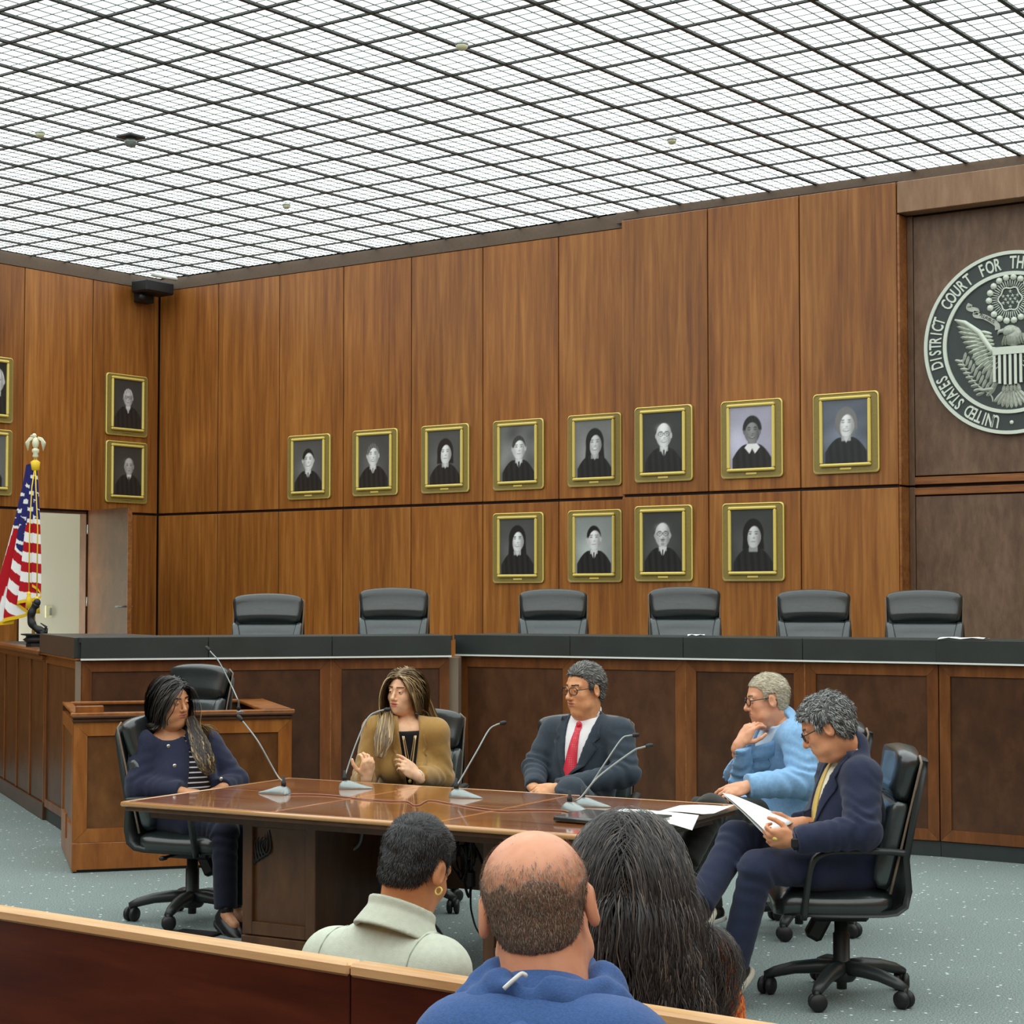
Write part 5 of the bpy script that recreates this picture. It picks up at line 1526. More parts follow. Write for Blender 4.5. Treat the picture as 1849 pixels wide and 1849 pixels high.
# ------------------------------------------------------------------ hand
def hand_mesh(w, dirn, back, side, curl=(.5, .5, .5, .5), thumb=.3, s=1.0, spread=.03, h=.0024, forearm=None, c2=1.0):
    """w wrist, dirn towards the fingers, back = direction of the back of the hand, side = +1 when the thumb leaves on the +y side"""
    x_ = unit(dirn); z_ = unit(v3(back) - x_ * (v3(back) @ x_)); y_ = np.cross(z_, x_) * side
    A = np.array([x_, y_, z_]); w = v3(w)
    segs = []
    fin = [(.088, .030, .070, .0088), (.092, .010, .079, .0090), (.088, -.010, .073, .0086), (.080, -.029, .057, .0076)]
    for (bx, by, L, r), cu, k in zip(fin, curl, (1.5, .5, -.5, -1.5)):
        p = np.array([bx, by, .002]); a = 0.15 * cu; yw = spread * k
        for q, (fr, ad) in enumerate(((.46, .75 * cu), (.30, 1.05 * cu * c2), (.24, .75 * cu * c2))):
            a += ad
            d = np.array([math.cos(a) * math.cos(yw), math.sin(yw), -math.sin(a)])
            e = p + d * (L * fr)
            segs.append((p, e, r * (1 - .10 * q), r * (1 - .10 * (q + 1)))); p = e
    tb = np.array([.022, .028, -.006])
    d1 = unit((.62, .70 - .5 * thumb, -.30 - .45 * thumb)); d2 = unit((.85, .42 - .55 * thumb, -.30 - .35 * thumb)); d3 = unit((.95, .20 - .5 * thumb, -.25 - .2 * thumb))
    for d, L, ra, rb in ((d1, .042, .0135, .0108), (d2, .032, .0106, .0094), (d3, .026, .0094, .0076)):
        segs.append((tb, tb + d * L, ra, rb)); tb = tb + d * L
    fa = None if forearm is None else A @ (v3(forearm) - w) / s
    def f(P):
        Q = loc(P, w, A); Q = tuple(q / s for q in Q)
        d = ell(Q, (.048, .001, -.002), (.058, .046, .0175))
        d = smin(d, cap(Q, (.018, 0, 0), (.078, .028, .001), .0155, .0110), .012)
        d = smin(d, cap(Q, (.018, 0, 0), (.078, -.024, .000), .0150, .0095), .012)
        d = smin(d, cap(Q, (.010, .012, -.006), (.036, .026, -.010), .016, .013), .012)
        fg = None
        for k, (a, b, ra, rb) in enumerate(segs):
            c = cap(Q, a, b, ra, rb)
            d = smin(d, c, .007 if k % 3 == 0 else .0022)
        wr = cap((Q[0], Q[1], Q[2] * 1.25), (-.03, 0, 0), (.015, 0, 0), .0265, .0255)
        d = smin(d, wr, .018)
        if fa is not None: d = smin(d, cap(Q, (-.01, 0, 0), tuple(fa), .026, .036), .015)
        return d * s
    pts = [w + A.T @ (np.array(e) * s) for sg in segs for e in sg[:2]] + [w]
    if forearm is not None: pts.append(v3(forearm))
    lo, hi = bounds(pts, .045 * s)
    return surfnet(f, lo, hi, h)

# ------------------------------------------------------------------ torso, limbs
def torso_axes(J):
    up = unit(v3(J['neck']) - v3(J['pelvis'])); l = v3(J['shl']) - v3(J['shr']); l = unit(l - up * (l @ up))
    return np.array([np.cross(l, up), l, up])
def torso_fn(J, g, hips=True):
    A = torso_axes(J); p = v3(J['pelvis']); n = v3(J['neck']); L = np.linalg.norm(n - p); F_, U_ = A[0], A[2]
    sw = np.linalg.norm(v3(J['shl']) - v3(J['shr'])) / 2
    b = J.get('build', 1.0); bl = J.get('belly', 1.0); bust = J.get('bust', 0)
    mid = (v3(J['shl']) + v3(J['shr'])) / 2
    chest_c = mid - U_ * .155 + F_ * .012 + (p + U_ * (L - .155) - (mid - U_ * .155)) * .3
    belly_c = p + U_ * (.32 * L) + F_ * (.022 + .03 * (bl - 1))
    hl, hr = v3(J['hipl']), v3(J['hipr'])
    def f(P):
        d = ell(P, chest_c, (.122 * b + g, sw * .93 + g, .205 + g), A)
        d = smin(d, ell(P, belly_c, (.122 * bl + g, .158 * b * (.6 + .4 * bl) + g, .185 + g), A), .07)
        d = smin(d, ell(P, p, (.125 + g, .178 * b + g, .125 + g), A), .06)
        d = smin(d, cap(P, J['shl'], J['shr'], .062 + g, .062 + g), .05)
        tz_ = mid + U_ * .025 - F_ * .02
        d = smin(d, cap(P, n + U_ * .02 - F_ * .005, v3(J['shl']) * .55 + tz_ * .45, .052 + g * .5, .046 + g), .05)
        d = smin(d, cap(P, n + U_ * .02 - F_ * .005, v3(J['shr']) * .55 + tz_ * .45, .052 + g * .5, .046 + g), .05)
        if bust:
            for sg in (-1, 1):
                d = smin(d, sph(P, chest_c + F_ * .085 + A[1] * sg * .075 - U_ * .03, .062 + g), .05)
        return d
    return f, A, chest_c
def arm_fn(J, sd, g, g2=None, cut=.012, wr=None, seed=0, amp=.0035):
    S, E, W_ = v3(J['sh' + sd]), v3(J['el' + sd]), v3(J['wr' + sd])
    ar = J.get('arm', 1.0); g2 = g if g2 is None else g2
    ax = unit(W_ - E); L1 = np.linalg.norm(E - S); L2 = np.linalg.norm(W_ - E)
    def f(P):
        t1 = capT(P, S, E); t2 = capT(P, E, W_)
        e = (P[0] - W_[0]) * ax[0] + (P[1] - W_[1]) * ax[1] + (P[2] - W_[2]) * ax[2]
        d = smin(cap(P, S, E, .060 * ar + g, .050 * ar + g), smax(cap(P, E, W_, .048 * ar + g, .034 * ar + g2), e + cut, .004), .03)
        if amp:
            wv = nz(P, 55, seed) + .6 * nz(P, 110, seed + 1)
            fold = np.sin((t1 * L1 + t2 * L2) * 100 + 5.0 * nz(P, 17, seed + 2))
            win = np.exp(-((t1 - 1) / .35) ** 2) * np.exp(-(t2 / .4) ** 2) + .35
            d = d + amp * (fold * win * .9 + .35 * wv)
        return d
    return f
def leg_fn(J, sd, g, cut=.02, seed=0, amp=.004):
    Hh, K, N_ = v3(J['hip' + sd]), v3(J['kn' + sd]), v3(J['an' + sd])
    ax = unit(N_ - K); lg = J.get('leg', 1.0)
    def f(P):
        t1 = capT(P, Hh, K); t2 = capT(P, K, N_)
        e = (P[0] - N_[0]) * ax[0] + (P[1] - N_[1]) * ax[1] + (P[2] - N_[2]) * ax[2]
        d = smin(cap(P, Hh, K, .086 * lg + g, .064 * lg + g), smax(cap(P, K, N_, .062 * lg + g, .052 * lg + g), e + cut, .004), .03)
        if amp:
            win = np.exp(-((t1 - 1) / .3) ** 2) * np.exp(-(t2 / .25) ** 2) + .6 * np.exp(-(t1 / .35) ** 2) + .2
            d = d + amp * win * (np.sin((t1 + t2) * 42 + 5 * nz(P, 15, seed)) + .5 * nz(P, 60, seed + 1))
        return d
    return f

def body_mesh(sp, J, h=.017):
    """the continuous body under the clothes, slimmer than they are"""
    g = -.016
    T, A, cc = torso_fn(J, g)
    fs = [arm_fn(J, s, g, g, 0, amp=0) for s in 'lr'] + [leg_fn(J, s, g, 0, amp=0) for s in 'lr']
    def f(P):
        d = T(P)
        for q in fs: d = smin(d, q(P), .03)
        d = smin(d, cap(P, J['neck'], v3(sp['c']) - sp['A'][2] * .06, .045, .045), .02)
        for s in 'lr':
            if 'to' + s in J: d = smin(d, cap(P, J['an' + s], J['to' + s], .034, .028), .02)
        return d
    keys = ['pelvis', 'neck', 'shl', 'shr', 'ell', 'elr', 'wrl', 'wrr', 'hipl', 'hipr', 'knl', 'knr', 'anl', 'anr'] + [k for k in ('tol', 'tor') if k in J]
    lo, hi = bounds([J[k] for k in keys], .17)
    return surfnet(f, lo, hi, h)

def drape(f, c, A, uv, off=.004, start=.34):
    """points on the front of a garment: (u left, v up) from c, seen along the chest's own forward axis"""
    uv = np.asarray(uv, float)
    O = c + uv[:, :1] * A[1] + uv[:, 1:2] * A[2]; t = np.full(len(uv), start)
    for _ in range(60):
        P = O + t[:, None] * A[0]
        d = f(tuple(P.T)); t = np.where(d > .0005, t - np.clip(d, .0005, .05) * .8, t); t = np.maximum(t, -.1)
    hit = f(tuple((O + t[:, None] * A[0]).T)) < .008
    for i in range(len(t) - 2, -1, -1):
        if not hit[i] and hit[i + 1]: t[i] = t[i + 1]; hit[i] = True
    return O + (t + off)[:, None] * A[0]

def strip_mesh(name, L, Rr, mat, parent, f_back, th=.004, smooth=True):
    """a thin closed band between two draped edges"""
    n = len(L); V = np.concatenate([L, Rr, L - f_back * th, Rr - f_back * th]); F = []
    for i in range(n - 1):
        F += [(i, i + 1, n + i + 1, n + i), (2 * n + i, 3 * n + i, 3 * n + i + 1, 2 * n + i + 1), (i, 2 * n + i, 2 * n + i + 1, i + 1), (n + i, n + i + 1, 3 * n + i + 1, 3 * n + i)]
    F += [(0, n, 3 * n, 2 * n), (n - 1, 3 * n - 1, 4 * n - 1, 2 * n - 1)]
    return mesh_obj(name, V, F, mat, parent, None, smooth)

# ------------------------------------------------------------------ hair
def hair_shell(sp, line, t=(.012, .010, .016), h=.0034, amp=.0015, seed=3, cut=None):
    """close cap of hair: inflated skull above a hairline z = line(x, |y|)"""
    c, A, s = v3(sp['c']), sp['A'], sp.get('s', 1.0); wd = sp.get('wide', 1.0)
    def f(P):
        x, y, z = loc(P, c, A); x, y, z = x / s, y / s / wd, z / s
        d = ell((x, y, z), (-.012, 0, .042), (.099 + t[0], .0775 + t[1], .081 + t[2]))
        d = smin(d, ell((x, y, z), (-.030, 0, -.025), (.062 + t[0], .058 + t[1], .060)), .03)
        d = d + amp * nz((x, y, z), 160, seed) + amp * 1.3 * nz((x, y, z), 70, seed + 1)
        d = smax(d, -(z - line(x, np.abs(y)) + amp * 2 * nz((x, y, z), 120, seed + 2)), .008)
        if cut is not None: d = smax(d, -cut(x, y, z), .004)
        return d * s
    lo, hi = bounds([c], .165 * s)
    return f, surfnet(f, lo, hi, h)

def ribbons(name, P, wv, mats, parent, mi, taper=True):
    """P (N, n, 3) polylines, wv (N, n, 3) half width vectors"""
    N_, n, _ = P.shape
    if taper:
        k = np.ones(n); k[-1] = .15; k[-2] = .7 if n > 3 else .8
        wv = wv * k[None, :, None]
    V = np.stack([P - wv, P + wv], 2).reshape(-1, 3)
    i = np.arange(N_)[:, None] * (2 * n) + np.arange(n - 1)[None] * 2
    F = np.stack([i, i + 1, i + 3, i + 2], -1).reshape(-1, 4)
    m = np.repeat(mi, n - 1) if np.ndim(mi) == 1 else np.asarray(mi).reshape(-1)
    return mesh_obj(name, V, F, mats, parent, m, True)

def fibres(sp, f, V, n, comb, length, lift, width, mats, parent, seed=1, weights=None, keep=None):
    """short hairs standing on a shell; comb(q) -> direction in head axes for head points q"""
    rs = np.random.default_rng(seed); A, c, s = sp['A'], v3(sp['c']), sp.get('s', 1.0)
    idx = rs.integers(0, len(V), n); p = V[idx] + rs.normal(0, .0015, (n, 3))
    d0, g = grad(f, p); p = p - g * (d0 + .001)[:, None]
    q = (p - c) @ A.T / s
    if keep is not None:
        k = keep(q, rs); p, g, q = p[k], g[k], q[k]; n = len(p)
    dr = comb(q) @ A; dr = dr + rs.normal(0, .22, dr.shape)
    dr = dr - g * np.sum(dr * g, 1, keepdims=True); dr /= np.linalg.norm(dr, axis=1, keepdims=True) + 1e-9
    L = length * rs.uniform(.6, 1.25, (n, 1)); lf = lift * rs.uniform(.3, 1.4, (n, 1))
    P = np.stack([p, p + dr * L * .5 + g * lf * .8, p + dr * L + g * lf * .7], 1)
    w = np.cross(dr, g); w /= np.linalg.norm(w, axis=1, keepdims=True) + 1e-9
    wv = np.repeat((w * width)[:, None], 3, 1)
    mi = rs.choice(len(mats), n, p=weights)
    o = ribbons('hair_strands', P, wv, mats, parent, mi)
    o['kind'] = 'stuff'
    return o

def flow(roots, d0, sdf, steps, ds, field, gap, wave=(0, 60), seed=2, gmix=.22):
    """long hair: strands that leave the scalp, fall, and slide over head and clothes"""
    rs = np.random.default_rng(seed); n = len(roots)
    p = roots.copy(); d = d0.copy(); out = [p.copy()]
    gp = gap * rs.uniform(.1, 1.0, n)
    for k in range(steps):
        d = d * (1 - gmix) + gmix * field(p, k / steps)
        d /= np.linalg.norm(d, axis=1, keepdims=True) + 1e-9
        p = p + d * ds
        for _ in range(2):
            dist, g = grad(sdf, p, .003)
            push = np.clip(gp - dist, 0, .03)
            p = p + g * push[:, None]
        d = p - out[-1]; d /= np.linalg.norm(d, axis=1, keepdims=True) + 1e-9
        out.append(p.copy())
    P = np.stack(out, 1)
    if wave[0]:
        ph = rs.uniform(0, 6.3, (n, 1)); kk = np.arange(steps + 1)[None] * ds * wave[1]
        rnd = rs.normal(0, 1, (n, 3)); rnd[:, 2] *= .2; rnd /= np.linalg.norm(rnd, axis=1, keepdims=True)
        amp = wave[0] * np.clip(np.arange(steps + 1) / steps * 1.6, 0, 1)[None]
        P = P + rnd[:, None] * (np.sin(kk + ph) * amp)[..., None]
    return P
def ribbon_widths(P, ctr, w, rs):
    t = np.gradient(P, axis=1); r = P - ctr; wv = np.cross(t, r); wv /= np.linalg.norm(wv, axis=2, keepdims=True) + 1e-9
    return wv * w * rs.uniform(.6, 1.3, (len(P), 1, 1))

def lock(name, guide, rad, n, w, mats, parent, weights, wave=(.004, 60), seed=1, ends=None, flat=.55):
    """a hanging lock: strands gathered round a guide curve; rad = radius along it, ends = material for the tips"""
    rs = np.random.default_rng(seed); G = np.array([tuple(p) for p in spline(guide, 5)]); m = len(G)
    s = np.linspace(0, 1, m); r = np.interp(s, np.linspace(0, 1, len(rad)), rad)
    t = np.gradient(G, axis=0); t /= np.linalg.norm(t, axis=1, keepdims=True)
    a = np.cross(t, FW); a /= np.linalg.norm(a, axis=1, keepdims=True) + 1e-9; b = np.cross(t, a)
    th = rs.uniform(0, 6.28, n); q = np.sqrt(rs.uniform(0, 1, n))
    u = (q * np.cos(th))[:, None] * r[None]; v = (q * np.sin(th))[:, None] * r[None] * flat
    ph = rs.uniform(0, 6.28, (n, 1)); ln = np.linalg.norm(np.diff(G, axis=0), axis=1).sum()
    u = u + wave[0] * np.sin(s[None] * ln * wave[1] + ph) * np.clip(s * 2, 0, 1)[None]
    P = G[None] + u[..., None] * a[None] + v[..., None] * b[None]
    stop = np.where(rs.random(n) < .5, m - 1, rs.integers(int(m * .75), m, n)); P = np.take_along_axis(P, np.minimum(np.arange(m)[None], stop[:, None])[..., None], 1)
    mi = rs.choice(len(mats), (n, 1), p=weights) * np.ones((1, m - 1), int)
    if ends is not None: mi = np.where(s[None, :-1] > .62 + .14 * rs.normal(0, 1, (n, 1)), rs.choice(ends, (n, 1)), mi)
    wv = np.repeat((a * w)[None], n, 0) * rs.uniform(.6, 1.3, (n, 1, 1))
    o = ribbons(name, P, wv, mats, parent, mi); o['kind'] = 'stuff'
    return o

# ================================================================== PEOPLE
def skin_mats(c, lip, brow):
    m, nt, b = new_mat('skin')
    tc = N(nt, 'ShaderNodeTexCoord')
    t = N(nt, 'ShaderNodeTexNoise', inp={'Scale': 26.0, 'Detail': 4.0}); nt.links.new(tc.outputs['Object'], t.inputs['Vector'])
    r = N(nt, 'ShaderNodeValToRGB'); r.color_ramp.elements[0].position = .32; r.color_ramp.elements[1].position = .7
    r.color_ramp.elements[0].color = tuple(x * q for x, q in zip(c[:3], (.92, .82, .78))) + (1,); r.color_ramp.elements[1].color = tuple(min(1, x * 1.06) for x in c[:3]) + (1,)
    nt.links.new(t.outputs['Fac'], r.inputs['Fac']); nt.links.new(r.outputs['Color'], b.inputs['Base Color'])
    b.inputs['Roughness'].default_value = .48; b.inputs['Specular IOR Level'].default_value = .45
    b.inputs['Subsurface Weight'].default_value = .12; b.inputs['Subsurface Radius'].default_value = (.8, .3, .15); b.inputs['Subsurface Scale'].default_value = .01
    return [m, plain('lips', lip, .45), plain('eyebrow', brow, .8), plain('eye_white', srgb(205, 200, 192), .25), plain('iris', srgb(34, 24, 18), .12)]

CLOTH = {}
def cloth(name, c, rough=.85, noise=.08, bump=.25, sheen=.15, nscale=60):
    CLOTH[name] = plain(name, c, rough, noise=noise, nscale=nscale, bump=bump, bscale=420, sheen=sheen, spec=.25)
    return CLOTH[name]
RV = np.array([math.cos(R(36.2576)), math.sin(R(36.2576)), 0]); FW = np.array([-math.sin(R(36.2576)), math.cos(R(36.2576)), 0]); UP = np.array([0, 0, 1.0])

def seat_joints(hub, ang, z=.565, back=.06, hw=.088):
    F_ = np.array([math.cos(R(ang)), math.sin(R(ang)), 0]); l = np.array([-F_[1], F_[0], 0])
    p = np.array([hub[0], hub[1], z]) - F_ * back
    return dict(pelvis=p, hipl=p + F_ * .05 + l * hw, hipr=p + F_ * .05 - l * hw), F_, l

def start_person(label, sp, J, skin, hands=()):
    p = v3(J['pelvis'])
    t = thing('person', label, 'person', (float(p[0]), float(p[1]), 0.0), 0)
    V, F, m = head_mesh(sp)
    parts = [(V, F, m)]
    bv, bf = body_mesh(sp, J); parts.append((bv, bf, 0))
    for hd in hands:
        hv, hf = hand_mesh(**hd); parts.append((hv, hf, 0))
    V, F, m = merge(parts)
    mesh_obj('body', V, F, skin, t, m, True)
    return t

def trousers(t, J, mat, g=.006, cut=.03, h=.0095, seed=5):
    T, A, cc = torso_fn(J, g)
    p = v3(J['pelvis']); U_ = A[2]
    ls = [leg_fn(J, s, g, cut, seed + 3 * k) for k, s in enumerate('lr')]
    def f(P):
        d = ell(P, p, (.128 + g, .180 * J.get('build', 1) + g, .130 + g), A)
        d = smin(d, smin(ls[0](P), ls[1](P), .012), .04)
        z = (P[0] - p[0]) * U_[0] + (P[1] - p[1]) * U_[1] + (P[2] - p[2]) * U_[2]
        x = (P[0] - p[0]) * A[0][0] + (P[1] - p[1]) * A[0][1] + (P[2] - p[2]) * A[0][2]
        return smax(d, -np.maximum(.13 - z, x - .15), .006)
    lo, hi = bounds([J[k] for k in ('pelvis', 'hipl', 'hipr', 'knl', 'knr', 'anl', 'anr')], .17)
    V, F = surfnet(f, lo, hi, h)
    return mesh_obj('trousers', V, F, mat, t, None, True)

def shoe(t, an, to, mat, sole):
    an, to = v3(an), v3(to); d = unit(to - an); up = unit(UP - d * (UP @ d)) if abs(d[2]) < .9 else unit(FW); A = np.array([d, np.cross(up, d), up])
    heel = an - d * .03
    def f(P):
        x, y, z = loc(P, an, A)
        b = smin(ell((x, y, z), (.075, 0, -.035), (.125, .045, .042)), cap((x, y, z), (-.02, 0, -.03), (-.005, 0, .03), .040, .036), .03)
        return smax(b, -(z + .062), .006)
    lo, hi = bounds([an, an + d * .2, heel], .075)
    V, F = surfnet(f, lo, hi, .006); o = mesh_obj('shoe', V, F, mat, t, None, True)
    def g(P):
        x, y, z = loc(P, an, A); q = np.sqrt((np.maximum(np.abs(x - .065) - .08, 0)) ** 2 + (y * 1.15) ** 2) - .050
        return smax(q, np.abs(z + .068) - .012, .004)
    V, F = surfnet(g, lo - .02, hi + .02, .006); mesh_obj('sole', V, F, sole, o, None, True)

def jacket(t, J, mat, g=.012, sleeve=.010, w0=.075, vlen=.30, low=0.0, h=.0085, skirt=.12, cut=.012, seed=1, collar=True, amp=.0035, lapel=.055, notch=True, lap_mat=None, name='jacket', split=0.0, back_only=False, off=0.0, cs=.0, scoop=0.0):
    """coat with sleeves, open V at the front, lapels laid along the opening"""
    T, A, cc = torso_fn(J, g); n = v3(J['neck']); p = v3(J['pelvis'])
    arms = [arm_fn(J, s, g * .5 + sleeve * .6, sleeve, cut, None, seed + 5 * k, amp) for k, s in enumerate('lr')]
    legs = [(v3(J['hip' + s]), v3(J['hip' + s]) * (1 - skirt / .42) + v3(J['kn' + s]) * (skirt / .42)) for s in 'lr']
    sl, sr = v3(J['shl']), v3(J['shr'])
    vtop = .03
    def opening(v):                                   # half width of the opening at height v under the neck
        tt = np.clip((v + vlen) / (vlen + vtop), 0, 1)
        w = w0 * tt ** .85
        if low: w = np.maximum(w, np.where(v < -vlen, low * np.clip((-vlen - v) / .22, 0, 1), 0))
        return w
    def f(P):
        d = T(P)
        for a, b in legs: d = smin(d, cap(P, a, b, .098 + g, .090 + g), .05)
        x, y, z = loc(P, n, A)
        if amp:
            d = d + amp * .55 * nz(P, 26, seed + 9) + amp * .5 * np.sin(z * 48 + 3.2 * nz(P, 12, seed + 4)) * np.exp(-((z + .40) / .14) ** 2)
        for a in arms: d = smin(d, a(P), .028)
        if scoop: d = smax(d, -sph(P, n + A[0] * .035 + A[2] * .055, scoop), .006)
        if collar:
            rr = np.hypot(x + .012 - cs, y * .92)
            ring = np.hypot(np.maximum(np.abs(rr - .064 - .3 * np.clip(.01 - z, 0, .02)) - .003, 0), np.maximum(np.abs(z - .010 + .22 * x) - .020, 0)) - .006
            d = smin(d, ring, .006)
        if not back_only:
            wdg = np.maximum(np.abs(y - off) - opening(z), -x - .0)
            if not low: wdg = np.maximum(wdg, -(z + vlen))
            d = smax(d, -wdg, .004)
            if split:                                  # hairline between the two front edges
                d = smax(d, -np.maximum(np.maximum(np.abs(y - off) - split, -x), z + vlen - .01), .003)
        pz = (P[0] - p[0]) * A[2][0] + (P[1] - p[1]) * A[2][1] + (P[2] - p[2]) * A[2][2]
        return smax(d, -(pz + .115), .01)
    lo, hi = bounds([n, p, sl, sr, J['ell'], J['elr'], J['wrl'], J['wrr'], legs[0][1], legs[1][1]], .16)
    V, F = surfnet(f, lo, hi, h)
    o = mesh_obj(name, V, F, mat, t, None, True)
    if lapel and not back_only:
        for sg in (1, -1):
            vv = np.linspace(.02, -vlen + .004, 16); tt = np.linspace(0, 1, 16)
            wi = opening(vv) + .002
            wl = lapel * np.clip(np.minimum(.45 + tt * 2.2, (1.02 - tt) * 1.5), .03, 1)
            if notch: wl = np.where((tt > .22) & (tt < .32), wl * .62, wl)
            a = drape(f, n, A, np.stack([off + sg * (wi - .003), vv], 1), .010); b = drape(f, n, A, np.stack([off + sg * (wi + wl), vv], 1), .011)
            strip_mesh('lapel', a, b, lap_mat or mat, o, A[0], .008)
    return o, f, n, A

def shirt(t, J, mat, g=.002, h=.010, collar=True, name='shirt', nr=.062, cs=0.0, scoop=0.0):
    T, A, cc = torso_fn(J, g); n = v3(J['neck']); p = v3(J['pelvis'])
    def f(P):
        x, y, z = loc(P, n, A)
        d = smax(T(P), z - .030, .01)
        if scoop: d = smax(d, -sph(P, n + A[0] * .035 + A[2] * .055, scoop), .006)
        if collar:
            rr = np.hypot(x + .006 - cs, y)
            ring = np.hypot(np.maximum(np.abs(rr - nr - .10 * np.clip(.02 - z, 0, .05)) - .003, 0), np.maximum(np.abs(z - .034 + .30 * x) - .024, 0)) - .005
            ring = smax(ring, -np.maximum(np.abs(y) - .050 * np.clip((.030 - z) / .05, .06, 1), -x), .002)
            d = smin(d, ring, .004)
        pz = (P[0] - p[0]) * A[2][0] + (P[1] - p[1]) * A[2][1] + (P[2] - p[2]) * A[2][2]
        return smax(d, -(pz + .04), .01)
    lo, hi = bounds([n, p, J['shl'], J['shr']], .17)
    V, F = surfnet(f, lo, hi, h if not collar else min(h, .007))
    return mesh_obj(name, V, F, mat, t, None, True), f

def necktie(t, f, n, A, mat, L=.42, w=.040, knot=.016, sway=0.0):
    vv = np.linspace(-.012, -L, 18); tt = np.linspace(0, 1, 18)
    ww = np.where(tt < .07, .015 + .004 * (1 - tt / .07), .011 + (w - .011) * np.clip(tt / .9, 0, 1) ** .8); ww = np.where(tt > .96, ww * .55, ww)
    cx = sway * tt
    a = drape(f, n, A, np.stack([cx + ww, vv], 1), .007); b = drape(f, n, A, np.stack([cx - ww, vv], 1), .007)
    o = strip_mesh('necktie', a, b, mat, t, A[0], .006)
    k = drape(f, n, A, [[0, -.004]], .008)[0]
    mb = MB(); Mx = Matrix(A.T.tolist()); mb.ball(tuple(k), (.011, .017, .019), 10, Mx); mb.build('tie_knot', mat, o)
    return o

def glasses(t, sp, mat, lens=True):
    c, A, s = v3(sp['c']), sp['A'], sp.get('s', 1.0); wd = sp.get('wide', 1)
    def G(x, y, z): return tuple(c + A.T @ (np.array([x, y * wd, z]) * s))
    mb = MB()
    for sg in (-1, 1):
        P = []
        for k in range(17):
            a = 2 * math.pi * k / 16; ca, sa = math.cos(a), math.sin(a)
            P.append(G(.108 - .012 * abs(sg * .033 + .025 * ca) / .06, sg * .033 + .025 * math.copysign(abs(ca) ** .7, ca), .006 + .0185 * math.copysign(abs(sa) ** .75, sa)))
        mb.tube(P, .0024, 6, cap=False)
        mb.tube([G(.098, sg * .058, .014), G(.085, sg * .076, .014), G(.02, sg * .083, .016), G(-.012, sg * .083, .018), G(-.03, sg * .080, -.002)], .0024, 6)
    mb.tube([G(.1085, -.009, .010), G(.113, 0, .013), G(.1085, .009, .010)], .0022, 6)
    return mb.build('glasses', mat, t)

def men_line(front=.080, ear=.030):
    xs = [-.13, -.075, -.050, -.034, -.028, .014, .018, .030, .034, .054, .080, .100, .13]
    zs = [-.085, -.078, -.062, -.040, ear, ear, .000, .004, .052, .070, front, front + .012, front + .02]
    return lambda x, a: np.interp(x, xs, zs) + np.where(x > .05, .10 * np.clip(a - .03, 0, .05), 0)

def comb_back(q):
    d = np.stack([-np.ones(len(q)), .25 * np.sign(q[:, 1]), -.35 * np.ones(len(q))], 1); return d
def comb_down(q):
    d = np.stack([-.35 - 0 * q[:, 0], .15 * np.sign(q[:, 1]), -np.ones(len(q))], 1); return d
def hairmats(*cs): return [plain('hair', c, .5, spec=.5) for c in cs]

def short_hair(t, sp, mats, line, th=(.010, .007, .014), n=3200, comb=comb_back, length=.022, lift=.006, width=.0011, weights=None, seed=4, amp=.0016, base=0, cut=None, keep=None):
    f, (V, F) = hair_shell(sp, line, th, amp=amp, seed=seed, cut=cut)
    o = mesh_obj('hair', V, F, mats[base], t, None, True)
    fibres(sp, f, V, n, comb, length, lift, width, mats, o, seed, weights, keep)
    return o

def ring_band(name, c, axis, r, w, mat, parent, flat=1.0):
    ax = unit(axis); u = unit(np.cross(ax, (0, 0, 1) if abs(ax[2]) < .9 else (1, 0, 0))); v = np.cross(ax, u)
    P = [tuple(v3(c) + u * r * math.cos(2 * math.pi * k / 20) + v * r * flat * math.sin(2 * math.pi * k / 20)) for k in range(21)]
    mb = MB(); mb.tube(P, w, 6, cap=False); return mb.build(name, mat, parent)

def buttons(o, f, n, A, uv, mat, r=.010):
    for p in drape(f, n, A, uv, .002):
        mb = MB(); mb.lathe([(r, -.003), (r, .002), (r * .7, .004), (0, .003)], tuple(p), 10, Matrix((A[1], A[2], A[0])).transposed()); mb.build('button', mat, o)

black_shoe = plain('black_shoe_leather', srgb(24, 24, 26), .35)

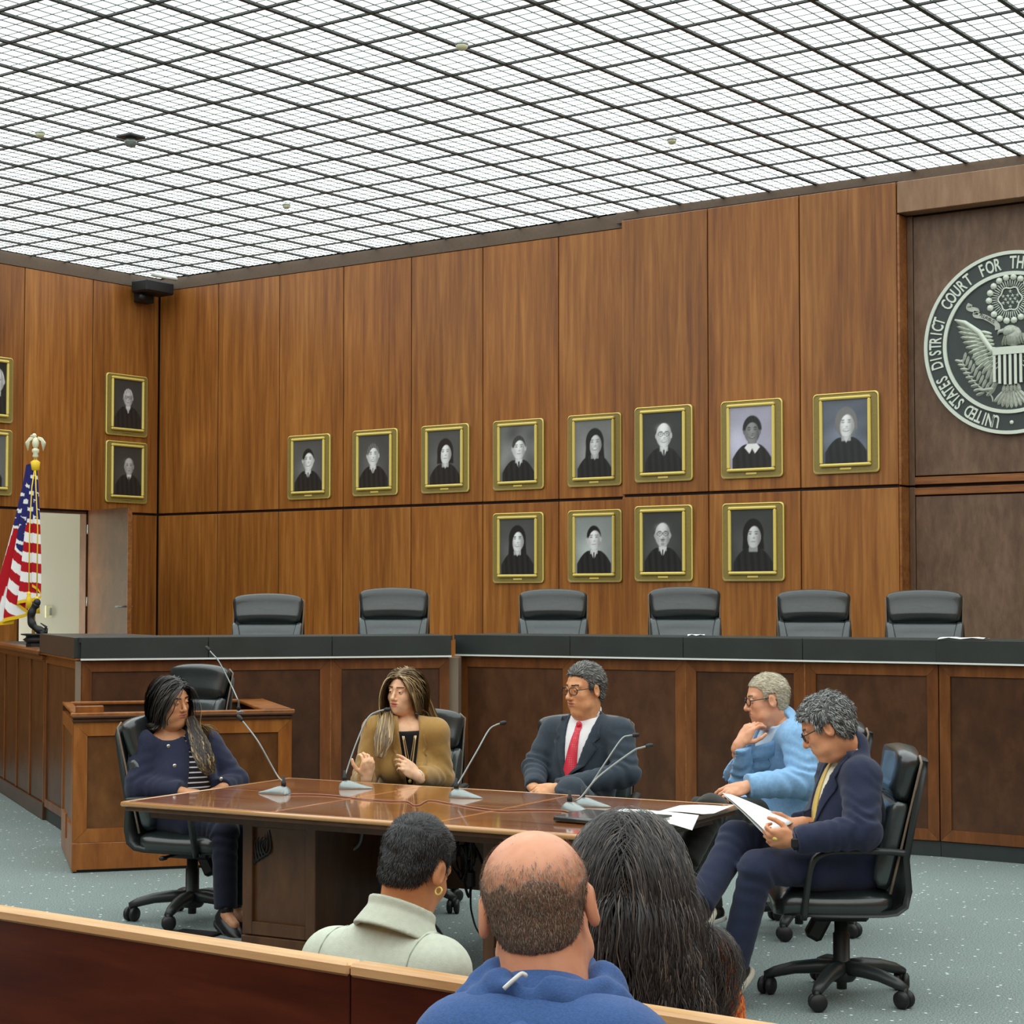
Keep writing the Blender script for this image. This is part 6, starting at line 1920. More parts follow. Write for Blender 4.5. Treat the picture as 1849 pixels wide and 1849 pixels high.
# ---------------------------------------------------------------- 1: woman in the navy jacket, left end of the table
def woman_navy():
    J, F_, l = seat_joints((-7.23, 7.00), 14, back=.05)
    J.update(neck=(-7.354, 6.936, 0.978), shl=(-7.247, 7.118, 0.913), shr=(-7.402, 6.817, 0.922), ell=(-7.118, 7.198, 0.716), elr=(-7.368, 6.742, 0.715), wrl=(-7.064, 7.040, 0.697), wrr=(-7.123, 6.823, 0.695), bust=1, build=1.0, belly=1.12, arm=1.08)
    J['knl'] = v3((-6.915, 7.036, 0.506)); J['knr'] = v3((-6.897, 6.901, 0.495)); J['anl'] = v3((-6.893, 6.976, 0.084)); J['anr'] = v3((-6.815, 6.834, 0.092)); J['tol'] = v3((-6.807, 6.954, 0.048)); J['tor'] = v3((-6.723, 6.805, 0.050))
    sp = dict(c=(-7.323, 6.925, 1.147), A=head_axes(-2, -6, -5), s=.99, fem=1, heavy=1, neck=J['neck'], jaw=1.02, wide=1.02, lid=.003)
    hands = [dict(w=J['wrr'], dirn=RV * .95 - UP * .15 + FW * .15, back=UP - FW * .3, side=1, curl=(.5, .5, .55, .6), s=.93, forearm=v3(J['elr']) * .3 + v3(J['wrr']) * .7),
             dict(w=J['wrl'], dirn=-RV * .75 - UP * .45 - FW * .4, back=UP * .8 - FW * .5, side=1, curl=(.6, .6, .6, .6), s=.93, forearm=v3(J['ell']) * .3 + v3(J['wrl']) * .7)]
    t = start_person('woman with dark hair swept over one shoulder in a navy buttoned jacket', sp, J, skin_mats(srgb(206, 150, 108), srgb(170, 100, 84), srgb(40, 28, 22)), hands)
    navy = cloth('navy_wool', srgb(36, 40, 62)); m, nt, b = new_mat('striped_knit')
    # white stripes on black, level round the body
    tc = N(nt, 'ShaderNodeNewGeometry'); sx = N(nt, 'ShaderNodeSeparateXYZ'); nt.links.new(tc.outputs['Position'], sx.inputs[0])
    mu = N(nt, 'ShaderNodeMath', operation='MULTIPLY', inp={1: 38.0}); nt.links.new(sx.outputs['Z'], mu.inputs[0])
    fr = N(nt, 'ShaderNodeMath', operation='FRACT'); nt.links.new(mu.outputs[0], fr.inputs[0]); gt = N(nt, 'ShaderNodeMath', operation='GREATER_THAN', inp={1: .74}); nt.links.new(fr.outputs[0], gt.inputs[0])
    mx = N(nt, 'ShaderNodeMix', data_type='RGBA'); mx.inputs[6].default_value = srgb(22, 20, 28); mx.inputs[7].default_value = srgb(225, 222, 226); nt.links.new(gt.outputs[0], mx.inputs[0]); nt.links.new(mx.outputs[2], b.inputs['Base Color']); b.inputs['Roughness'].default_value = .9
    shirt(t, J, m, .002, collar=False, name='striped_top', scoop=.110)
    jk, f, n, A = jacket(t, J, navy, .013, .016, w0=.012, vlen=.10, low=.075, skirt=.10, collar=False, lapel=0, seed=11, off=.055, scoop=.108)
    buttons(jk, f, n, A, [[-.045, -.06], [-.05, -.165], [-.055, -.285], [.165, -.19], [.175, -.29]], MAT['chrome'], .0105)
    trousers(t, J, cloth('navy_trousers', srgb(26, 30, 46)))
    for s in 'lr': shoe(t, J['an' + s], J['to' + s], black_shoe, MAT['black'])
    hm = hairmats(srgb(30, 26, 24), srgb(52, 44, 38), srgb(104, 84, 58), srgb(178, 150, 104))
    c, Ah = v3(sp['c']), sp['A']
    line = lambda x, a: np.interp(x, [-.13, -.05, .0, .03, .055, .08, .10], [-.12, -.11, -.05, -.02, .045, .078, .10]) - .02 * (a < .004) * 0
    ff, (V, F) = hair_shell(sp, line, (.016, .014, .017), seed=21, amp=.0022)
    o = mesh_obj('hair', V, F, hm[0], t, None, True)
    sk, T = head_fn(sp)[0], torso_fn(J, .018)[0]
    am = [arm_fn(J, q, .02, .02, 0, amp=0) for q in 'lr']
    face = lambda P: ell(loc(P, c, Ah), (.075, .004, -.035), (.084, .084, .118))
    sdf = lambda P: np.minimum(np.minimum(np.minimum(ell(loc(P, c, Ah), (-.012, 0, .035), (.106, .085, .092)), face(P)), T(P)), np.minimum(am[0](P), am[1](P)))
    rs = np.random.default_rng(5); k = rs.integers(0, len(V), 1500); p = V[k]; q = (p - c) @ Ah.T
    ok = (q[:, 2] > -.03); p, q = p[ok], q[ok]; left = q[:, 1] > .008
    d0 = np.stack([-.8 - 6 * np.clip(q[:, 0], 0, .1), np.where(left, .8, -.8), -.4 * np.ones(len(q))], 1) @ Ah
    tgL = [n + A[0] * .10 + A[1] * .10 - UP * .08, n + A[0] * .14 + A[1] * .12 - UP * .30]; tgR = [c - Ah[0] * .12 - UP * .14 - Ah[1] * .03, n - A[0] * .16 - UP * .10]
    def field(pp, s):
        a = tgL[0] if s < .45 else tgL[1]; b = tgR[0] if s < .5 else tgR[1]
        g = np.where(left[:, None], a - pp, b - pp); g /= np.linalg.norm(g, axis=1, keepdims=True) + .02
        return g + np.array([0, 0, -.75])
    P = flow(p, d0, sdf, 26, .0165, field, .024, (.007, 55), 6, .3)
    st = np.where(left, 26, 15 + rs.integers(0, 4, len(P))); P = np.take_along_axis(P, np.minimum(np.arange(27)[None], st[:, None])[..., None], 1)
    col = np.where(np.arange(25 + 1)[None] > 12 + 3 * rs.normal(0, 1, (len(P), 1)), np.where(rs.random((len(P), 1)) < .55, 3, 2), rs.integers(0, 2, (len(P), 1)))
    col = np.where(left[:, None], col, np.minimum(col, 1))
    h2 = ribbons('long_strands', P, ribbon_widths(P, c - UP * .1, .0028, rs), hm, o, col); h2['kind'] = 'stuff'
    lock('front_lock', [(-7.229, 6.973, 1.066), (-7.166, 6.949, 0.994), (-7.101, 6.926, 0.918), (-7.051, 6.918, 0.840), (-7.034, 6.934, 0.783)], [.024, .036, .046, .044, .020], 420, .0024, hm, o, [.3, .35, .3, .05], (.009, 60), 31, [1, 2, 2, 3])
    e = c + Ah.T @ np.array([.0, -.082, -.055]); ring_band('hoop_earring', e, Ah[1], .013, .0022, MAT['chrome'], t)
woman_navy()

# ---------------------------------------------------------------- 2: blonde woman in the tan blazer
def woman_tan():
    J, F_, l = seat_joints((-6.561, 7.979, 0.480)[:2], -64, back=.0)
    J.update(neck=(-6.493, 7.890, 0.986), shl=(-6.334, 7.933, 0.972), shr=(-6.567, 7.712, 0.987), ell=(-6.326, 7.977, 0.730), elr=(-6.601, 7.652, 0.716), wrl=(-6.270, 7.693, 0.761), wrr=(-6.444, 7.492, 0.758), bust=1, build=.93, belly=.9)
    for s, d in (('l', 1), ('r', -1)):
        J['kn' + s] = J['hip' + s] + F_ * .42 + UP * .03; J['an' + s] = J['kn' + s] + v3((0, 0, -.50)); J['to' + s] = J['an' + s] + F_ * .1 - UP * .03
    sp = dict(c=(-6.477, 7.841, 1.184), A=head_axes(-85, 0, 3), s=.985, fem=1, neck=J['neck'], jaw=.9, wide=.97, open=1, lid=.001)
    hands = [dict(w=J['wrr'], dirn=UP * .95 + RV * .12 - FW * .25, back=-FW * .8 + RV * .5, side=1, curl=(.75, .8, .85, .9), thumb=-.25, s=.98, forearm=v3(J['elr']) * .35 + v3(J['wrr']) * .65),
             dict(w=J['wrl'], dirn=-RV * .72 + UP * .66 - FW * .2, back=-FW * .75 + RV * .45 + UP * .3, side=-1, curl=(.35, .6, .8, .9), thumb=.5, s=.98, forearm=v3(J['ell']) * .35 + v3(J['wrl']) * .65)]
    t = start_person('woman with long fair hair in a tan blazer, gesturing with both hands at a microphone', sp, J, skin_mats(srgb(240, 196, 158), srgb(204, 122, 104), srgb(110, 82, 58)), hands)
    tan = cloth('tan_suiting', srgb(170, 132, 72), noise=.05, sheen=.3)
    shirt(t, J, cloth('black_knit', srgb(20, 19, 22)), .002, collar=False, name='black_top')
    jk, f, n, A = jacket(t, J, tan, .012, .014, w0=.055, vlen=.33, low=.03, skirt=.10, seed=31, lapel=.055, amp=.004, cut=.03)
    trousers(t, J, cloth('dark_trousers', srgb(28, 26, 28)))
    for s in 'lr': shoe(t, J['an' + s], J['to' + s], black_shoe, MAT['black'])
    T = torso_fn(J, .002)[0]
    ring_band('choker', n + A[2] * .042 + A[0] * .012, A[2] - A[0] * .25, .063, .0048, MAT['gold_bright'], t)
    gold = plain('gold_chain', srgb(226, 200, 150), .3, metal=.6)
    for L, w_, r in ((.19, .036, .0042), (.105, .028, .0022)):
        pts = drape(T, n, A, [[w_ * (1 - k / 8), .015 - (L + .045) * k / 8] for k in range(9)] + [[-w_ * k / 8, .015 - (L + .045) * (1 - k / 8)] for k in range(1, 9)], .006)
        mb = MB(); mb.tube([tuple(q) for q in pts], r, 6); o = mb.build('necklace', gold, t)
        mb = MB(); mb.ball(tuple(pts[8] - A[2] * .010 + A[0] * .004), .011 if L > .15 else .008, 8); mb.build('pendant', MAT['gold_bright'], o)
    bk = drape(T, n, A, [[.0, -.345]], .02)[0]; ring_band('belt_buckle', bk, A[0], .022, .004, MAT['chrome'], t)
    for s in 'lr': ring_band('bracelet', v3(J['wr' + s]) + unit(v3(J['el' + s]) - v3(J['wr' + s])) * .008, unit(v3(J['el' + s]) - v3(J['wr' + s])), .031, .0035, MAT['chrome'], t)
    hm = hairmats(srgb(112, 88, 56), srgb(150, 122, 80), srgb(186, 158, 108), srgb(88, 66, 42))
    c, Ah = v3(sp['c']), sp['A']
    line = lambda x, a: np.interp(x, [-.13, -.05, .0, .025, .055, .08, .10], [-.12, -.11, -.08, -.02, .05, .084, .10]) - .0
    ff, (V, F) = hair_shell(sp, line, (.016, .012, .014), seed=22, amp=.0018)
    o = mesh_obj('hair', V, F, hm[0], t, None, True)
    T2 = torso_fn(J, .02)[0]; am = [arm_fn(J, q, .022, .02, 0, amp=0) for q in 'lr']
    face = lambda P: ell(loc(P, c, Ah), (.075, .004, -.035), (.080, .072, .118))
    sdf = lambda P: np.minimum(np.minimum(np.minimum(ell(loc(P, c, Ah), (-.012, 0, .035), (.106, .085, .092)), face(P)), T2(P)), np.minimum(am[0](P), am[1](P)))
    rs = np.random.default_rng(8); k = rs.integers(0, len(V), 2000); p = V[k]; q = (p - c) @ Ah.T
    ok = (q[:, 2] > -.04); p, q = p[ok], q[ok]; left = q[:, 1] > .0
    fr = (~left) & (q[:, 0] > -.05)
    d0 = np.stack([np.where(fr, -.25, -.8 - 6 * np.clip(q[:, 0], 0, .1)), np.where(left, .8, -.9), -.3 * np.ones(len(q))], 1) @ Ah
    tgL = [n - A[0] * .10 + A[1] * .09 + UP * .02, n - A[0] * .17 + A[1] * .15 - UP * .20]; tgB = n - A[0] * .16 - A[1] * .02 - UP * .1; tgR = [n + A[0] * .10 - A[1] * .10 - UP * .04, n + A[0] * .16 - A[1] * .07 - UP * .32]
    def field(pp, s):
        a = tgL[0] if s < .45 else tgL[1]; b = tgR[0] if s < .45 else tgR[1]
        g = np.where(fr[:, None], b - pp, np.where(left[:, None], a - pp, tgB - pp)); g /= np.linalg.norm(g, axis=1, keepdims=True) + .02
        return g + np.array([0, 0, -.7])
    P = flow(p, d0, sdf, 26, .0155, field, .022, (.003, 30), 9, .3)
    h2 = ribbons('long_strands', P, ribbon_widths(P, c - UP * .1, .0026, rs), hm, o, rs.choice(4, len(P), p=[.3, .35, .22, .13])); h2['kind'] = 'stuff'
    lock('front_lock', [(-6.574, 7.821, 1.149), (-6.555, 7.789, 1.091), (-6.470, 7.680, 1.040), (-6.407, 7.583, 0.952), (-6.400, 7.543, 0.859)], [.016, .024, .042, .050, .022], 420, .0024, hm, o, [.35, .3, .2, .15], (.003, 30), 32)
    lock('back_lock', [(-6.442, 7.941, 1.184), (-6.445, 7.993, 1.106), (-6.433, 8.031, 1.029), (-6.432, 8.085, 0.959)], [.030, .036, .036, .022], 260, .0024, hm, o, [.35, .3, .15, .2], (.003, 30), 33)
woman_tan()

# ---------------------------------------------------------------- 3: man with the red tie
def man_red_tie():
    J, F_, l = seat_joints((-5.514, 8.124, 0.540)[:2], -68, back=.02)
    J.update(neck=(-5.456, 8.101, 1.058), shl=(-5.267, 8.118, 1.002), shr=(-5.638, 8.070, 0.994), ell=(-5.177, 8.046, 0.802), elr=(-5.688, 7.968, 0.819), wrl=(-5.390, 7.719, 0.743), wrr=(-5.567, 7.789, 0.726), build=1.06, belly=1.16, arm=1.06)
    J['knr'] = J['hipr'] + F_ * .42 + UP * .02; J['anr'] = J['knr'] + v3((0, 0, -.49)); J['tor'] = J['anr'] + F_ * .1 - UP * .03
    J['knl'] = v3((-5.216, 7.598, 0.748)); J['anl'] = v3((-5.289, 7.489, 0.402)); J['tol'] = J['anl'] + F_ * .09 - UP * .05
    sp = dict(c=(-5.449, 8.072, 1.221), A=head_axes(-108, -5, 0), s=1.03, heavy=1, neck=J['neck'], jaw=1.1, wide=1.05, lid=.003)
    hands = [dict(w=J['wrl'], dirn=-RV * .95 - UP * .12, back=UP * .75 - FW * .6, side=-1, curl=(.6, .65, .7, .7), s=1.0, forearm=v3(J['ell']) * .25 + v3(J['wrl']) * .75),
             dict(w=J['wrr'], dirn=RV * .5 - FW * .6 - UP * .25, back=UP * .8 - FW * .3, side=1, curl=(.6, .6, .6, .6), s=1.0, forearm=v3(J['elr']) * .25 + v3(J['wrr']) * .75)]
    t = start_person('man with greying parted hair and glasses in a dark suit and red tie', sp, J, skin_mats(srgb(222, 164, 118), srgb(192, 128, 102), srgb(70, 58, 48)), hands)
    suit = cloth('charcoal_blue_suit', srgb(52, 62, 72))
    s_, fs = shirt(t, J, cloth('white_shirt', srgb(236, 236, 238), noise=.02))
    jk, f, n, A = jacket(t, J, suit, .012, .014, w0=.080, vlen=.34, low=.10, skirt=.12, seed=41, lapel=.070, amp=.005)
    tm, nt, b = new_mat('red_patterned_silk'); tc = N(nt, 'ShaderNodeTexCoord'); vo = N(nt, 'ShaderNodeTexVoronoi', inp={'Scale': 90.0, 'Randomness': .0}); nt.links.new(tc.outputs['Object'], vo.inputs['Vector'])
    rp = N(nt, 'ShaderNodeValToRGB'); rp.color_ramp.elements[0].position = .18; rp.color_ramp.elements[0].color = srgb(226, 110, 118); rp.color_ramp.elements[1].position = .32; rp.color_ramp.elements[1].color = srgb(210, 44, 64)
    nt.links.new(vo.outputs['Distance'], rp.inputs['Fac']); nt.links.new(rp.outputs['Color'], b.inputs['Base Color']); b.inputs['Roughness'].default_value = .5
    necktie(t, fs, n, A, tm, .43, .052)
    trousers(t, J, suit)
    for s in 'lr': shoe(t, J['an' + s], J['to' + s], black_shoe, MAT['black'])
    glasses(t, sp, plain('dark_tortoise_frame', srgb(34, 24, 20), .25))
    hm = hairmats(srgb(64, 62, 58), srgb(40, 38, 36), srgb(150, 150, 144), srgb(104, 102, 96))
    def comb(q): return np.stack([-.9 * np.ones(len(q)), np.where(q[:, 1] > .03, .15, -.45), np.where(np.abs(q[:, 1]) > .06, -.6, -.1)], 1)
    short_hair(t, sp, hm, men_line(.082), (.010, .007, .020), 3600, comb, .028, .006, .0013, [.3, .2, .25, .25], 42)
man_red_tie()

# ---------------------------------------------------------------- 4: man in the light blue jacket
def man_blue():
    J, F_, l = seat_joints((-4.50, 8.62), -140, back=-.02, z=.575)
    J.update(neck=(-4.394, 8.257, 1.084), shl=(-4.236, 8.128, 1.020), shr=(-4.529, 8.362, 0.998), ell=(-4.175, 8.060, 0.821), elr=(-4.576, 8.139, 0.802), wrl=(-4.355, 7.829, 0.808), wrr=(-4.498, 8.012, 0.994), build=1.12, belly=1.35, arm=1.15)
    J['knl'] = v3((-4.467, 7.678, 0.705)); J['anl'] = v3((-4.487, 7.477, 0.482)); J['tol'] = v3((-4.499, 7.373, 0.407))
    J['knr'] = J['hipr'] + F_ * .42 + UP * .02; J['anr'] = J['knr'] - F_ * .05 + v3((0, 0, -.49)); J['tor'] = J['anr'] + F_ * .1 - UP * .03
    sp = dict(c=(-4.442, 8.191, 1.197), A=head_axes(-141, -8, 0), s=1.0, heavy=1, neck=J['neck'], jaw=1.05, wide=1.05, lid=.004)
    hands = [dict(w=J['wrr'], dirn=UP * .80 + RV * .52 - FW * .05, back=-RV * .70 - FW * .55 + UP * .4, side=-1, curl=(.55, .65, .75, .85), thumb=.2, s=1.04, forearm=v3(J['elr']) * .3 + v3(J['wrr']) * .7),
             dict(w=J['wrl'], dirn=-RV * .90 - UP * .22 - FW * .15, back=UP * .85 - FW * .5, side=-1, curl=(.35, .45, .5, .6), spread=.09, s=1.08, forearm=v3(J['ell']) * .25 + v3(J['wrl']) * .75)]
    t = start_person('grey-haired man with glasses in a light blue jacket, one hand at his chin', sp, J, skin_mats(srgb(226, 168, 132), srgb(178, 106, 92), srgb(120, 104, 86)), hands)
    lb = cloth('light_blue_linen', srgb(136, 180, 220), noise=.10, bump=.35)
    s_, fs = shirt(t, J, cloth('pale_blue_shirt', srgb(196, 216, 236), noise=.03), cs=.035)
    jk, f, n, A = jacket(t, J, lb, .016, .020, w0=.080, vlen=.36, low=.06, skirt=.16, seed=51, lapel=.066, amp=.006, cut=.0, cs=.048)
    for k in range(4):
        e = unit(v3(J['wrl']) - v3(J['ell'])); pz = v3(J['wrl']) - e * (.035 + .018 * k) - FW * .052 - UP * .02
        mb = MB(); mb.ball(tuple(pz), (.007, .007, .007), 8); mb.build('button', MAT['black'], jk)
        e = unit(v3(J['wrr']) - v3(J['elr'])); pz = v3(J['wrr']) - e * (.045 + .018 * k) - FW * .056
        mb = MB(); mb.ball(tuple(pz), (.007, .007, .007), 8); mb.build('button', MAT['black'], jk)
    trousers(t, J, cloth('dark_grey_trousers', srgb(52, 52, 48)), g=.010, cut=.0)
    for s in 'lr': shoe(t, J['an' + s], J['to' + s], black_shoe, MAT['strip'] if s == 'r' else MAT['black'])
    for s in 'lr':
        mb = MB(); mb.tube([tuple(v3(J['an' + s]) + (v3(J['kn' + s]) - v3(J['an' + s])) * .12), tuple(v3(J['an' + s]) - (v3(J['kn' + s]) - v3(J['an' + s])) * .06)], .044, 10); mb.build('sock', MAT['black'], t)
    glasses(t, sp, plain('thin_dark_frame', srgb(40, 32, 30), .3))
    hm = hairmats(srgb(176, 166, 140), srgb(206, 198, 174), srgb(142, 130, 106), srgb(226, 222, 206))
    short_hair(t, sp, hm, men_line(.078, .034), (.007, .005, .014), 3600, comb_back, .020, .004, .0012, [.3, .3, .2, .2], 52)
man_blue()

# ---------------------------------------------------------------- 5: man reading, in the navy suit, nearest on the right
def man_navy():
    J, F_, l = seat_joints((-3.62, 7.32), -146, back=.05, z=.57)
    J.update(neck=(-3.569, 7.325, 1.044), shl=(-3.465, 7.208, 0.950), shr=(-3.674, 7.403, 0.937), ell=(-3.409, 7.087, 0.740), elr=(-3.672, 7.491, 0.718), wrl=(-3.629, 6.903, 0.707), wrr=(-3.748, 7.161, 0.736), build=1.02, belly=1.1, arm=1.1)
    J['knl'] = v3((-3.769, 6.856, 0.591)); J['anl'] = v3((-3.875, 6.827, 0.162)); J['tol'] = v3((-3.907, 6.781, 0.097))
    J['knr'] = v3((-3.916, 6.942, 0.685)); J['anr'] = v3((-3.935, 6.643, 0.436)); J['tor'] = v3((-3.954, 6.560, 0.351))
    sp = dict(c=(-3.631, 7.225, 1.149), A=head_axes(-156, -26, 0), s=1.04, heavy=1, neck=J['neck'], jaw=1.05, wide=1.03, lid=.006)
    hands = [dict(w=J['wrl'], dirn=-RV * .95 + UP * .12, back=-FW * .8 - UP * .35, side=-1, curl=(.95, 1.0, 1.05, 1.1), thumb=.35, s=1.04, forearm=v3(J['ell']) * .25 + v3(J['wrl']) * .75),
             dict(w=J['wrr'], dirn=-RV * .9 - UP * .25 - FW * .1, back=FW * .5 - UP * .4, side=1, curl=(.5, .6, .7, .7), thumb=.4, s=1.04, forearm=v3(J['elr']) * .25 + v3(J['wrr']) * .75)]
    t = start_person('man with thick grey hair in a navy suit and yellow tie, reading papers cross-legged', sp, J, skin_mats(srgb(214, 152, 112), srgb(172, 104, 88), srgb(80, 70, 60)), hands)
    navy = cloth('navy_suiting', srgb(38, 44, 68), noise=.05)
    s_, fs = shirt(t, J, cloth('cream_shirt', srgb(236, 228, 206), noise=.02), cs=.045)
    jk, f, n, A = jacket(t, J, navy, .016, .020, w0=.085, vlen=.40, low=.13, skirt=.14, seed=61, lapel=.068, amp=.0055, cut=.012, cs=.045)
    ym, nt, b = new_mat('gold_silk'); b.inputs['Base Color'].default_value = srgb(216, 186, 104); b.inputs['Roughness'].default_value = .4
    necktie(t, fs, n, A, ym, .50, .044)
    trousers(t, J, navy, g=.010, cut=.02)
    brown = plain('dark_brown_shoe', srgb(48, 38, 36), .4)
    for s in 'lr': shoe(t, J['an' + s], J['to' + s], brown, plain('pale_sole', srgb(206, 200, 184), .6))
    for s in 'lr':
        mb = MB(); mb.tube([tuple(v3(J['an' + s]) + (v3(J['kn' + s]) - v3(J['an' + s])) * .15), tuple(v3(J['an' + s]) - (v3(J['kn' + s]) - v3(J['an' + s])) * .08)], .043, 10); mb.build('sock', MAT['black'], t)
    e = unit(v3(J['ell']) - v3(J['wrl'])); ring_band('watch_strap', v3(J['wrl']) + e * .004, e, .0335, .008, plain('blue_strap', srgb(28, 36, 70), .5), t)
    mb = MB(); mb.box(tuple(v3(J['wrl']) + e * .004 - FW * .036 - UP * .006), (.034, .014, .040), Matrix(np.array([RV, FW, UP]).T.tolist()), ch=.005); mb.build('watch_case', MAT['black'], t)
    mb = MB(); mb.tube([tuple(v3(J['wrl']) - RV * .075 - FW * .012 + UP * .01), tuple(v3(J['wrl']) - RV * .078 - FW * .016 + UP * .004)], .0105, 10); mb.build('finger_ring', MAT['gold_bright'], t)
    glasses(t, sp, plain('dark_frame', srgb(36, 30, 30), .3))
    hm = hairmats(srgb(78, 78, 76), srgb(48, 48, 47), srgb(150, 152, 150), srgb(186, 188, 184))
    def comb(q): return np.stack([.5 * np.ones(len(q)) - (q[:, 0] < -.03) * 1.0, .3 * np.sign(q[:, 1]), np.where(q[:, 2] > .08, .1, -.9)], 1)
    short_hair(t, sp, hm, men_line(.072, .028), (.018, .014, .024), 6500, comb, .022, .009, .0013, [.32, .26, .24, .18], 62, amp=.003)
man_navy()
o = sheet('sheaf of white papers held up by the man reading', [(-3.899, 6.794, 0.894), (-3.994, 7.049, 0.857), (-3.750, 7.134, 0.748), (-3.709, 6.843, 0.729)], lambda u, v: .006 * math.sin(3 * v), None, 'held_papers')
sheet('lower white sheet in the sheaf held by the man reading', [(-3.896, 6.797, 0.885), (-3.990, 7.052, 0.847), (-3.758, 7.129, 0.733), (-3.718, 6.849, 0.719)], lambda u, v: .004 * math.sin(4 * v), None, 'held_papers')

# ---------------------------------------------------------------- 6: person in the pale jacket on the pew
def pew_joints(x, y, ang, seat=.45, lean=0.0):
    F_ = np.array([math.cos(R(ang)), math.sin(R(ang)), 0]); l = np.array([-F_[1], F_[0], 0]); p = np.array([x, y, seat + .095])
    J = dict(pelvis=p)
    for s, d in (('l', 1), ('r', -1)):
        J['hip' + s] = p + F_ * .05 + l * .09 * d; J['kn' + s] = J['hip' + s] + F_ * .40 + l * .04 * d + UP * .02; J['an' + s] = J['kn' + s] - UP * .46 + F_ * .02; J['to' + s] = J['an' + s] + F_ * .1 - UP * .03
    return J, F_, l

def man_pale():
    c = v3((-2.895, 3.549, 1.047)); nk = v3((-2.911, 3.520, 0.918))
    J, F_, l = pew_joints(nk[0] - .02, nk[1] - .06, 112)
    J.update(neck=nk, shl=(-3.112, 3.503, 0.809), shr=(-2.786, 3.493, 0.823), build=.95, belly=.95, arm=1.05)
    J['ell'] = v3(J['shl']) + F_ * .02 - UP * .27 + l * .05; J['elr'] = v3(J['shr']) + F_ * .08 - UP * .26 - l * .04
    J['wrl'] = J['ell'] + F_ * .20 - UP * .08 - l * .1; J['wrr'] = J['elr'] + F_ * .20 - UP * .08 + l * .1
    sp = dict(c=c, A=head_axes(96, -26, -4), s=.97, neck=nk, jaw=.95, wide=.97)
    hands = [dict(w=J['wr' + s], dirn=F_ * .7 + (-l if s == 'l' else l) * .5 - UP * .2, back=UP, side=-1 if s == 'l' else 1, s=.95, forearm=J['el' + s] * .25 + J['wr' + s] * .75) for s in 'lr']
    t = start_person('person with cropped dark hair in a pale sage jacket, seen from behind', sp, J, skin_mats(srgb(204, 142, 96), srgb(170, 100, 84), srgb(34, 28, 26)), hands)
    pale = cloth('sage_linen', srgb(202, 208, 190), noise=.05, bump=.3)
    jk, f, n, A = jacket(t, J, pale, .016, .018, seed=71, lapel=0, back_only=True, amp=.0045, h=.0075, collar=False)
    def fc(P):
        x, y, z = loc(P, n, A); z2 = z + .30 * x
        rr = np.hypot(x + .010, y * .95)
        return np.hypot(np.maximum(np.abs(rr - .074 - .55 * np.clip(.02 - z2, 0, .08)) - .002, 0), np.maximum(np.abs(z2 - .004) - .034, 0)) - .006
    V, F = surfnet(fc, n - .17, n + .17, .005); mesh_obj('collar', V, F, pale, jk, None, True)
    seamm = plain('jacket_seam', srgb(160, 168, 150), .9)
    for sg, s in ((1, 'l'), (-1, 'r')):
        S = v3(J['sh' + s]); pts = []
        for k in range(9):
            a = R(-60 + 22 * k); o = S - A[1] * sg * .018 + A[2] * (.075 * math.sin(a)) - A[0] * (.085 * math.cos(a))
            pts.append(o)
        pts = np.array(pts)
        for _ in range(4):
            d, g = grad(f, pts); pts = pts - g * (d - .0008)[:, None]
        mb = MB(); mb.tube([tuple(q) for q in pts], .0022, 5); mb.build('sleeve_seam', seamm, jk)
    trousers(t, J, cloth('charcoal_trousers', srgb(44, 44, 46)), h=.012)
    for s in 'lr': shoe(t, J['an' + s], J['to' + s], black_shoe, MAT['black'])
    hm = hairmats(srgb(38, 38, 38), srgb(22, 22, 23), srgb(66, 66, 66))
    line = lambda x, a: np.interp(x, [-.13, -.085, -.055, -.036, -.028, .016, .020, .030, .036, .060, .080, .13], [-.070, -.068, -.055, -.03, .034, .034, .0, .004, .045, .062, .078, .1])
    short_hair(t, sp, hm, line, (.011, .006, .016), 11000, lambda q: np.stack([np.where(q[:, 2] > .08, .6, -.1), .1 * np.sign(q[:, 1]), np.where(q[:, 2] > .08, .1, -1)], 1), .014, .007, .0006, [.5, .3, .2], 72)
    Ah = sp['A']; e = c + Ah.T @ (np.array([-.004, -.088, -.042]) * .97); ring_band('hoop_earring', e, Ah[0], .009, .0024, MAT['gold_bright'], t)
man_pale()

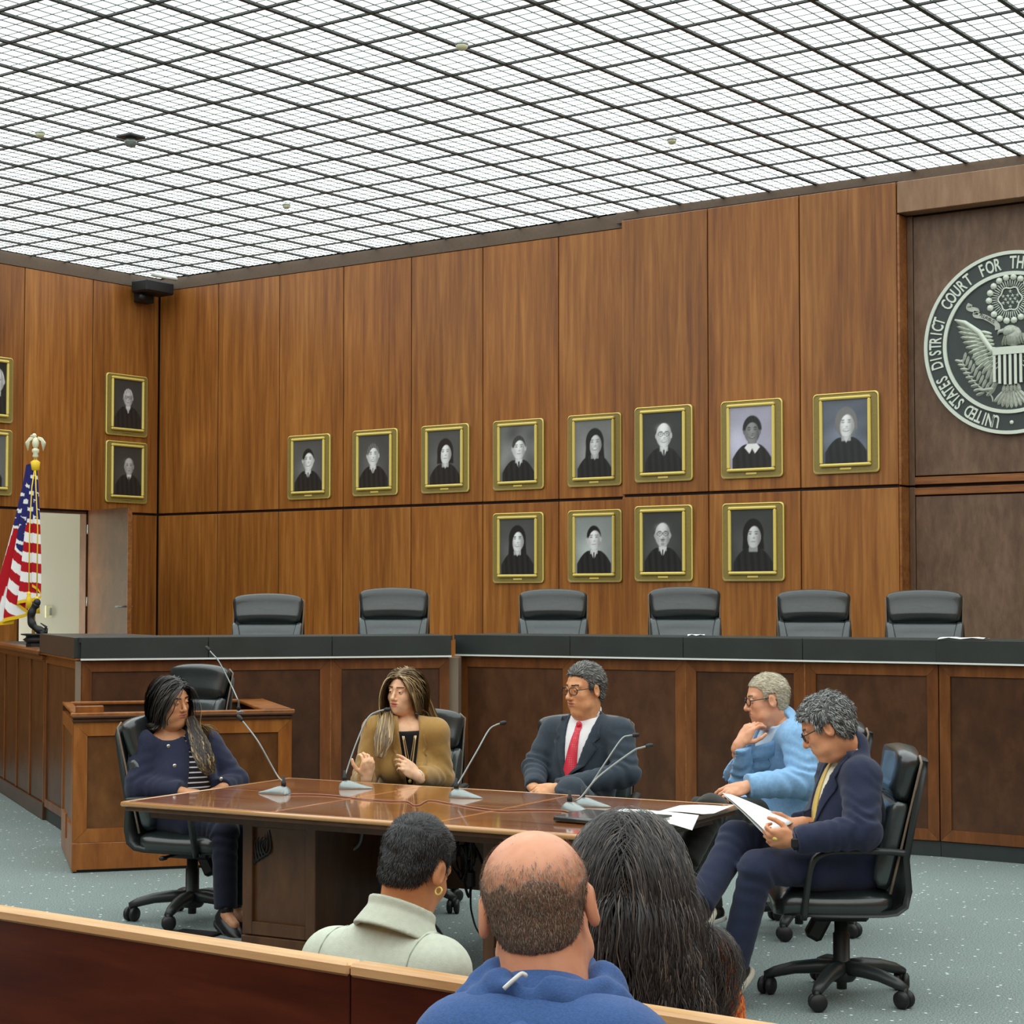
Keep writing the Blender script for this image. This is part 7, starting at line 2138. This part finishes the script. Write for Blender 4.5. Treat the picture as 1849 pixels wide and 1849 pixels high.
# ---------------------------------------------------------------- 7: man in the blue hoodie, nearest
def man_hoodie():
    c = v3((-1.697, 2.382, 1.228)); nk = v3((-1.658, 2.345, 1.071)); hn = v3((-1.669, 2.359, 1.122))
    J, F_, l = pew_joints(nk[0], nk[1] - .07, 120, .45)
    J.update(neck=nk, shl=(-1.728, 2.246, 1.025), shr=(-1.528, 2.343, 1.028), build=1.16, belly=1.3, arm=1.15)
    J['ell'] = v3(J['shl']) + F_ * .05 - UP * .28 + l * .06; J['elr'] = v3(J['shr']) + F_ * .05 - UP * .28 - l * .06
    J['wrl'] = J['ell'] + F_ * .22 - UP * .04 - l * .1; J['wrr'] = J['elr'] + F_ * .22 - UP * .04 + l * .1
    sp = dict(c=c, A=head_axes(121, -4, 7), s=1.0, heavy=1, neck=hn, jaw=1.12, wide=1.06)
    hands = [dict(w=J['wr' + s], dirn=F_ * .8 + (-l if s == 'l' else l) * .4 - UP * .2, back=UP, side=-1 if s == 'l' else 1, s=1.05, forearm=J['el' + s] * .25 + J['wr' + s] * .75) for s in 'lr']
    t = start_person('man with balding cropped head in a blue hooded top, seen from behind nearest the camera', sp, J, skin_mats(srgb(222, 160, 126), srgb(176, 106, 92), srgb(60, 50, 44)), hands)
    blue = cloth('heather_blue_jersey', srgb(60, 92, 146), noise=.14, bump=.3, nscale=220)
    jk, f, n, A = jacket(t, J, blue, .018, .022, seed=81, lapel=0, back_only=True, amp=.006, h=.0075, collar=False, name='hooded_top')
    Ft, Lt, Ut = A
    def fh(P):
        x, y, z = loc(P, n, A)
        def torus(cx, cz, rx, ry, rt, tilt, e=1.0):
            zz = z - cz - tilt * (x - cx); q = np.hypot((x - cx) / rx, y / ry); return np.hypot((q - 1) * min(rx, ry), zz * e) - rt
        d = torus(-.004, .058, .080, .086, .018, .26, .8)
        d = smin(d, torus(-.022, .036, .094, .104, .019, .46, .8), .004)
        d = smin(d, torus(-.038, .008, .108, .120, .020, .62, .8), .004)
        d = smin(d, torus(-.052, -.026, .120, .136, .022, .74, .8), .005)
        hang = ell((x, y, z), (-.140, .012, -.085), (.050, .115, .090))
        d = smin(d, hang, .014)
        d = d + .0040 * np.sin(y * 60 + 90 * x + 4 * nz((x, y, z), 16, 88)) + .0085 * np.sin(55 * (np.abs(y - .01) * .9 + .9 * z) + 3 * nz((x, y, z), 14, 83)) * np.exp(-((x + .12) / .10) ** 2) + .003 * nz((x, y, z), 45, 84)
        return d
    V, F = surfnet(fh, n - .30, n + .27, .006); hd = mesh_obj('hood', V, F, blue, jk, None, True)
    # pale drawstring loop lying on the hood
    pts = np.array([n + Lt * a - Ft * b + Ut * z for a, b, z in ((.020, .060, .105), (.022, .085, .103), (.026, .100, .090), (.034, .110, .070), (.046, .116, .052))])
    for _ in range(5):
        d, g = grad(fh, pts); pts = pts - g * (d - .004)[:, None]
    mb = MB(); mb.tube(spline([tuple(q) for q in pts], 5), .0036, 7); mb.build('neck_tape', MAT['strip'], jk)
    trousers(t, J, cloth('denim', srgb(50, 58, 76)), h=.014)
    for s in 'lr': shoe(t, J['an' + s], J['to' + s], black_shoe, MAT['black'])
    # cropped hair round the back and sides, bare crown
    hm = hairmats(srgb(112, 96, 80), srgb(74, 62, 54), srgb(164, 152, 134))
    line = lambda x, a: np.interp(x, [-.13, -.085, -.055, -.036, -.028, .016, .020, .030, .036, .060, .080, .13], [-.062, -.060, -.052, -.03, .034, .034, -.01, .0, .045, .075, .095, .11])
    cut = lambda x, y, z: sph((x, y * 1.0, z), (.005, -.004, .150), .088) + .006 * nz((x, y, z), 60, 5)
    fsh, (V, F) = hair_shell(sp, line, (.0028, .0022, .003), amp=.0006, seed=82, cut=None)
    stub, nt, b = new_mat('stubble_over_skin'); tc = N(nt, 'ShaderNodeTexCoord'); no = N(nt, 'ShaderNodeTexNoise', inp={'Scale': 420.0, 'Detail': 3.0}); nt.links.new(tc.outputs['Object'], no.inputs['Vector'])
    rp = N(nt, 'ShaderNodeValToRGB'); rp.color_ramp.elements[0].position = .38; rp.color_ramp.elements[0].color = srgb(98, 80, 66); rp.color_ramp.elements[1].position = .62; rp.color_ramp.elements[1].color = srgb(168, 124, 98)
    nt.links.new(no.outputs['Fac'], rp.inputs['Fac']); nt.links.new(rp.outputs['Color'], b.inputs['Base Color']); b.inputs['Roughness'].default_value = .6
    fc_, (Vc, Fc) = hair_shell(sp, line, (.0020, .0016, .0022), amp=.0005, seed=82, cut=lambda x, y, z: sph((x, y, z), (-.045, -.004, .128), .104) + .016 * nz((x, y, z), 70, 5))
    o = mesh_obj('hair', Vc, Fc, stub, t, None, True)
    def keep(q, rs):
        d = np.sqrt((q[:, 0] + .045) ** 2 + (q[:, 1] + .004) ** 2 + (q[:, 2] - .128) ** 2) - .074
        return rs.random(len(q)) < np.clip((d + .010) / .075, 0.02, 1) ** 1.1
    fibres(sp, fsh, V, 26000, comb_down, .0065, .0022, .00042, hm, o, 83, [.42, .34, .24], keep)
man_hoodie()

# ---------------------------------------------------------------- 8: woman with long dark wavy hair on the pew
def woman_long():
    c = v3((-2.256, 3.519, 1.096)); nk = v3((-2.249, 3.555, 0.974))
    J, F_, l = pew_joints(nk[0] + .02, nk[1] - .05, 116)
    J.update(neck=nk, shl=(-2.387, 3.534, 0.881), shr=(-2.129, 3.598, 0.893), build=.98, belly=1.1, arm=1.12)
    J['ell'] = v3(J['shl']) + F_ * .04 - UP * .27 + l * .02; J['elr'] = v3(J['shr']) + F_ * .03 - UP * .27 - l * .06
    J['wrl'] = J['ell'] + F_ * .20 - UP * .06 - l * .1; J['wrr'] = J['elr'] + F_ * .20 - UP * .06 + l * .1
    sp = dict(c=c, A=head_axes(116, -16, 3), s=.98, fem=1, neck=nk, jaw=.95)
    hands = [dict(w=J['wr' + s], dirn=F_ * .7 + (-l if s == 'l' else l) * .5 - UP * .2, back=UP, side=-1 if s == 'l' else 1, s=.93, forearm=J['el' + s] * .25 + J['wr' + s] * .75) for s in 'lr']
    t = start_person('woman with long dark wavy hair over an orange patterned top, seen from behind', sp, J, skin_mats(srgb(206, 146, 104), srgb(172, 100, 86), srgb(30, 26, 24)), hands)
    m, nt, b = new_mat('orange_print'); tc = N(nt, 'ShaderNodeTexCoord'); no = N(nt, 'ShaderNodeTexNoise', inp={'Scale': 55.0, 'Detail': 3.0, 'Distortion': 1.5}); nt.links.new(tc.outputs['Object'], no.inputs['Vector'])
    rp = N(nt, 'ShaderNodeValToRGB'); e = rp.color_ramp.elements; e[0].position = .36; e[0].color = srgb(186, 48, 14); e[1].position = .64; e[1].color = srgb(250, 170, 60); e.new(.5).color = srgb(240, 104, 22)
    nt.links.new(no.outputs['Fac'], rp.inputs['Fac']); nt.links.new(rp.outputs['Color'], b.inputs['Base Color']); b.inputs['Roughness'].default_value = .85
    jk, f, n, A = jacket(t, J, m, .012, .020, seed=91, lapel=0, back_only=True, amp=.005, h=.008, collar=False, name='orange_top')
    trousers(t, J, cloth('black_trousers', srgb(30, 30, 32)), h=.014)
    for s in 'lr': shoe(t, J['an' + s], J['to' + s], black_shoe, MAT['black'])
    hm = hairmats(srgb(46, 42, 40), srgb(28, 26, 26), srgb(80, 74, 70), srgb(112, 98, 86))
    Ah = sp['A']
    line = lambda x, a: np.interp(x, [-.13, -.05, .0, .025, .055, .08, .10], [-.14, -.13, -.11, -.03, .05, .08, .10])
    ff, (V, F) = hair_shell(sp, line, (.022, .020, .014), seed=92, amp=.003)
    # solid mass under the strands
    low = n - A[2] * .30 - A[0] * .150
    def fm(P):
        d = cap(P, c - UP * .01 - FW * .03, n - A[0] * .085 - A[2] * .02, .085, .105)
        d = smin(d, ell(P, n - A[2] * .13 - A[0] * .115, (.055, .165, .19), A), .06)
        d = smin(d, ell(P, n - A[2] * .26 - A[0] * .135, (.045, .175, .13), A), .05)
        x, y, z = loc(P, n, A)
        return d + .005 * np.sin(y * 190 + 5 * nz((x, y, z), 10, 95)) + .004 * nz((x, y, z), 50, 94)
    Vm, Fm = surfnet(fm, np.minimum(n, c) - .42, np.maximum(n, c) + .25, .007)
    Va, Fa, _ = merge([(V, F, 0), (Vm, Fm, 0)])
    o = mesh_obj('hair', Va, Fa, hm[1], t, None, True)
    T = torso_fn(J, .02)[0]
    sdf = lambda P: np.minimum(np.minimum(ell(loc(P, c, Ah), (-.012, 0, .035), (.112, .092, .092)), T(P)), fm(P))
    rs = np.random.default_rng(17); k = rs.integers(0, len(V), 9000); p = V[k]; q = (p - c) @ Ah.T
    p = p[(q[:, 2] > -.06)]; q = q[(q[:, 2] > -.06)]
    side = q[:, 1:2] + rs.normal(0, .02, (len(q), 1))
    d0 = np.concatenate([-.6 * np.ones((len(q), 1)), np.sign(side) * .75, .0 * np.ones((len(q), 1))], 1) @ Ah
    tgt = n - A[2] * .50 - A[0] * (.15 + .04 * rs.random((len(q), 1))) + A[1] * (side * 2.1)
    def field(pp, s):
        g = tgt - pp; g /= np.linalg.norm(g, axis=1, keepdims=True) + .02
        return g + np.array([0, 0, -.35])
    P = flow(p, d0, sdf, 30, .0185, field, .020, (.0095, 70), 18, .26)
    h2 = ribbons('long_strands', P, ribbon_widths(P, c - UP * .2 + FW * .1, .00085, rs), hm, o, rs.choice(4, len(P), p=[.42, .30, .18, .10])); h2['kind'] = 'stuff'
woman_long()
